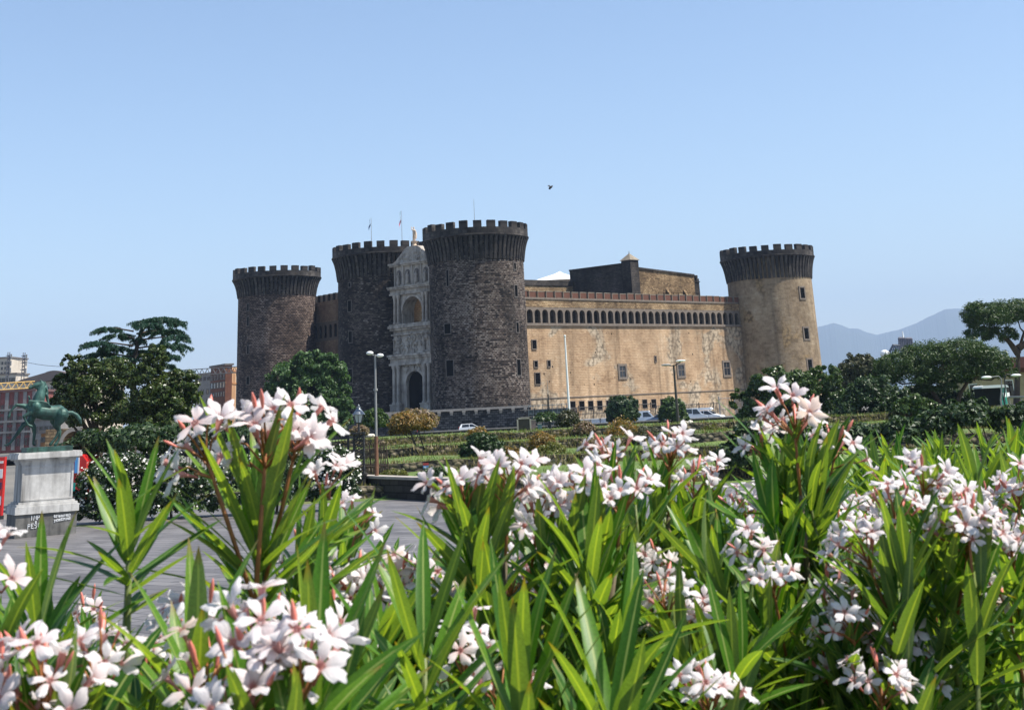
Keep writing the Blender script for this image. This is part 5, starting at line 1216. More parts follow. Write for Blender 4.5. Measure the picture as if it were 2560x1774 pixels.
for i, (px, py, Y, rw, rh, F_, lb) in enumerate((
  (1195,1085,100,24,15,F_ORANGE,'small orange shrub peeking over the dark terrace shrub'),
  (1275,1145,84,26,24,F_ORANGE,'rusty orange shrub beside the dark terrace shrub'),
  (1355,1110,86,32,26,F_ORANGE,'bright orange shrub in the middle of the terraces'),
  (1380,1140,83,36,30,F_YELL,'yellow-green bush just below the bright orange shrub'),
  (1420,1052,110,28,24,F_OLIVE,'olive-brown shrub at the foot of the white flagpole'),
  (1462,1078,104,26,22,F_TWIG,'pinkish dry shrub right of the flagpole'),
  (1480,1125,86,34,26,F_TWIG,'dry pink-brown shrub on a lower terrace wall'),
  (1560,1085,96,44,34,F_ORANGE,'dull orange shrub below the left round bush'),
  (1615,1105,92,44,36,F_OLIVE,'wide olive shrub between the two round bushes, on the terraces'),
  (1690,1130,90,46,34,F_OLIVE,'dark olive shrub under the right-hand street lamp'),
  (1770,1090,104,60,22,F_YELL,'yellow-green grass clump on the right slope'),
  (1790,1140,92,56,34,F_OLIVE,'low olive brush at the right end of the terraces'),
  (1090,1185,74,40,14,F_DARK,'low green weeds beside the blue sign'),
  (985,1185,70,30,8,F_YELL,'low yellow weeds along the plaza parapet'),
  (898,1078,75,22,14,F_TWIG,'dry plumes of grass behind the lantern'),
  (1365,1045,190,28,12,F_BUSH,'green creeper at the foot of the teal scaffold screen'))):
    tree('shrub', lb, 'shrub', B(px, py+rh+6, Y), [L6(px, py, Y, rw, rh), L6(px-rw*.5, py+rh*.35, Y, rw*.6, rh*.6), L6(px+rw*.5, py+rh*.3, Y, rw*.6, rh*.65)], 1700, .0009*Y, F_, M_BARK, .03, seed=20+i, clumps=70, spread=.26, group='shrubs on the garden terraces')
# --- round bushes in front of the parked cars
tree('round_bush', 'left of the two dark round clipped bushes in front of the parked cars', 'bush', B(1558,1078,185,.9), [L6(1558,1026,185,36,34), L6(1545,1040,185,28,28), L6(1572,1042,185,27,28)], 4200, .24, F_DARK, M_BARK, .2, seed=41, clumps=90, spread=.2, group='round bushes by the parking')
tree('round_bush', 'right of the two dark round bushes, cut by the dark street lamp', 'bush', B(1682,1075,185,.9), [L6(1682,1026,185,28,30), L6(1668,1040,185,20,24), L6(1698,1042,185,22,26)], 3400, .24, F_BUSH, M_BARK, .2, seed=42, clumps=80, spread=.2, group='round bushes by the parking')
# --- right: big laurel mass, trees and umbrella pines
Y = 125
tree('laurel_tree', 'wide glossy green tree in front of the pale tan tower', 'tree', B(1990,1150,Y,0), [L6(1940,955,Y,60,34), L6(1860,1010,Y,36,40), L6(2060,945,Y,50,30), L6(1930,1100,Y,80,46), L6(2030,1110,Y,70,40), L6(1975,1000,Y,72,58), L6(1905,1012,Y,48,48), L6(2050,985,Y,62,50), L6(1990,960,Y,60,30), L6(1900,1060,Y,56,50), L6(2000,1060,Y,80,60), L6(2080,1050,Y,56,70), L6(1870,1050,Y,28,28)], 26000, .15, F_BUSH, M_BARK, .25, seed=51, clumps=240, spread=.18)
tree('olive_tree', 'olive-brown tree top behind the glossy green tree', 'tree', B(2150,1120,150,0), [L6(2150,925,150,42,38), L6(2120,945,150,34,34), L6(2185,935,150,36,34), L6(2150,980,150,60,50)], 9000, .17, F_OLIVE, M_BARK, .2, seed=52, clumps=120)
Y = 112
tree('dark_tree', 'dark dense tree under the lower umbrella pine', 'tree', B(2190,1130,Y,0), [L6(2180,1000,Y,66,56), L6(2235,1015,Y,50,46), L6(2150,1040,Y,66,66), L6(2230,1060,Y,70,60), L6(2290,1055,Y,40,34)], 16000, .13, F_DARK, M_BARK, .22, seed=53, clumps=190, spread=.18)
tree('dark_tree', 'dark shrubbery filling the gap between the pine trunks', 'shrub', B(2420,1120,122,0), [L6(2360,1010,122,60,34), L6(2440,1010,122,50,40), L6(2300,1000,122,50,36)], 5000, .16, F_DARK, M_BARK, .1, seed=57, clumps=100)
tree('bush', 'lighter green bush below the lower umbrella pine', 'bush', B(2292,1090,104,0), [L6(2290,1012,104,34,22), L6(2265,1030,104,34,28), L6(2320,1030,104,34,28)], 3000, .15, F_BUSH, M_BARK, .08, seed=54, clumps=70)
tree('dark_hedge', 'deep shaded shrubbery behind the oleanders on the right', 'shrub', B(2420,1120,66,0), [L6(2530,1060,66,50,40), L6(2590,1050,66,50,44), L6(2400,1050,66,70,42), L6(2450,1045,66,40,44), L6(2340,1070,66,60,36), L6(2250,1090,66,60,40), L6(2150,1100,66,60,36), L6(2060,1105,66,60,36), L6(1970,1105,66,60,40), L6(1880,1110,66,56,50), L6(1830,1150,66,40,40)], 15000, .12, F_DARK, M_BARK, .08, seed=55, clumps=260)
def umbrella_pine(label, base, forks, lobes, n, size, seed, tr):
    base = Vector(base); t = thing('umbrella_pine', base, label, 'tree', 'umbrella pines')
    p, nn = crown_points(lobes, n, seed, len(lobes)*42, .2, .1, .45)
    me = leafcards('crown', p-np.array(base), nn, size, F_PINE, seed, .28, 1.0); place(me, 'crown', t)
    mb = MB()
    for f in forks: mb.tube(f, [tr*(1-.7*i/(len(f)-1)) for i in range(len(f))], 9)
    rr = random.Random(seed); tips = [f[-1] for f in forks]
    for l in lobes:
        s_ = min(tips, key=lambda q: (q-Vector(l[:3])).length); mb.tube([s_, s_.lerp(Vector(l[:3]),.6)-V(0,0,l[5]*.5), Vector(l[:3])], [tr*.3, tr*.2, tr*.08], 6)
    mb.build('trunk', M_BARKP, t); return t
Y = 118; q = lambda x, y, dy=0: at(x, y, Y+dy)
umbrella_pine('lower umbrella pine with forked trunk beside the green booth', B(2385,1100,Y,0),
  [[B(2390,1110,Y,0), q(2388,1030), q(2400,985), q(2425,945)], [B(2390,1110,Y,0), q(2370,1040,1), q(2335,985,1), q(2310,955,1)]],
  [L6(2320,890,Y,66,32,90), L6(2245,915,Y,52,34,80), L6(2400,885,Y,70,34,90), L6(2470,905,Y,54,34,80), L6(2510,930,Y,28,26,50), L6(2280,940,Y,60,34,90), L6(2360,930,Y,70,36,90), L6(2440,930,Y,60,30,80), L6(2340,965,Y,50,24,60), L6(2215,940,Y,28,26,50), L6(2408,950,Y,22,18,40)], 34000, .115, 61, .32)
Y = 150; q = lambda x, y, dy=0: at(x, y, Y+dy)
umbrella_pine('tall umbrella pine at the top right edge', B(2545,1060,Y,.5),
  [[B(2545,1060,Y,.5), q(2543,960), q(2546,880), q(2560,830)], [q(2546,885), q(2520,850), q(2490,825)], [q(2546,870), q(2590,840), q(2630,815)]],
  [L6(2480,795,Y,58,36,90), L6(2540,785,Y,56,34,90), L6(2445,790,Y,36,34,60), L6(2600,780,Y,60,34,90), L6(2445,835,Y,38,20,50), L6(2500,840,Y,40,22,60), L6(2660,800,Y,60,40,80)], 24000, .14, 62, .38)
# --- left: magnolias and the cedar
Y = 82
tree('magnolia_tree', 'glossy dark magnolia right behind the horse statue', 'tree', B(250,1180,Y,0), [L6(240,985,Y,66,56), L6(185,1000,Y,52,44), L6(180,920,Y,26,34), L6(215,935,Y,44,36), L6(160,960,Y,30,28), L6(285,950,Y,52,54), L6(150,1015,Y,34,30), L6(225,1050,Y,60,34), L6(290,1040,Y,50,50)], 20000, .09, F_MAGN, M_BARK, .2, seed=71, clumps=210, spread=.2, thick=.2)
tree('magnolia_tree', 'glossy dark magnolia on the right of the cedar', 'tree', B(395,1190,Y-2,0), [L6(400,1000,Y-2,66,58), L6(385,900,Y-2,28,42), L6(370,945,Y-2,44,42), L6(460,960,Y-2,38,40), L6(440,1020,Y-2,54,52), L6(350,1035,Y-2,52,46), L6(400,1060,Y-2,72,46), L6(480,990,Y-2,22,40)], 21000, .09, F_MAGN, M_BARK, .2, seed=72, clumps=220, spread=.2, thick=.2)
def cedar():
    Y = 86; base = B(332,1180,Y,0); t = thing('cedar_tree', base, 'cedar with drooping blue-green tiers rising above the magnolias', 'tree')
    q = lambda x, y, dy=0: at(x, y, Y+dy)
    mb = MB(); trunk = [base, q(333,1000), q(334,900), q(352,830), q(378,800)]; mb.tube(trunk, [.24,.2,.15,.1,.05], 9)
    rr = random.Random(5); rg = np.random.default_rng(5); pts = []; nn = []; 
    plates = [(398,797,62,7,0),(445,806,36,6,1),(372,812,42,9,-1),(405,826,62,9,2),(440,842,40,8,-2),(425,862,58,10,0),(385,880,46,10,1),(432,892,26,9,-1),(345,806,26,7,1),(268,820,40,5,0),(292,838,46,7,1),(245,856,44,6,-1),(285,868,52,8,0),(250,884,46,7,1),(300,896,48,9,-1),(262,910,44,8,2),(318,922,40,9,1),(345,850,26,16,0),(345,880,30,16,1),(408,912,44,9,0),(290,940,50,9,-1),(440,930,36,8,2),(350,935,50,12,-1)]
    for px, py, rw, rh, dy in plates:
        c = q(px, py, dy); s_ = 86/3600; A_ = q(338+ (px-338)*.06, py+8); mb.tube([A_, A_.lerp(c,.6)+V(0,0,.06), c], [.06,.045,.02], 6)
        k = int(520*(rw*s_)**2*2.6)
        for j in range(max(6, int(rw*.5))):                    # drooping twigs radiating through the tier
            an = rg.uniform(0, 6.283); r0 = rg.uniform(0,.45); r1 = rg.uniform(.65,1.15); m_ = int(170*(r1-r0)*rw*s_)+6; w_ = rg.uniform(r0, r1, m_)
            x = np.cos(an)*w_*rw*s_; y = np.sin(an)*w_*rw*s_*.9; zz_ = -.42*rw*s_*np.clip(w_-.25,0,2)**2*rg.uniform(.5,1.3) + rg.normal(0,.03,m_) + rg.uniform(-1,1)*rh*s_*.5
            pts.append(np.stack([c.x+x+rg.normal(0,.03,m_), c.y+y+rg.normal(0,.03,m_), c.z+zz_], 1)); nn.append(np.tile(np.array([np.cos(an),np.sin(an),.6]),(m_,1)))
    p = np.concatenate(pts); n_ = np.concatenate(nn)
    rg2 = np.random.default_rng(6); k = len(p); d = np.stack([rg2.normal(0,.35,k), rg2.normal(0,.35,k), -np.ones(k)], 1); d /= np.linalg.norm(d,axis=1)[:,None]
    s_ = rg2.uniform(.07,.2,k)[:,None]; w = np.cross(d, rg2.normal(0,1,(k,3))); w /= np.linalg.norm(w,axis=1)[:,None]
    p0 = p-np.array(base); v = np.stack([p0-w*.018, p0+w*.018, p0+d*s_+w*.008, p0+d*s_-w*.008], 1).reshape(-1,3)
    me = bpy.data.meshes.new('crown'); me.from_pydata(v.tolist(), [], [(4*i,4*i+1,4*i+2,4*i+3) for i in range(k)]); me.materials.append(F_CEDAR)
    place(me, 'crown', t); mb.build('trunk', M_BARK, t)
cedar()
# --- white-flowering shrubs along the iron fence
F_FLOW = foliage('small_white_blossoms', [(.6,.58,.54),(.75,.73,.7),(.5,.45,.42)], .2)
def flowering(label, base, lobes, n, nf, size, seed):
    t = tree('flowering_shrub', label, 'shrub', base, lobes, n, size, F_DARK, M_BARK, .05, seed=seed, clumps=150, spread=.2, group='white-flowering shrubs by the fence')
    p, nn = crown_points(lobes, nf*3, seed, 150, .22); rg = np.random.default_rng(seed); i = rg.choice(len(p), nf, replace=False)
    me = leafcards('blossom', p[i]+nn[i]*.08-np.array(t.location), nn[i]+np.array([0,-.8,.4]), size*.7, F_FLOW, seed+3, .9, .5); o = place(me, 'blossom', t); o['kind'] = 'stuff'
Y = 58
flowering('tall shrub full of white flowers right behind the pedestal', B(285,1290,Y,0), [L6(270,1200,Y,62,60), L6(225,1220,Y,36,56), L6(320,1195,Y,56,56), L6(250,1255,Y,64,44), L6(320,1255,Y,58,44), L6(225,1285,Y,40,24), L6(290,1285,Y,60,22), L6(350,1280,Y,40,24)], 9000, 900, .075, 81)
flowering('white-flowering shrub in the middle of the iron fence', B(430,1280,Y+1,0), [L6(420,1195,Y+1,60,50), L6(380,1215,Y+1,44,50), L6(470,1205,Y+1,50,44), L6(420,1245,Y+1,72,36), L6(520,1215,Y+1,50,48), L6(400,1268,Y+1,60,22), L6(480,1264,Y+1,60,22), L6(545,1250,Y+1,40,28)], 8000, 700, .075, 82)
flowering('white-flowering shrub just left of the iron gate pier', B(845,1240,Y+1,0), [L6(845,1165,Y+1,40,42), L6(815,1180,Y+1,34,50), L6(868,1185,Y+1,30,42), L6(842,1210,Y+1,46,32), L6(820,1232,Y+1,40,20), L6(868,1230,Y+1,34,18)], 6000, 650, .075, 83)
flowering('white-flowering shrub behind the tall left oleander', B(690,1250,Y+1,0), [L6(700,1180,Y+1,60,48), L6(640,1190,Y+1,50,48), L6(760,1195,Y+1,46,44), L6(690,1220,Y+1,80,30), L6(580,1200,Y+1,44,46), L6(640,1248,Y+1,60,22), L6(730,1244,Y+1,60,22)], 7000, 600, .075, 84)
Y = 72
tree('shrub', 'dark shrub in shade under the cedar', 'shrub', B(330,1200,Y,0), [L6(330,1110,Y,100,40), L6(230,1120,Y,60,40), L6(430,1110,Y,80,40)], 6000, .13, F_DARK, M_BARK, .06, seed=85, clumps=140)
tree('shrub', 'dark shrub under the round green tree', 'shrub', B(790,1160,105,0), [L6(740,1075,105,80,26), L6(820,1080,105,50,22), L6(640,1090,105,80,30), L6(540,1090,105,60,34)], 6000, .16, F_DARK, M_BARK, .06, seed=86, clumps=140)
# --- tufts growing on the castle gate
p = at(990, 622, 271); tree('wall_plant', 'green and rusty weeds growing on top of the wall beside the marble arch', 'plant', B(990,645,271), [L6(1000,628,271,14,10), L6(988,640,271,10,10), L6(1012,622,271,10,5)], 500, .3, F_YELL, None, .1, seed=90)
# ================================================================== RIGHT SIDE THINGS
Y = 108
p0 = at(2460,1012,Y); p1 = at(2526,1012,Y); z0 = zat(2500,1012,Y); zt = zat(2490,969,Y)
t = thing('kiosk', V((p0.x+p1.x)/2, Y+1, z0), 'dark and teal booth with a rounded white roof under the pines', 'booth')
M_TEAL = flat('teal_panel', (.01,.2,.16), .45, vary=.15)
xm = at(2505,1000,Y).x
mb = MB(); mb.obox(V(p0.x,Y,z0), V(xm-p0.x,0,0), V(0,1.9,0), V(0,0,zt-z0)); mb.build('dark_side', flat('dark_panel', (.012,.013,.013), .8, spec=.1, vary=.3), t)
mb = MB(); mb.prism([(0,0),(p1.x-xm,.55),(p1.x-xm,2.0),(0,1.9)], V(xm,Y,z0), V(1,0,0), V(0,1,0), V(0,0,zt-z0)); mb.build('teal_side', M_TEAL, t)
mb = MB(); c = V((p0.x+p1.x)/2,Y+1,zt); w = p1.x-p0.x; prof = [(-w*.52,0),(w*.52,0),(w*.5,.12),(w*.42,.2),(-w*.42,.2),(-w*.5,.12)]
mb.prism(prof, c-V(0,1.15,0), V(1,0,0), V(0,0,1), V(0,2.3,0)); mb.build('roof', M_LAMP, t)
mb = MB(); mb.obox(V(xm+.12,Y+.0,z0+(zt-z0)*.45)-V(0,.02,0), V(.3,.2,0), V(0,.02,0), V(0,0,.3)); mb.obox(V(xm+.5,Y+.2,z0+(zt-z0)*.45)-V(0,.02,0), V(.25,.17,0), V(0,.02,0), V(0,0,.3)); mb.build('emblem', M_LAMP, t)
for i, (px, hx, hy, hw, lb) in enumerate(((2510,2468,943,24,'double-curve street lamp head on the left above the teal booth'),(2518,2536,938,24,'street lamp with pale head on the right above the teal booth'))):
    Y2 = 100; b = at(px,1050,Y2); t = thing('street_lamp', V(b.x,Y2,0), lb, 'street lamp', None)
    h = at(hx,hy,Y2); tx = at(px-6 if i == 0 else px-5, 968, Y2)
    mid = at((hx+px)/2+8 if i == 0 else 2517, hy-3, Y2)
    mb = MB(); mb.tube([V(b.x,Y2,0), V(b.x-.02,Y2,2.5), tx, tx.lerp(mid,.6)+V(.12 if i==0 else -.1,0,.1), mid, h], [.07,.06,.045,.04,.035,.03], 7); mb.build('pole', M_GREYP if i == 0 else M_IRON, t)
    mb = MB(); mb.sphere(h+V(-.05 if i==0 else .1,0,0), (.38,.18,.1), 10, 7); mb.build('lamp_head', M_LAMP, t, smooth=60)
M_YELW = masonry('ochre_render', [(.3,.23,.13),(.4,.31,.19),(.46,.37,.24)], 3, 1.2, 0, (.3,.2,.1), jit=.1, streak=.3, bump=.1)
Y = 165
t, o, e, nn, L, zt = block('villa', 'ochre villa with white cross-barred windows behind the umbrella pine', 2405, 2640, 938, Y, 10, M_YELW, [], frame=M_RED)
for (px, y0, y1) in ((2434,962,994),(2524,952,990),(2606,945,985)):
    c = on_plane(px,(y0+y1)/2,o,nn); h = (y1-y0)/3600*Y; w = 18/3600*Y
    mb = window_mb(c+nn*.03, e, nn, w, h, .08, mull=False, proud=.06); mb.mi = 0
    mb.obox(c+nn*.06-e*.05-V(0,0,h/2), e*.1, -nn*.05, V(0,0,h)); mb.obox(c+nn*.06-e*(w/2)+V(0,0,h*.2), e*w, -nn*.05, V(0,0,.1))
    mb.build('window', [M_LAMP, M_GLASSD], t)
mb = MB(); mb.prism([(-.8,0),(L+.8,0),(L-1.5,1.2),(1.5,1.2)], o+V(0,0,zt+.5)+nn*.8, e, V(0,0,1), -nn*11); mb.build('roof', flat('dark_red_tiles', (.13,.045,.035), .8, vary=.3), t)
Y = 95; a = at(2508,1012,Y); b = at(2680,1003,Y-8)
mb = MB(); mb.mi = 0; dv = V(b.x-a.x,b.y-a.y,0); zt = a.z
mb.obox(V(a.x,a.y,-.3), dv, V(0,.5,0), V(0,0,zt+.1)); mb.mi = 1; mb.obox(V(a.x,a.y-.08,zt-.2), dv, V(0,.65,0), V(0,0,.18))
tag(mb.build('rubble_wall', [rubble_mat('tan_rubble', [(.14,.09,.05),(.27,.18,.1),(.38,.27,.16),(.45,.35,.24)], 2.6, (.05,.035,.02)), M_COPE]), 'tan rubble wall with pale coping at the right edge', 'wall')
t = thing('railing', V(a.x,Y+6,zt), 'grey pipe railing above the tan rubble wall', 'railing'); mb = MB(); r0 = at(2522,992,Y+6); r1 = at(2680,990,Y+2)
for f in (0,.33): mb.tube([r0-V(0,0,f*1.6), r1-V(0,0,f*1.6)], .04 if f else .07, 6)
for k in range(6): p = r0.lerp(r1,k/5); mb.tube([p, V(p.x,p.y,p.z-1.3)], .04, 6)
mb.build('rail', M_GREYP, t)
# ship funnels in the harbour beyond the trees
Y = 600
t = thing('ship_funnel', at(2262,900,Y), 'dark ribbed ship funnels with a glazed dark dome poking above the pine', 'ship'); mb = MB()
for (x0, x1, yt) in ((2247,2262,845),(2265,2279,846)):
    for k in range(4):
        px = x0+(x1-x0)*k/3; mb.tube([at(px+3,880,Y), at(px,yt,Y)], .42, 6)
    a, b = at(x0,yt,Y), at(x1,yt,Y); mb.tube([a,b], .55, 6)
mb.build('funnel', flat('funnel_grey', (.1,.1,.13), .6), t)
mb = MB(); pts = [at(2222,882,Y), at(2233,862,Y), at(2250,863,Y)]; mb.tube(pts, .5, 6)
for k in range(5): mb.tube([at(2224+k*5,885,Y), at(2233+k*4,863,Y)], .25, 5)
for y in (868,874): mb.tube([at(2230,y,Y), at(2252,y,Y)], .2, 5)
mb.build('dome_frame', flat('funnel_navy', (.03,.04,.07), .5), t)
mb = MB(); mb.sphere(at(2212,884,Y), (2.0,2.0,1.6), 14, 10); mb.build('radar_dome', M_LAMP, t, smooth=60)
mb = MB(); mb.tube([at(2258,845,Y), at(2256,828,Y)], [.5,.2], 6); mb.build('mast', M_LAMP, t)
# insect in the air
p = at(1377, 468, 8.5); t = thing('bee', p, 'small dark flying insect in the sky above the long wall', 'insect')
s_ = 7/3600
mb = MB(); mb.sphere(p, (.0095,.007,.007), 10, 7); mb.sphere(p+V(-.007,0,-.007), (.007,.006,.0075), 10, 7); mb.sphere(p+V(.008,0,.006), .005, 8, 6); mb.build('body', flat('bee_dark', (.02,.018,.02), .6), t, smooth=60)
for s2 in (-1,1):
    mb = MB(); mb.face([p+V(0,s2*.002,.004), p+V(-.012-.004*s2,s2*.005,.013), p+V(-.019,s2*.006,.011), p+V(-.014,s2*.004,.004)]); mb.build('wing', flat('bee_wing', (.4,.38,.36), .3), t)
# ================================================================== MOUNTAINS AND AIR
def ridge(pts, Y, dep):
    mb = MB(); rr = random.Random(2); fine = []
    for (a, ya), (b, yb) in zip(pts[:-1], pts[1:]):
        for k in range(12):
            f = k/12; fine.append((a+(b-a)*f, ya+(yb-ya)*f + rr.uniform(-.6,.6)))
    top = [at(px, py, Y) for px, py in fine]
    rows = []
    for j, f in enumerate((0,.3,.6,.85,1,.7,.3,0)):
        yy = -dep*(1-(j/4)) if j < 4 else dep*((j-4)/3)
        rows.append([V(p.x*(1+yy/Y), Y+yy+ (0*dep if 0<j<7 and j!=4 else 0), max(-5, p.z*f*(1+ (0 if j!=4 else 0)))) for p in top])
    for r0, r1 in zip(rows[:-1], rows[1:]):
        for i in range(len(top)-1): mb.face((r0[i], r0[i+1], r1[i+1], r1[i]))
    return mb
mts = ridge([(1700,965),(1850,890),(1960,850),(2040,818),(2085,807),(2102,812),(2125,821),(2145,821),(2165,830),(2192,837),(2220,830),(2250,823),(2290,808),(2330,788),(2362,773),(2395,771),(2430,774),(2520,776),(2640,800),(2800,860),(2950,940)], 12000, 2600)
mt = struct('mountain', mts, flat('mountain_slope', (.05,.07,.06), .95, vary=.05, vs_=.0006)); mt.data.polygons.foreach_set('use_smooth', [True]*len(mt.data.polygons))
m, nt, b = newmat('air'); nt.nodes.remove(b); pv = nt.nodes.new('ShaderNodeVolumePrincipled')
pv.inputs['Color'].default_value = (.52,.68,.95,1); pv.inputs['Density'].default_value = HAZE = .95e-4; pv.inputs['Anisotropy'].default_value = .0
nt.links.new(pv.outputs[0], nt.nodes['Material Output'].inputs['Volume'])
mb = MB(); mb.obox(V(-12200,-500,-6.5), V(24400,0,0), V(0,15800,0), V(0,0,1000)); hz_ = mb.build('haze', m); tag(hz_, kind='stuff')
# ================================================================== OLEANDERS IN THE FOREGROUND
K = 2560/2303                                                      # photograph pixels per unit of the layout below
ZB_ = 1.9                                                          # planting bed the viewer stands in
sheet('planting_bed', (V(-9,-4,ZB_), V(9,-4,ZB_), V(9,5.6,ZB_), V(-9,5.6,ZB_)), flat('bark_mulch', (.045,.03,.02), 1.0, vary=.6, vs_=14, bump=1.0))
mb = MB(); mb.obox(V(-9,5.6,-.1), V(18,0,0), V(0,.4,0), V(0,0,ZB_+.15)); tag(mb.build('retaining_wall', M_WALLD), 'dark retaining wall holding up the oleander bed', 'wall')
def leaf_mat():
    m, nt, b = newmat('oleander_leaf'); L = nt.links
    g = N(nt, 'ShaderNodeNewGeometry'); uv = N(nt, 'ShaderNodeUVMap'); uv.uv_map = 'UVMap'; sx = N(nt, 'ShaderNodeSeparateXYZ'); L.new(uv.outputs[0], sx.inputs[0])
    oi = N(nt, 'ShaderNodeObjectInfo')
    ad = N(nt, 'ShaderNodeMath', operation='MULTIPLY_ADD', i_1=.35); L.new(oi.outputs['Random'], ad.inputs[0])
    m7 = N(nt, 'ShaderNodeMath', operation='MULTIPLY', i_1=.65); L.new(g.outputs['Random Per Island'], m7.inputs[0]); L.new(m7.outputs[0], ad.inputs[2])
    top = ramp(nt, ad.outputs[0], [(0,(.024,.075,.009)),(.35,(.05,.137,.013)),(.7,(.08,.188,.016)),(.965,(.125,.215,.018)),(1.0,(.4,.3,.05))])
    back = ramp(nt, ad.outputs[0], [(0,(.09,.15,.06)),(1,(.16,.23,.09))])
    bm = mixc(nt, g.outputs['Backfacing'], top.outputs[0], back.outputs[0])
    a = N(nt, 'ShaderNodeMath', operation='SUBTRACT', i_1=.5); L.new(sx.outputs[0], a.inputs[0]); a2 = N(nt, 'ShaderNodeMath', operation='ABSOLUTE'); L.new(a.outputs[0], a2.inputs[0])
    rib = ramp(nt, a2.outputs[0], [(.03,.85),(.09,0.0)])
    mp = N(nt, 'ShaderNodeMapping'); mp.inputs['Scale'].default_value = (5, 60, 1); L.new(uv.outputs[0], mp.inputs['Vector'])
    vn = N(nt, 'ShaderNodeTexNoise', i_Scale=1.0, i_Detail=2.0); L.new(mp.outputs[0], vn.inputs['Vector'])
    vr = ramp(nt, vn.outputs['Fac'], [(.3,(.8,.8,.8)),(.7,(1.15,1.15,1.1))])
    c = mixc(nt, 1.0, bm, vr.outputs[0], 'MULTIPLY'); c = mixc(nt, rib.outputs[0], c, (.3,.36,.11))
    tipv = ramp(nt, sx.outputs[1], [(.86, 0.0), (.97, 1.0)]); sel = ramp(nt, g.outputs['Random Per Island'], [(.62, 0.0), (.66, .85)])
    tm = N(nt, 'ShaderNodeMath', operation='MULTIPLY'); L.new(tipv.outputs[0], tm.inputs[0]); L.new(sel.outputs[0], tm.inputs[1]); c = mixc(nt, tm.outputs[0], c, (.2,.12,.04))
    sp = N(nt, 'ShaderNodeTexNoise', i_Scale=1.0, i_Detail=3.0); ms = N(nt, 'ShaderNodeMapping'); ms.inputs['Scale'].default_value = (6, 24, 1); L.new(uv.outputs[0], ms.inputs['Vector'])
    av = N(nt, 'ShaderNodeVectorMath', operation='ADD'); L.new(ms.outputs[0], av.inputs[0]); L.new(g.outputs['Random Per Island'], av.inputs[1]); L.new(av.outputs[0], sp.inputs['Vector'])
    sr = ramp(nt, sp.outputs['Fac'], [(.68, 0.0), (.74, .45)]); c = mixc(nt, sr.outputs[0], c, (.2,.19,.05))
    L.new(c, b.inputs['Base Color']); b.inputs['Roughness'].default_value = .42; b.inputs['Specular IOR Level'].default_value = .3
    tr = N(nt, 'ShaderNodeBsdfTranslucent'); L.new(mixc(nt, 1.0, c, (2.15,2.25,.32), 'MULTIPLY'), tr.inputs[0])
    mx = N(nt, 'ShaderNodeMixShader', i_0=.36); L.new(b.outputs[0], mx.inputs[1]); L.new(tr.outputs[0], mx.inputs[2]); L.new(mx.outputs[0], nt.nodes['Material Output'].inputs[0])
    return m
def petal_mat():
    m, nt, b = newmat('oleander_petal'); L = nt.links
    uv = N(nt, 'ShaderNodeUVMap'); uv.uv_map = 'UVMap'; sx = N(nt, 'ShaderNodeSeparateXYZ'); L.new(uv.outputs[0], sx.inputs[0])
    oi = N(nt, 'ShaderNodeObjectInfo'); 
    r1 = ramp(nt, sx.outputs[1], [(.0,(.6,.2,.16)),(.14,(.72,.38,.34)),(.24,(.77,.64,.62)),(.4,(.79,.75,.745)),(1,(.8,.78,.78))])
    r2 = ramp(nt, sx.outputs[1], [(.0,(.6,.22,.19)),(.24,(.75,.56,.54)),(1,(.79,.73,.735))])
    wl_ = ramp(nt, oi.outputs['Random'], [(.965, 0.0), (.98, .6)])
    mq = N(nt, 'ShaderNodeMapping'); mq.inputs['Scale'].default_value = (9, 2.5, 1); L.new(uv.outputs[0], mq.inputs['Vector']); nq = N(nt, 'ShaderNodeTexNoise', i_Scale=1.0, i_Detail=3.0); L.new(mq.outputs[0], nq.inputs['Vector'])
    bq = N(nt, 'ShaderNodeBump', i_Strength=.5, i_Distance=.002); L.new(nq.outputs['Fac'], bq.inputs['Height']); L.new(bq.outputs[0], b.inputs['Normal'])
    L.new(mixc(nt, wl_.outputs[0], mixc(nt, oi.outputs['Random'], r1.outputs[0], r2.outputs[0]), (.58,.42,.27)), b.inputs['Base Color'])
    b.inputs['Roughness'].default_value = .55; b.inputs['Specular IOR Level'].default_value = .25
    tr = N(nt, 'ShaderNodeBsdfTranslucent', ); L.new(r1.outputs[0], tr.inputs[0])
    mx = N(nt, 'ShaderNodeMixShader', i_0=.38); L.new(b.outputs[0], mx.inputs[1]); L.new(tr.outputs[0], mx.inputs[2]); L.new(mx.outputs[0], nt.nodes['Material Output'].inputs[0])
    return m
M_LEAF, M_PETAL = leaf_mat(), petal_mat()
M_STEM = flat('green_stem', (.12,.15,.035), .6, vary=.3, vs_=30); M_WOOD = flat('grey_brown_stem', (.11,.085,.05), .85, vary=.4, vs_=25)
M_PEDN = flat('orange_peduncle', (.3,.115,.035), .6, vary=.35, vs_=40); M_BUD = flat('pink_bud', (.68,.2,.15), .45, vary=.35, vs_=60)
NS = 7
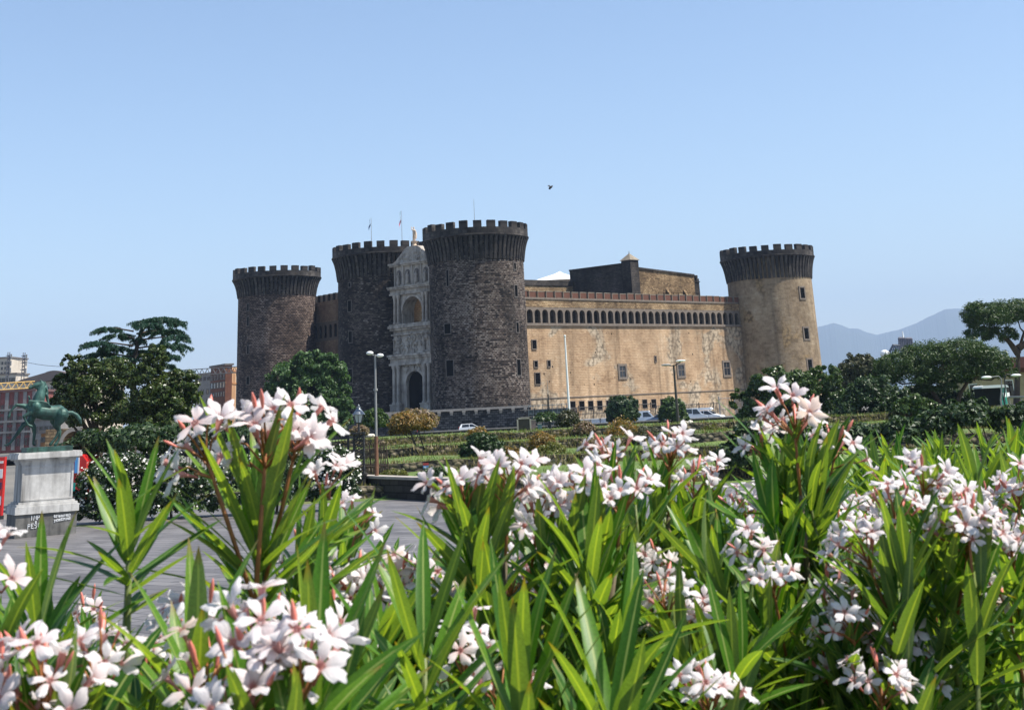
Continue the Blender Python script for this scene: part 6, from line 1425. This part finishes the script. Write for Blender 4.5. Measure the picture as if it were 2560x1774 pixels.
def add_leaf(mb, base, d, n, Ln, W, bend, twist=0.0, fold=.22):
    d = d.normalized(); s_ = d.cross(n).normalized(); n = s_.cross(d).normalized()
    prev = None
    for i in range(NS+1):
        f = i/NS
        w = W*1.24*max(.0, (f+.04)**.62*(1-f)**.8)*1.75*.5 if i < NS else 0.0
        if i == 0: w = W*.09
        p = base + d*(Ln*f) - n*(bend*Ln*f*f) 
        q = s_*math.cos(twist*f) + n*math.sin(twist*f); nn = n*math.cos(twist*f) - s_*math.sin(twist*f)
        row = (p - q*w + nn*w*fold, p, p + q*w + nn*w*fold)
        if prev:
            f0 = (i-1)/NS
            mb.v_quad = None
            b0 = len(mb.v)
            mb.face((prev[0], prev[1], row[1], row[0]), ((0,f0),(.5,f0),(.5,f),(0,f)))
            mb.face((prev[1], prev[2], row[2], row[1]), ((.5,f0),(1,f0),(1,f),(.5,f)))
        prev = row
def weld(me, d=1e-5):
    import bmesh
    bm = bmesh.new(); bm.from_mesh(me); bmesh.ops.remove_doubles(bm, verts=bm.verts, dist=d); bmesh.ops.dissolve_degenerate(bm, edges=bm.edges, dist=1e-6); bm.to_mesh(me); bm.free(); me.update(); return me
def make_shoot(seed, stem=.24, whorls=8, L0=.15, W0=.021, open_=1.0, bare=.25):
    """leafy shoot growing along +z from the origin: stem with whorls of three narrow leaves"""
    rr = random.Random(seed); mb = MB(); mb.mi = 1
    bendx, bendy = rr.uniform(-.03,.03), rr.uniform(-.03,.03)
    ax = lambda f: V(bendx*f*f, bendy*f*f, stem*f)
    mb.tube([ax(f/5) for f in range(6)], [.0042,.0038,.0034,.003,.0026,.002], 6); mb.mi = 0
    for k in range(whorls):
        f = bare + (1-bare)*k/(whorls-1)
        a0 = rr.uniform(0, 6.28); top = k/(whorls-1)
        for j in range(3 if k < whorls-1 else 3):
            if rr.random() < .07: continue
            a = a0 + j*2.094 + rr.uniform(-.3,.3)
            tilt = R((74 - 38*top**.9)*open_ + rr.uniform(-13,13)) if k < whorls-1 else R(rr.uniform(8,34))
            out = V(math.cos(a), math.sin(a), 0)
            d = out*math.sin(tilt) + V(0,0,1)*math.cos(tilt); n = -out*math.cos(tilt) + V(0,0,1)*math.sin(tilt)
            Ln = L0*rr.uniform(.78,1.15)*(1 - .25*(top > .95)); 
            add_leaf(mb, ax(f), d, n, Ln, W0*rr.uniform(.85,1.2), rr.uniform(-.08,.32), rr.uniform(-.6,.6), rr.uniform(.12,.4))
    me = weld(mb.mesh('leafy_shoot', [M_LEAF, M_STEM], smooth=True)); return me
HS = [st+.8*l for st, l in zip([.2,.24,.22,.26,.18,.23,.25,.21],[.15,.16,.145,.155,.165,.14,.15,.17])]
SH = [make_shoot(100+i, stem=[.2,.24,.22,.26,.18,.23,.25,.21][i], whorls=[6,7,6,8,6,7,8,6][i], L0=[.15,.16,.145,.155,.165,.14,.15,.17][i], W0=[.022,.024,.02,.022,.026,.02,.023,.027][i], open_=[.62,.8,.7,.9,.58,1.0,.75,.66][i], bare=[.3,.25,.35,.2,.3,.3,.2,.35][i]) for i in range(8)]
def make_flower(seed, cup, spread=1.0):
    """five twisted petals round a pink throat; opens along +z, tube below the origin"""
    rr = random.Random(seed); mb = MB()
    for k in range(5):
        a = 2*math.pi*k/5 + rr.uniform(-.12,.12); rot = Matrix.Rotation(a, 3, 'Z'); Lp = .0228*rr.uniform(.9,1.12); Wp = .0158*rr.uniform(.85,1.12); c_ = cup + rr.uniform(-.2,.25); tw = .35+rr.uniform(-.15,.15); rows = []
        for i in range(6):
            f = i/5; w = Wp*(.16+1.05*f**.8)*(1-.38*max(0,f-.6)/.4*1.6)*.5; row = []
            if i == 5: w *= .72
            for j in range(5):
                g = (j-2)/2; x = .003+Lp*f*math.cos(c_*(1-f*.75))*spread - abs(g)**2.2*.005*(f > .9); y = g*w + .004*f*f*1.0
                z = Lp*f*math.sin(c_*(1-.55*f)) + g*tw*w*.45 - .003*(g*g)*f + .0016*f*f*math.sin(3.1*g+k*1.7+seed) + rr.uniform(-.0006,.0006)
                row.append(rot @ V(x, y, z))
            rows.append(row)
        for i in range(5):
            for j in range(4): mb.face((rows[i][j], rows[i+1][j], rows[i+1][j+1], rows[i][j+1]), ((j/4,i/5*.85+.15),(j/4,(i+1)/5*.85+.15),((j+1)/4,(i+1)/5*.85+.15),((j+1)/4,i/5*.85+.15)))
    n = 8; prof = [(.0012,-.024),(.0016,-.014),(.003,-.007),(.0042,0.0005)]
    for i in range(3):
        for k in range(n):
            a, b = 2*math.pi*k/n, 2*math.pi*(k+1)/n; (r0, z0), (r1, z1) = prof[i], prof[i+1]; v0, v1 = .02+.1*i/3, .02+.1*(i+1)/3
            mb.face((V(r0*math.cos(a),r0*math.sin(a),z0), V(r0*math.cos(b),r0*math.sin(b),z0), V(r1*math.cos(b),r1*math.sin(b),z1), V(r1*math.cos(a),r1*math.sin(a),z1)), ((0,v0),(1,v0),(1,v1),(0,v1)))
    for k in range(7):                                             # fringed throat
        a = rr.uniform(0,6.28); mb.face((V(.002*math.cos(a),.002*math.sin(a),0), V(.0035*math.cos(a+.5),.0035*math.sin(a+.5),0), V(.005*math.cos(a+.2),.005*math.sin(a+.2),.006)), ((0,.12),(1,.12),(.5,.3)))
    return weld(mb.mesh('flower', M_PETAL, smooth=True), 1e-6)
FL = [make_flower(1,.35), make_flower(2,.55), make_flower(3,.2), make_flower(4,.9), make_flower(5,.7), make_flower(6,1.2,.8)]
def make_bud(s):
    mb = MB(); mb.lathe((0,0,0), [(.0012,0),(.002,.004),(.003,.012),(.0036,.018),(.003,.024),(.0016,.03),(.0002,.034)], 8); me = mb.mesh('bud', M_BUD, smooth=True); return me
BUD = make_bud(0)
# ------- shrubs of the bed: every shoot and blossom head belongs to the nearest one
SHR = []
LBL = [
 (-0.55,1.76,'oleander at the left edge with blurred white blossoms in the bottom corner'),
 (-0.39,2.60,'oleander with a bare dark stem and a fan of leaves before the plaza'),
 (-0.31,1.76,'tall oleander with the highest blossom head, in front of the orange building'),
 (-0.21,1.49,'nearest oleander, with big out-of-focus blossoms at the bottom'),
 (-0.08,2.27,'oleander with pink buds before the paved plaza, right of the tallest blossom head'),
 (0.00,1.95,'oleander with a wide pale pink head against the garden terraces'),
 (0.07,1.49,'low leafy oleander with broad pale-backed leaves at the bottom centre'),
 (0.18,2.15,'oleander with bright white heads below the round bushes'),
 (0.26,2.86,'oleander with open orange flower stalks below the parked vans'),
 (0.34,1.69,'leafy oleander with few blossoms low between the centre and the right'),
 (0.55,2.41,'oleander carrying a single high head of blossoms before the pale tan tower'),
 (0.65,3.25,'oleander thick with small white blossoms right of the centre'),
 (0.55,1.82,'oleander with a large drooping white head at the lower right'),
 (0.94,3.38,'leafy oleander below the umbrella pine, blossoms low'),
 (1.23,3.12,'leafy oleander with yellow seed pods at the right edge below the booth'),
 (0.86,2.08,'shaded oleander with dry yellow leaves in the lower right corner')]
for i, (x, y, lb) in enumerate(LBL):
    t = thing('oleander_shrub', (x, y, ZB_), lb, 'oleander', 'oleander shrubs in the foreground bed'); SHR.append((V(x,y,0), t, []))
def nearest(p): return min(SHR, key=lambda s: (s[0].x-p.x)**2*1.6 + (s[0].y-p.y)**2*.6)
RG = random.Random(77)
def dp(x, y, Y): return at(x*K, y*K, Y)
def put_in(me, name, p, d, roll, sc, parent):
    q = d.to_track_quat('Z', 'Y') @ Euler((0,0,roll)).to_quaternion()
    o = bpy.data.objects.new(name, me); scn.collection.objects.link(o); o.parent = parent
    o.location = p - ORG[parent.name]; o.rotation_mode = 'QUATERNION'; o.rotation_quaternion = q; o.scale = (sc, sc, sc); return o
def shoot(p, d, v=None, sc=1.0, stem=True):
    s = nearest(p); v = RG.randrange(len(SH)) if v is None else v
    put_in(SH[v], 'leafy_shoot', p, d, RG.uniform(0,6.28), sc, s[1])
    if stem: s[2].append((p, d))
def head(p, d, nfl=9, nb=6, sc=1.0, face=None, stem=True, width=1.0, stalk=.05):
    """flower head rising from p along d"""
    s = nearest(p); t = s[1]; d = d.normalized()
    mb = MB(); nfl = max(3, round(nfl*1.25)); nb = max(1, round(nb*.65)); ax = [p - d*stalk, p, p + d*.035*sc, p + d*.06*sc]; mb.tube(ax, [.0025*sc,.0024*sc,.0018*sc,.001*sc], 6)
    fl = []; bu = []
    u = d.cross(V(.3,.9,.2)).normalized(); w = d.cross(u)
    for k in range(nfl+nb):
        a = 2.4*k + RG.uniform(-.4,.4); isb = k >= nfl
        f = (RG.uniform(.35,1) if not isb else RG.uniform(.55,1.1)); base = p + d*(.012+.05*f*RG.uniform(.5,1))*sc
        lean = RG.uniform(.45,1.25)*(1.25-f*.6) if not isb else RG.uniform(.15,.8)
        o = (u*math.cos(a)+w*math.sin(a))*math.sin(lean)*width + d*math.cos(lean); o.normalize()
        ln = RG.uniform(.035,.065)*sc; tip = base + o*ln
        mid = base.lerp(tip,.5)+d*.004
        if isb:
            tip = base + o*ln*.75; mb.tube([base, mid, tip], [.0013*sc,.0011*sc,.0012*sc], 5); bu.append((tip, o))
        else:
            fo = (o + V(RG.uniform(-.3,.3),-.5,.2)*RG.uniform(.0,1.0)).normalized() if face is None else (o*.6+face).normalized()
            mb.tube([base, mid, tip - fo*.022*sc], [.0012*sc,.001*sc,.0013*sc], 5); fl.append((tip, fo))
    h = mb.build('flower_head', M_PEDN, t, smooth=True)
    ORG[h.name] = ORG[t.name]
    for q, o in fl: put_in(RG.choice(FL), 'flower', q, o, RG.uniform(0,6.28), sc*RG.uniform(.78,1.02), h)
    for q, o in bu: put_in(BUD, 'bud', q, o, 0, sc*RG.uniform(.4,.95), h)
    if stalk < .1:
        v = RG.randrange(len(SH)); s2 = RG.uniform(.8,1.0); st_ = (.2,.24,.22,.26,.18,.23,.25,.21)[v]; d2 = (d + V(RG.uniform(-.2,.2),RG.uniform(-.1,.2),0)).normalized()
        shoot(p - d*.015 - d2*st_*s2, d2, v, s2, stem=False)
    if stem: s[2].append((p - d*(stalk-.01), d))
UP = V(0,0,1)
def rd(a=.25): return (UP + V(RG.uniform(-a,a), RG.uniform(-a,a), 0)).normalized()
# hero shoots: (base x, base y, tip x, tip y, depth, variant, scale)
for (bx, by, tx, ty, Y, v, sc) in (
  (610,1480,720,1100,1.55,6,.85),
  (95,1560,120,1300,1.6,5,.8),(60,1590,40,1330,1.35,2,.85),(180,1560,175,1340,1.75,1,.75),
  (440,1640,440,1420,1.2,0,.8),(720,1620,760,1330,1.3,4,.8),(820,1560,905,1290,1.35,6,.85),(700,1700,690,1480,1.0,7,.8),
  (885,1330,890,1190,2.3,2,.75),(960,1340,950,1230,2.4,0,.7),
  
  (1380,1500,1480,1230,1.5,1,.9),
  (1440,1290,1450,1090,1.8,3,.85),(1490,1260,1560,1110,1.9,1,.85),(1395,1150,1375,985,1.7,4,.7),
  (1300,1760,1400,1500,1.2,1,.9),
  (1600,1620,1660,1290,1.5,3,.9),(1660,1580,1700,1350,1.5,0,.95),(1560,1500,1580,1240,1.8,2,.9),
  (1790,1330,1790,1080,1.85,1,1.0),
  (1900,1640,1960,1330,1.6,2,.9),(2060,1560,2100,1250,1.7,6,1.0),(2200,1560,2250,1220,1.8,4,1.0),(2290,1450,2330,1130,2.0,3,1.0),
  (2130,1240,2120,1000,2.5,1,1.0),(2230,1220,2240,960,2.3,4,1.0),(2290,1200,2290,965,2.2,0,1.05)):
    Y *= 1.3; sc *= 1.12 if bx < 700 else 1.0
    a, b = dp(bx,by,Y), dp(tx,ty,Y+RG.uniform(-.06,.06)); d = (b-a).normalized(); shoot(b - d*HS[v]*sc, d, v, sc)
def hero(seed, L0, W0, stem, whorls, lo, hi):
    rr = random.Random(seed); mb = MB(); mb.mi = 1; mb.tube([V(0,0,-.2), V(0,0,stem)], [.0055,.0035], 7); mb.mi = 0
    for k in range(whorls):
        f = k/(whorls-1); a0 = k*1.05 + rr.uniform(-.2,.2)
        for j in range(3):
            a = a0 + j*2.094 + rr.uniform(-.25,.25); tilt = R(hi+(lo-hi)*f + rr.uniform(-9,9)); out = V(math.cos(a), math.sin(a), 0)
            d = out*math.sin(tilt) + V(0,0,1)*math.cos(tilt); n = -out*math.cos(tilt) + V(0,0,1)*math.sin(tilt)
            add_leaf(mb, V(0,0,stem*f), d, n, L0*rr.uniform(.82,1.12), W0*.8*rr.uniform(.85,1.15), rr.uniform(-.1,.3), rr.uniform(-.4,.4), rr.uniform(.12,.32))
    return weld(mb.mesh('leafy_shoot', [M_LEAF, M_STEM], smooth=True))
for (x, y, Y, sd, L0, W0, stem, wh, lo, hi, lx) in (
  (578,1352,1.885,11,.2,.031,.09,7,24,58,0),(590,1420,1.9,12,.17,.026,.08,5,25,60,.05),
  (287,1340,1.75,13,.14,.025,.05,6,16,70,.03),(285,1470,1.75,14,.09,.018,.16,5,50,80,.0),
  (1075,1450,2.0,15,.15,.025,.08,6,18,48,0),(1330,1470,2.0,16,.16,.027,.09,7,20,57,.03),(1792,1320,2.4,17,.16,.024,.14,8,18,58,0),
  (1180,1840,1.6,18,.17,.029,.1,7,16,60,.02),(1370,1900,1.6,19,.18,.029,.1,6,22,64,.1),(1440,1290,2.4,20,.12,.02,.06,6,20,50,.0),(960,1720,1.6,21,.16,.026,.1,6,20,62,.0),(440,1790,1.5,22,.17,.028,.08,6,20,60,.0),(80,1620,1.7,23,.14,.024,.08,6,16,58,.0),(700,1800,1.45,24,.17,.028,.08,6,20,60,.05)):
    p = dp(x, y, Y); s_ = nearest(p); put_in(hero(sd, L0, W0, stem, wh, lo, hi), 'leafy_shoot', p, (UP+V(lx,-.05,0)).normalized(), RG.uniform(0,6.28), 1.0, s_[1]); s_[2].append((p - UP*.19, UP))
# hero flower heads: (x, y of the middle, depth, flowers, buds, scale, width, lean x)
for (x, y, Y, nf, nb, sc, wd, lx) in (
  (590,985,1.42,9,8,1.3,1.25,.05),(500,1000,1.42,5,4,1.25,1.1,-.35),(645,960,1.45,5,3,1.25,1.0,.25),(715,1110,1.55,4,2,.95,.8,.2),(785,1175,1.75,4,4,.9,.8,.3),
  (1060,1095,1.55,7,4,1.05,1.0,-.2),(1140,1085,1.55,9,5,1.05,1.1,.1),(1200,1140,1.6,8,2,1.05,1.0,.2),(1310,1110,1.6,10,6,1.1,1.15,0),(1390,1120,1.6,7,6,1.05,1.0,.2),
  (1395,1030,1.75,5,4,1.0,.9,-.15),(1505,1010,1.8,6,6,1.05,1.0,.1),(1560,1080,1.85,4,5,.95,.8,.1),(1610,1085,2.0,3,6,1.0,.7,0),
  (1795,945,1.8,8,7,1.25,1.2,0),(1740,1005,1.85,4,3,1.0,.9,-.25),(1865,1000,1.85,4,5,1.0,.9,.3),
  (1690,1150,2.25,9,4,1.1,1.1,-.1),(1760,1150,2.2,11,4,1.15,1.2,.1),(1830,1170,2.2,8,4,1.1,1.0,.1),(1880,1190,2.2,7,4,1.05,1.0,.2),
  (1950,1160,2.3,6,5,1.05,.9,0),(2010,1190,2.15,11,5,1.1,1.1,.1),(2060,1230,2.2,5,4,1.0,.9,.1),(2160,1150,2.5,6,6,1.1,1.0,.1),(2215,1230,2.2,6,5,1.0,.9,.2),(2295,1110,2.1,9,3,1.1,1.1,.1),
  (1930,1430,1.6,11,5,1.05,1.1,-.1),(2000,1470,1.6,10,5,1.0,1.1,.2),(1985,1550,1.5,8,5,1.0,1.0,.1),(2050,1510,1.6,5,3,1.0,.9,.3),(1890,1520,1.6,6,4,.95,1.0,-.2),
  (800,1330,1.55,12,10,1.1,1.2,0),(880,1320,1.55,10,6,1.05,1.1,.15),(720,1310,1.6,8,3,1.05,1.0,-.2),(980,1310,1.75,9,8,1.05,1.0,.1),(960,1380,1.6,7,5,1.0,1.0,0),
  (1190,1270,1.85,9,4,1.0,1.1,0),(1240,1350,1.75,7,4,.95,1.0,.1),(1150,1220,1.9,6,4,1.0,1.0,0),(1500,1310,1.75,10,6,1.0,1.0,0),(1480,1380,1.7,7,4,1.0,1.0,.1),(1600,1570,1.4,8,5,1.0,1.0,0),
  (1040,1480,1.35,6,3,1.0,.9,.1),(1120,1570,1.35,5,2,1.0,.9,.1),
  (590,1450,1.0,8,6,1.1,1.1,.0),(665,1520,.97,7,5,1.15,1.0,.1),(560,1590,.97,6,4,1.1,1.0,-.1),(470,1430,1.25,7,4,1.0,1.0,-.1),(460,1550,1.1,8,4,1.0,1.0,.0),
  (105,1550,1.05,8,8,1.1,1.1,-.1),(195,1500,1.1,7,5,1.05,1.0,.2),(30,1590,1.05,6,5,1.05,1.0,-.2),(-45,1290,1.15,6,2,1.05,1.0,.0),
  (400,1410,1.55,6,5,.95,.9,0),(190,1400,1.9,5,6,.95,.9,.1),(340,1500,1.4,4,3,.95,.9,0),(1800,1270,1.95,8,5,1.0,1.0,0),(1810,1330,1.9,6,5,.95,1.0,.2),(1700,1290,2.0,5,4,1.0,.9,0),
  (1740,1230,2.0,8,4,1.0,1.0,0),(1540,1420,1.6,5,3,.95,.9,0),(740,1420,1.4,7,4,1.0,1.0,.1),(860,1430,1.5,5,4,.95,.9,0)):
    Y *= 1.3; sc *= .9 if Y < 1.6 else .95
    c = dp(x, y+.066*sc*3240/Y, Y); head(c, (UP + V(lx,RG.uniform(-.2,.1),0)).normalized(), nf, nb, sc, width=wd, stalk=.14 if Y < 2 and x < 700 and y < 1050 else .05)
# filling: leafy shoots below the outline of the bed
OUT = [(-200,1330),(0,1330),(60,1370),(260,1420),(400,1430),(560,1390),(700,1340),(860,1260),(1000,1270),(1040,1190),(1250,1150),(1400,1120),(1560,1090),(1640,1030),(1750,975),(1900,955),(2050,940),(2200,935),(2303,925),(2500,925)]
def outline(x):
    for (a, ya), (b, yb) in zip(OUT[:-1], OUT[1:]):
        if a <= x <= b: return ya + (yb-ya)*(x-a)/(b-a)
    return 1300
cnt = 0
for k in range(470):
    x = RG.uniform(-150, 2460); yo = outline(x); y = yo + RG.random()**1.35*(1780-yo)
    f = (y-yo)/max(1, 1700-yo)
    Y = (3.9 if x > 1600 else 3.2)*(1-f)**1.0 + 1.9*f + RG.uniform(-.35,.5)
    Y = max(1.5+.3*(1-f), Y)
    if x < 1000 and f < .25: Y = RG.uniform(2.0,2.7)
    tip = dp(x, y+12, Y); d = rd(.36); sc = RG.uniform(.7,.98); v = RG.randrange(len(SH))
    shoot(tip - d*HS[v]*sc, d, v, sc, stem=(k % 2 == 0))
for k in range(150):                                              # deeper, lower growth that closes the gaps
    x = RG.uniform(-150, 2460); yo = max(outline(x)+70, 1180 if x > 1500 else 1330); y = yo + RG.random()*(1800-yo)
    Y = RG.uniform(2.6, 5.0); tip = dp(x, y, Y); d = rd(.5); shoot(tip - d*.34, d, RG.choice((1,3,5,6)), RG.uniform(.9,1.2), stem=False)
for k in range(70):                                               # close growth in front of the paved plaza and the terraces
    x = RG.uniform(1020, 1680); y = outline(x) + RG.uniform(20, 300); Y = RG.uniform(2.2,3.2); v = RG.randrange(len(SH)); d = rd(.4); sc = RG.uniform(.8,1.0); tip = dp(x,y,Y); shoot(tip - d*HS[v]*sc, d, v, sc, stem=False)
for k in range(34):
    x = RG.uniform(1000, 2300); y = max(outline(x)+150, RG.uniform(1200, 1520)); Y = RG.uniform(2.0,2.8); head(dp(x, y, Y), rd(.3), RG.randrange(5,9), RG.randrange(3,6), RG.uniform(.82,.95), stem=False)
for k in range(30):                                               # scattered smaller heads
    x = RG.uniform(300, 2300); yo = outline(x)+190; y = yo + RG.random()*(1650-yo); Y = RG.uniform(2.1,3.3)
    head(dp(x, y, Y), rd(.35), RG.randrange(3,7), RG.randrange(2,5), RG.uniform(.85,1.0), stem=False)
for c, t, st in SHR:                                              # woody stems down to the bed
    mb = MB(); rr = random.Random(int(c.x*1000)); base = V(c.x, c.y, ZB_)
    for (p, d) in st:
        b = base + V(rr.uniform(-.12,.12), rr.uniform(-.12,.12), -.03); m1 = p - d*.3
        mb.tube([p, p - d*.12, m1.lerp(b,.25), b], [.004,.0048,.0065,.011], 6)
    if st: mb.build('stem', M_WOOD, t, smooth=True)
